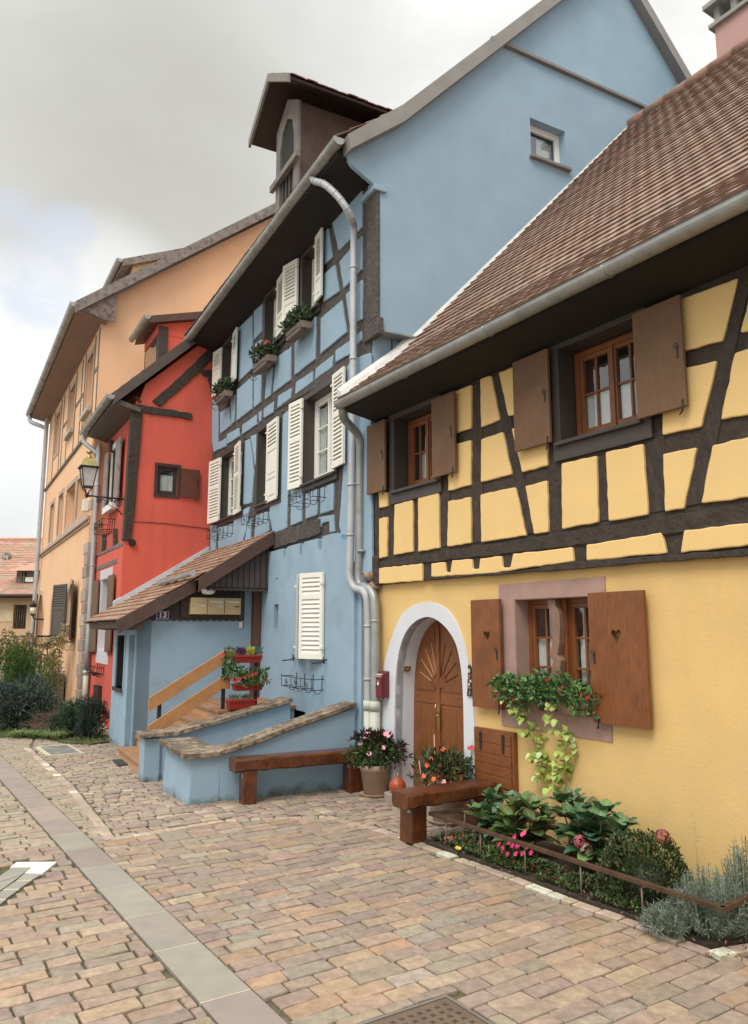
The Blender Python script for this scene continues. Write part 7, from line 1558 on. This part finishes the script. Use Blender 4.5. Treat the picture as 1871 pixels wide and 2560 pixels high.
hbox(3.95, 3.18, 6.80, 'grey flower box of geraniums with one red bloom, middle of the three', 2, True)
hbox(6.40, 5.72, 6.86, 'grey flower box of geraniums nearest the red house', 3)
# ---------------------------------------------------------------- red planters on the stair rail
def rplant(a, b, label, seed, kind):
    A = g(*a); B_ = g(*b); d0, d1 = A[0], B_[0]; zt = A[1]; h = A[1] - B_[1]; t = thing('red_planter', BF.w(1.93, (d0 + d1) / 2, zt - h), label, 'planter', 'red planters on the stair rail'); f = MB()
    f.hull8([BF.w(1.87, d0 - .02, zt - h), BF.w(1.87, d1 + .02, zt - h), BF.w(2.02, d1 + .02, zt - h), BF.w(2.02, d0 - .02, zt - h), BF.w(1.85, d0, zt), BF.w(1.85, d1, zt), BF.w(2.035, d1, zt), BF.w(2.035, d0, zt)]); f.box(BF.w, 1.84, 2.04, d1 - .008, d0 + .008, zt - .02, zt + .003); bx = f.build('box', M_REDP, t, bevel=.004)
    rg = random.Random(seed); f = MB(); L = d0 - d1
    if kind == 'top':
        for (q, col, n) in ((.28, [((.09, .03, .12), 8), ((.06, .02, .08), 6), ((.14, .05, .16), 3)], 260), (.62, [((.45, .46, .05), 6), ((.30, .40, .05), 6), ((.6, .55, .12), 3)], 220), (.88, [((.03, .16, .17), 6), ((.05, .22, .20), 4), ((.06, .12, .08), 4)], 160)):
            c = BF.w(1.94, d0 - L * q, zt)
            for _ in range(n): v = Vector((rg.uniform(-1, 1), rg.uniform(-1, 1), rg.uniform(.8, 2.2))); leaf(f, c + Vector((rg.uniform(-.07, .07), rg.uniform(-.07, .07), rg.uniform(0, .09))), v, rdir(rg), rg.uniform(.04, .08), .010, jcol(pick(col, rg), .2, rg))
    elif kind == 'mid':
        for q in (-.12, .05, .25, .45, .65, .85, 1.0): clump(f, BF.w(1.90, d0 - L * q, zt + .08 + (.12 if q < .1 else 0)), (.11, .11, .12), 75, .06, .036, [((.07, .15, .03), 8), ((.12, .22, .05), 5), ((.04, .08, .02), 5)], rg, .1, -.6, .3)
    else:
        for q in (.25, .7):
            c = BF.w(1.94, d0 - L * q, zt)
            for _ in range(170): v = Vector((rg.uniform(-1, 1), rg.uniform(-1, 1), rg.uniform(.4, 1.5))); leaf(f, c + Vector((rg.uniform(-.07, .07), rg.uniform(-.07, .07), rg.uniform(0, .05))), v, rdir(rg), rg.uniform(.03, .07), .006, jcol((.07, .10, .035), .3, rg))
    f.build('foliage', M_LEAF, t)
    if kind == 'mid':
        f = MB()
        for q in (.0, .12, .42, .55, .68, .95, -.15, .3): blossom(f, BF.w(1.80, d0 - L * q, zt + rg.uniform(.04, .18)), BF.w(-1, .3, .2) - BF.w(0, 0, 0), .03, (.45, .012, .02), rg)
        f.build('red_flowers', M_PETL, t)
    return t
rplant((1135, 718), (1335, 768), 'topmost red planter with purple, yellow and teal heather', 1, 'top')
rplant((1135, 930), (1345, 972), 'middle red planter overflowing with green leaves and red flowers', 2, 'mid')
rplant((1090, 1050), (1290, 1110), 'lowest red planter with thin grey green tufts', 3, 'low')
# climbing plant at the corner of the upper handrail
cp = g(1100, 735); t = thing('climbing_plant', BF.w(1.98, cp[0], cp[1] - .1), 'leafy shoot with red flowers climbing the corner of the pine handrail', 'plant'); rg = random.Random(8); f = MB()
for dz, n_ in ((.08, 60), (-.03, 50), (-.18, 35), (-.28, 40)): clump(f, BF.w(1.97, cp[0] + rg.uniform(-.03, .03), cp[1] + dz), (.08, .09, .08), n_, .05, .03, [((.10, .18, .05), 8), ((.16, .24, .09), 4), ((.04, .07, .02), 5)], rg, .1, -.6, .2)
f.build('foliage', M_LEAF, t); f = MB(); blossom(f, BF.w(1.92, cp[0] + .09, cp[1] + .05), BF.w(-1, .3, .2) - BF.w(0, 0, 0), .032, (.50, .02, .02), rg); f.build('red_flower', M_PETL, t)
# ---------------------------------------------------------------- garden on the left
def bush(name, u_, d_, h, rad, n, L, W, cols, label, cat, seed, up=.5, group=None, blobs=6, rr=.45, base=.12):
    rg = random.Random(seed); c = RF.w(u_, d_, 0); t = thing(name, c, label, cat, group); f = MB()
    for k in range(blobs):
        a = rg.uniform(0, 2 * PI); q = rg.uniform(.1, .65); z = h * (base + .62 * (k + .5) / blobs); sc = 1 - .35 * (k / blobs)
        clump(f, c + Vector((math.cos(a) * rad * q * sc, math.sin(a) * rad * q * sc, z)), (rad * rr * sc + .1, rad * rr * sc + .1, h * .26), n // blobs, L, W, cols, rg, up, -.6, .35)
    f.build('foliage', M_LEAF, t); f = MB(); stems(f, c, 16, h * .75, rad * .7, .010, rg, (.05, .035, .02), .08); f.build('branches', M_LEAF, t); return t
BG = [((.065, .10, .080), 8), ((.10, .14, .115), 6), ((.035, .06, .04), 5), ((.16, .20, .16), 4)]
bush('spurge_bush', 8.2, 3.40, 1.12, .80, 6200, .11, .018, BG, 'large blue green bush of narrow leaves at the left edge', 'bush', 1, .5, blobs=10)
bush('spurge_bush', 8.0, 2.85, .95, .48, 2200, .09, .015, BG, 'blue green bush of narrow leaves just behind the bare twigs', 'bush', 5, .5, blobs=6)
bush('juniper', 9.9, 3.30, 1.50, .72, 6500, .07, .013, [((.06, .14, .022), 8), ((.085, .18, .03), 6), ((.035, .08, .015), 6)], 'bright green juniper behind the blue green bush', 'bush', 2, .8, blobs=9, base=.35)
bush('dark_bush', 6.75, 2.52, .74, .36, 2300, .085, .013, [((.035, .07, .045), 8), ((.055, .10, .06), 5), ((.08, .16, .04), 3)], 'dark green bush to the right of the grass tuft', 'bush', 3, .6, blobs=6)
bush('dark_bush', 6.35, 2.24, .82, .34, 2300, .085, .013, [((.035, .07, .05), 8), ((.055, .09, .065), 6), ((.025, .05, .035), 5)], 'dark green bush pressed against the blue porch corner', 'bush', 4, .6, blobs=6)
bush('bamboo_clump', 10.6, 2.5, 1.60, .28, 1200, .10, .012, [((.22, .24, .06), 8), ((.30, .30, .10), 5), ((.14, .17, .04), 5), ((.38, .33, .16), 3)], 'tall feathery yellow green clump before the orange wall', 'bush', 6, .9, blobs=9)
# bare twiggy shrub
rg = random.Random(9); t = thing('bare_shrub', RF.w(7.15, 2.75, 0), 'leafless brown twiggy shrub between the bushes', 'shrub'); f = MB()
def twig(mb, p, d, l, r, k, rg, col):
    e = p + d * l + Vector((0, 0, -.02)); mb.tube([p, p.lerp(e, .5) + rdir(rg) * l * .08, e], [r, r * .8, r * .55], 3, False, jcol(col, .2, rg))
    if k > 0:
        for _ in range(3 if k > 1 else 2): twig(mb, p.lerp(e, rg.uniform(.45, 1)), (d + rdir(rg) * .75 + Vector((0, 0, .1))).normalized(), l * rg.uniform(.55, .8), r * .6, k - 1, rg, col)
for _ in range(22): a = rg.uniform(0, 2 * PI); twig(f, RF.w(7.15, 2.75, 0), Vector((math.cos(a) * .9, math.sin(a) * .9, rg.uniform(.6, 1.4))).normalized(), .32, .008, 4, rg, (.20, .13, .085))
f.build('branches', M_LEAF, t)
# small tree with pale yellow leaves
rg = random.Random(19); t = thing('small_tree', RF.w(12.4, 2.95, 0), 'small tree with sparse pale yellow leaves before the far house', 'tree'); f = MB(); b0 = RF.w(12.4, 2.95, 0); f.tube([b0, b0 + Vector((.05, 0, .9)), b0 + Vector((.2, 0, 1.5))], [.06, .05, .035], 7, col=(.16, .12, .08))
lv = MB()
def branch(p, d, l, r, k):
    e = p + d * l; f.tube([p, p.lerp(e, .5) + rdir(rg) * l * .06, e], [r, r * .8, r * .55], 5 if r > .01 else 3, False, (.17, .13, .09))
    if k == 0 or k == 1:
        for _ in range(3): leaf(lv, p.lerp(e, rg.random()) + rdir(rg) * .03, rdir(rg), rdir(rg), rg.uniform(.06, .10), .045, jcol(pick([((.48, .40, .20), 6), ((.35, .30, .14), 5), ((.40, .27, .14), 4), ((.20, .20, .08), 3)], rg), .15, rg))
    if k > 0:
        for _ in range(3): branch(p.lerp(e, rg.uniform(.5, 1)), (d + rdir(rg) * .8).normalized(), l * rg.uniform(.6, .85), r * .62, k - 1)
for a in range(9): branch(b0 + Vector((.05 + .01 * a, 0, 1.0 + .07 * a)), Vector((math.cos(a * 2.4), math.sin(a * 2.4), .35)).normalized(), .45, .022, 4)
f.build('trunk', M_LEAF, t); lv.build('crown', M_LEAF, t)
# grass tuft
rg = random.Random(23); t = thing('grass_tuft', RF.w(6.6, 2.85, 0), 'arching tuft of bright green grass at the paving edge', 'grass'); f = MB()
for _ in range(900):
    a = rg.uniform(0, 2 * PI); q = rg.random() ** .5; cx_ = rg.choice(((6.55, 2.78), (6.85, 2.95), (7.05, 3.15), (6.7, 2.7), (7.2, 3.4))); b = RF.w(cx_[0], cx_[1], 0) + Vector((math.cos(a), math.sin(a), 0)) * .10 * q; L = rg.uniform(.18, .36); dv = Vector((math.cos(a) * .8, math.sin(a) * .8, 1.2)).normalized(); s = dv.cross(Vector((0, 0, 1))).normalized() * .004; m = b + dv * L * .55; e = m + Vector((math.cos(a) * L * .5, math.sin(a) * L * .5, -L * .12)); f.add([b - s, b + s, m + s, m - s, e], [(0, 1, 2, 3), (3, 2, 4)], jcol(pick([((.14, .22, .06), 6), ((.22, .30, .10), 5), ((.09, .14, .04), 4), ((.30, .34, .16), 2)], rg), .15, rg))
f.build('blades', M_LEAF, t)
# short grass and fallen leaves at the garden edge
f = MB(); GW_ = [(5.72, 1.95), (5.6, 2.3), (6.0, 2.68), (7.0, 2.92), (7.3, 3.3), (7.5, 3.8), (8.4, 5.8), (12, 6.5), (9, 2.2)]; cnt = 0
while cnt < 5200:
    u_, d_ = rg.uniform(5.6, 12), rg.uniform(1.9, 6.4)
    if not in_poly(u_, d_, GW_): continue
    p = RF.w(u_, d_, .015); leaf(f, p, Vector((rg.uniform(-1, 1), rg.uniform(-1, 1), rg.uniform(.3, 1.3))), rdir(rg), rg.uniform(.05, .11), .010, jcol(pick([((.10, .16, .03), 6), ((.15, .21, .05), 4), ((.06, .09, .025), 4), ((.22, .16, .08), 2)], rg), .2, rg)); cnt += 1
o = f.build('short_grass', M_LEAF); tag(o, 'short mossy grass under the bushes at the garden edge', 'grass', kind='stuff')
# moss tufts and litter in the joints of the paving
f = MB(); cnt = 0
while cnt < 3600:
    u_, d_ = rg.uniform(2.3, 9), rg.uniform(-4.6, 1.4); X = SF.w(u_, d_, 0)
    if X.y < 1.2 or abs(X.x / X.y) > .52: cnt += .05; continue
    dens = math.sin(u_ * 2.1 + 1) * math.sin(d_ * 2.7) + (.5 if d_ > -1.7 else -.1)
    if rg.random() > .25 + dens * .4: cnt += .05; continue
    for _ in range(3): leaf(f, SF.w(u_ + rg.uniform(-.015, .015), d_ + rg.uniform(-.015, .015), -.018), Vector((rg.uniform(-1, 1), rg.uniform(-1, 1), rg.uniform(.8, 2))), rdir(rg), rg.uniform(.014, .024), .005, jcol((.10, .15, .035), .3, rg))
    cnt += 1
o = f.build('joint_moss', M_LEAF); tag(o, 'tiny moss tufts growing in the paving joints', 'moss', kind='stuff')
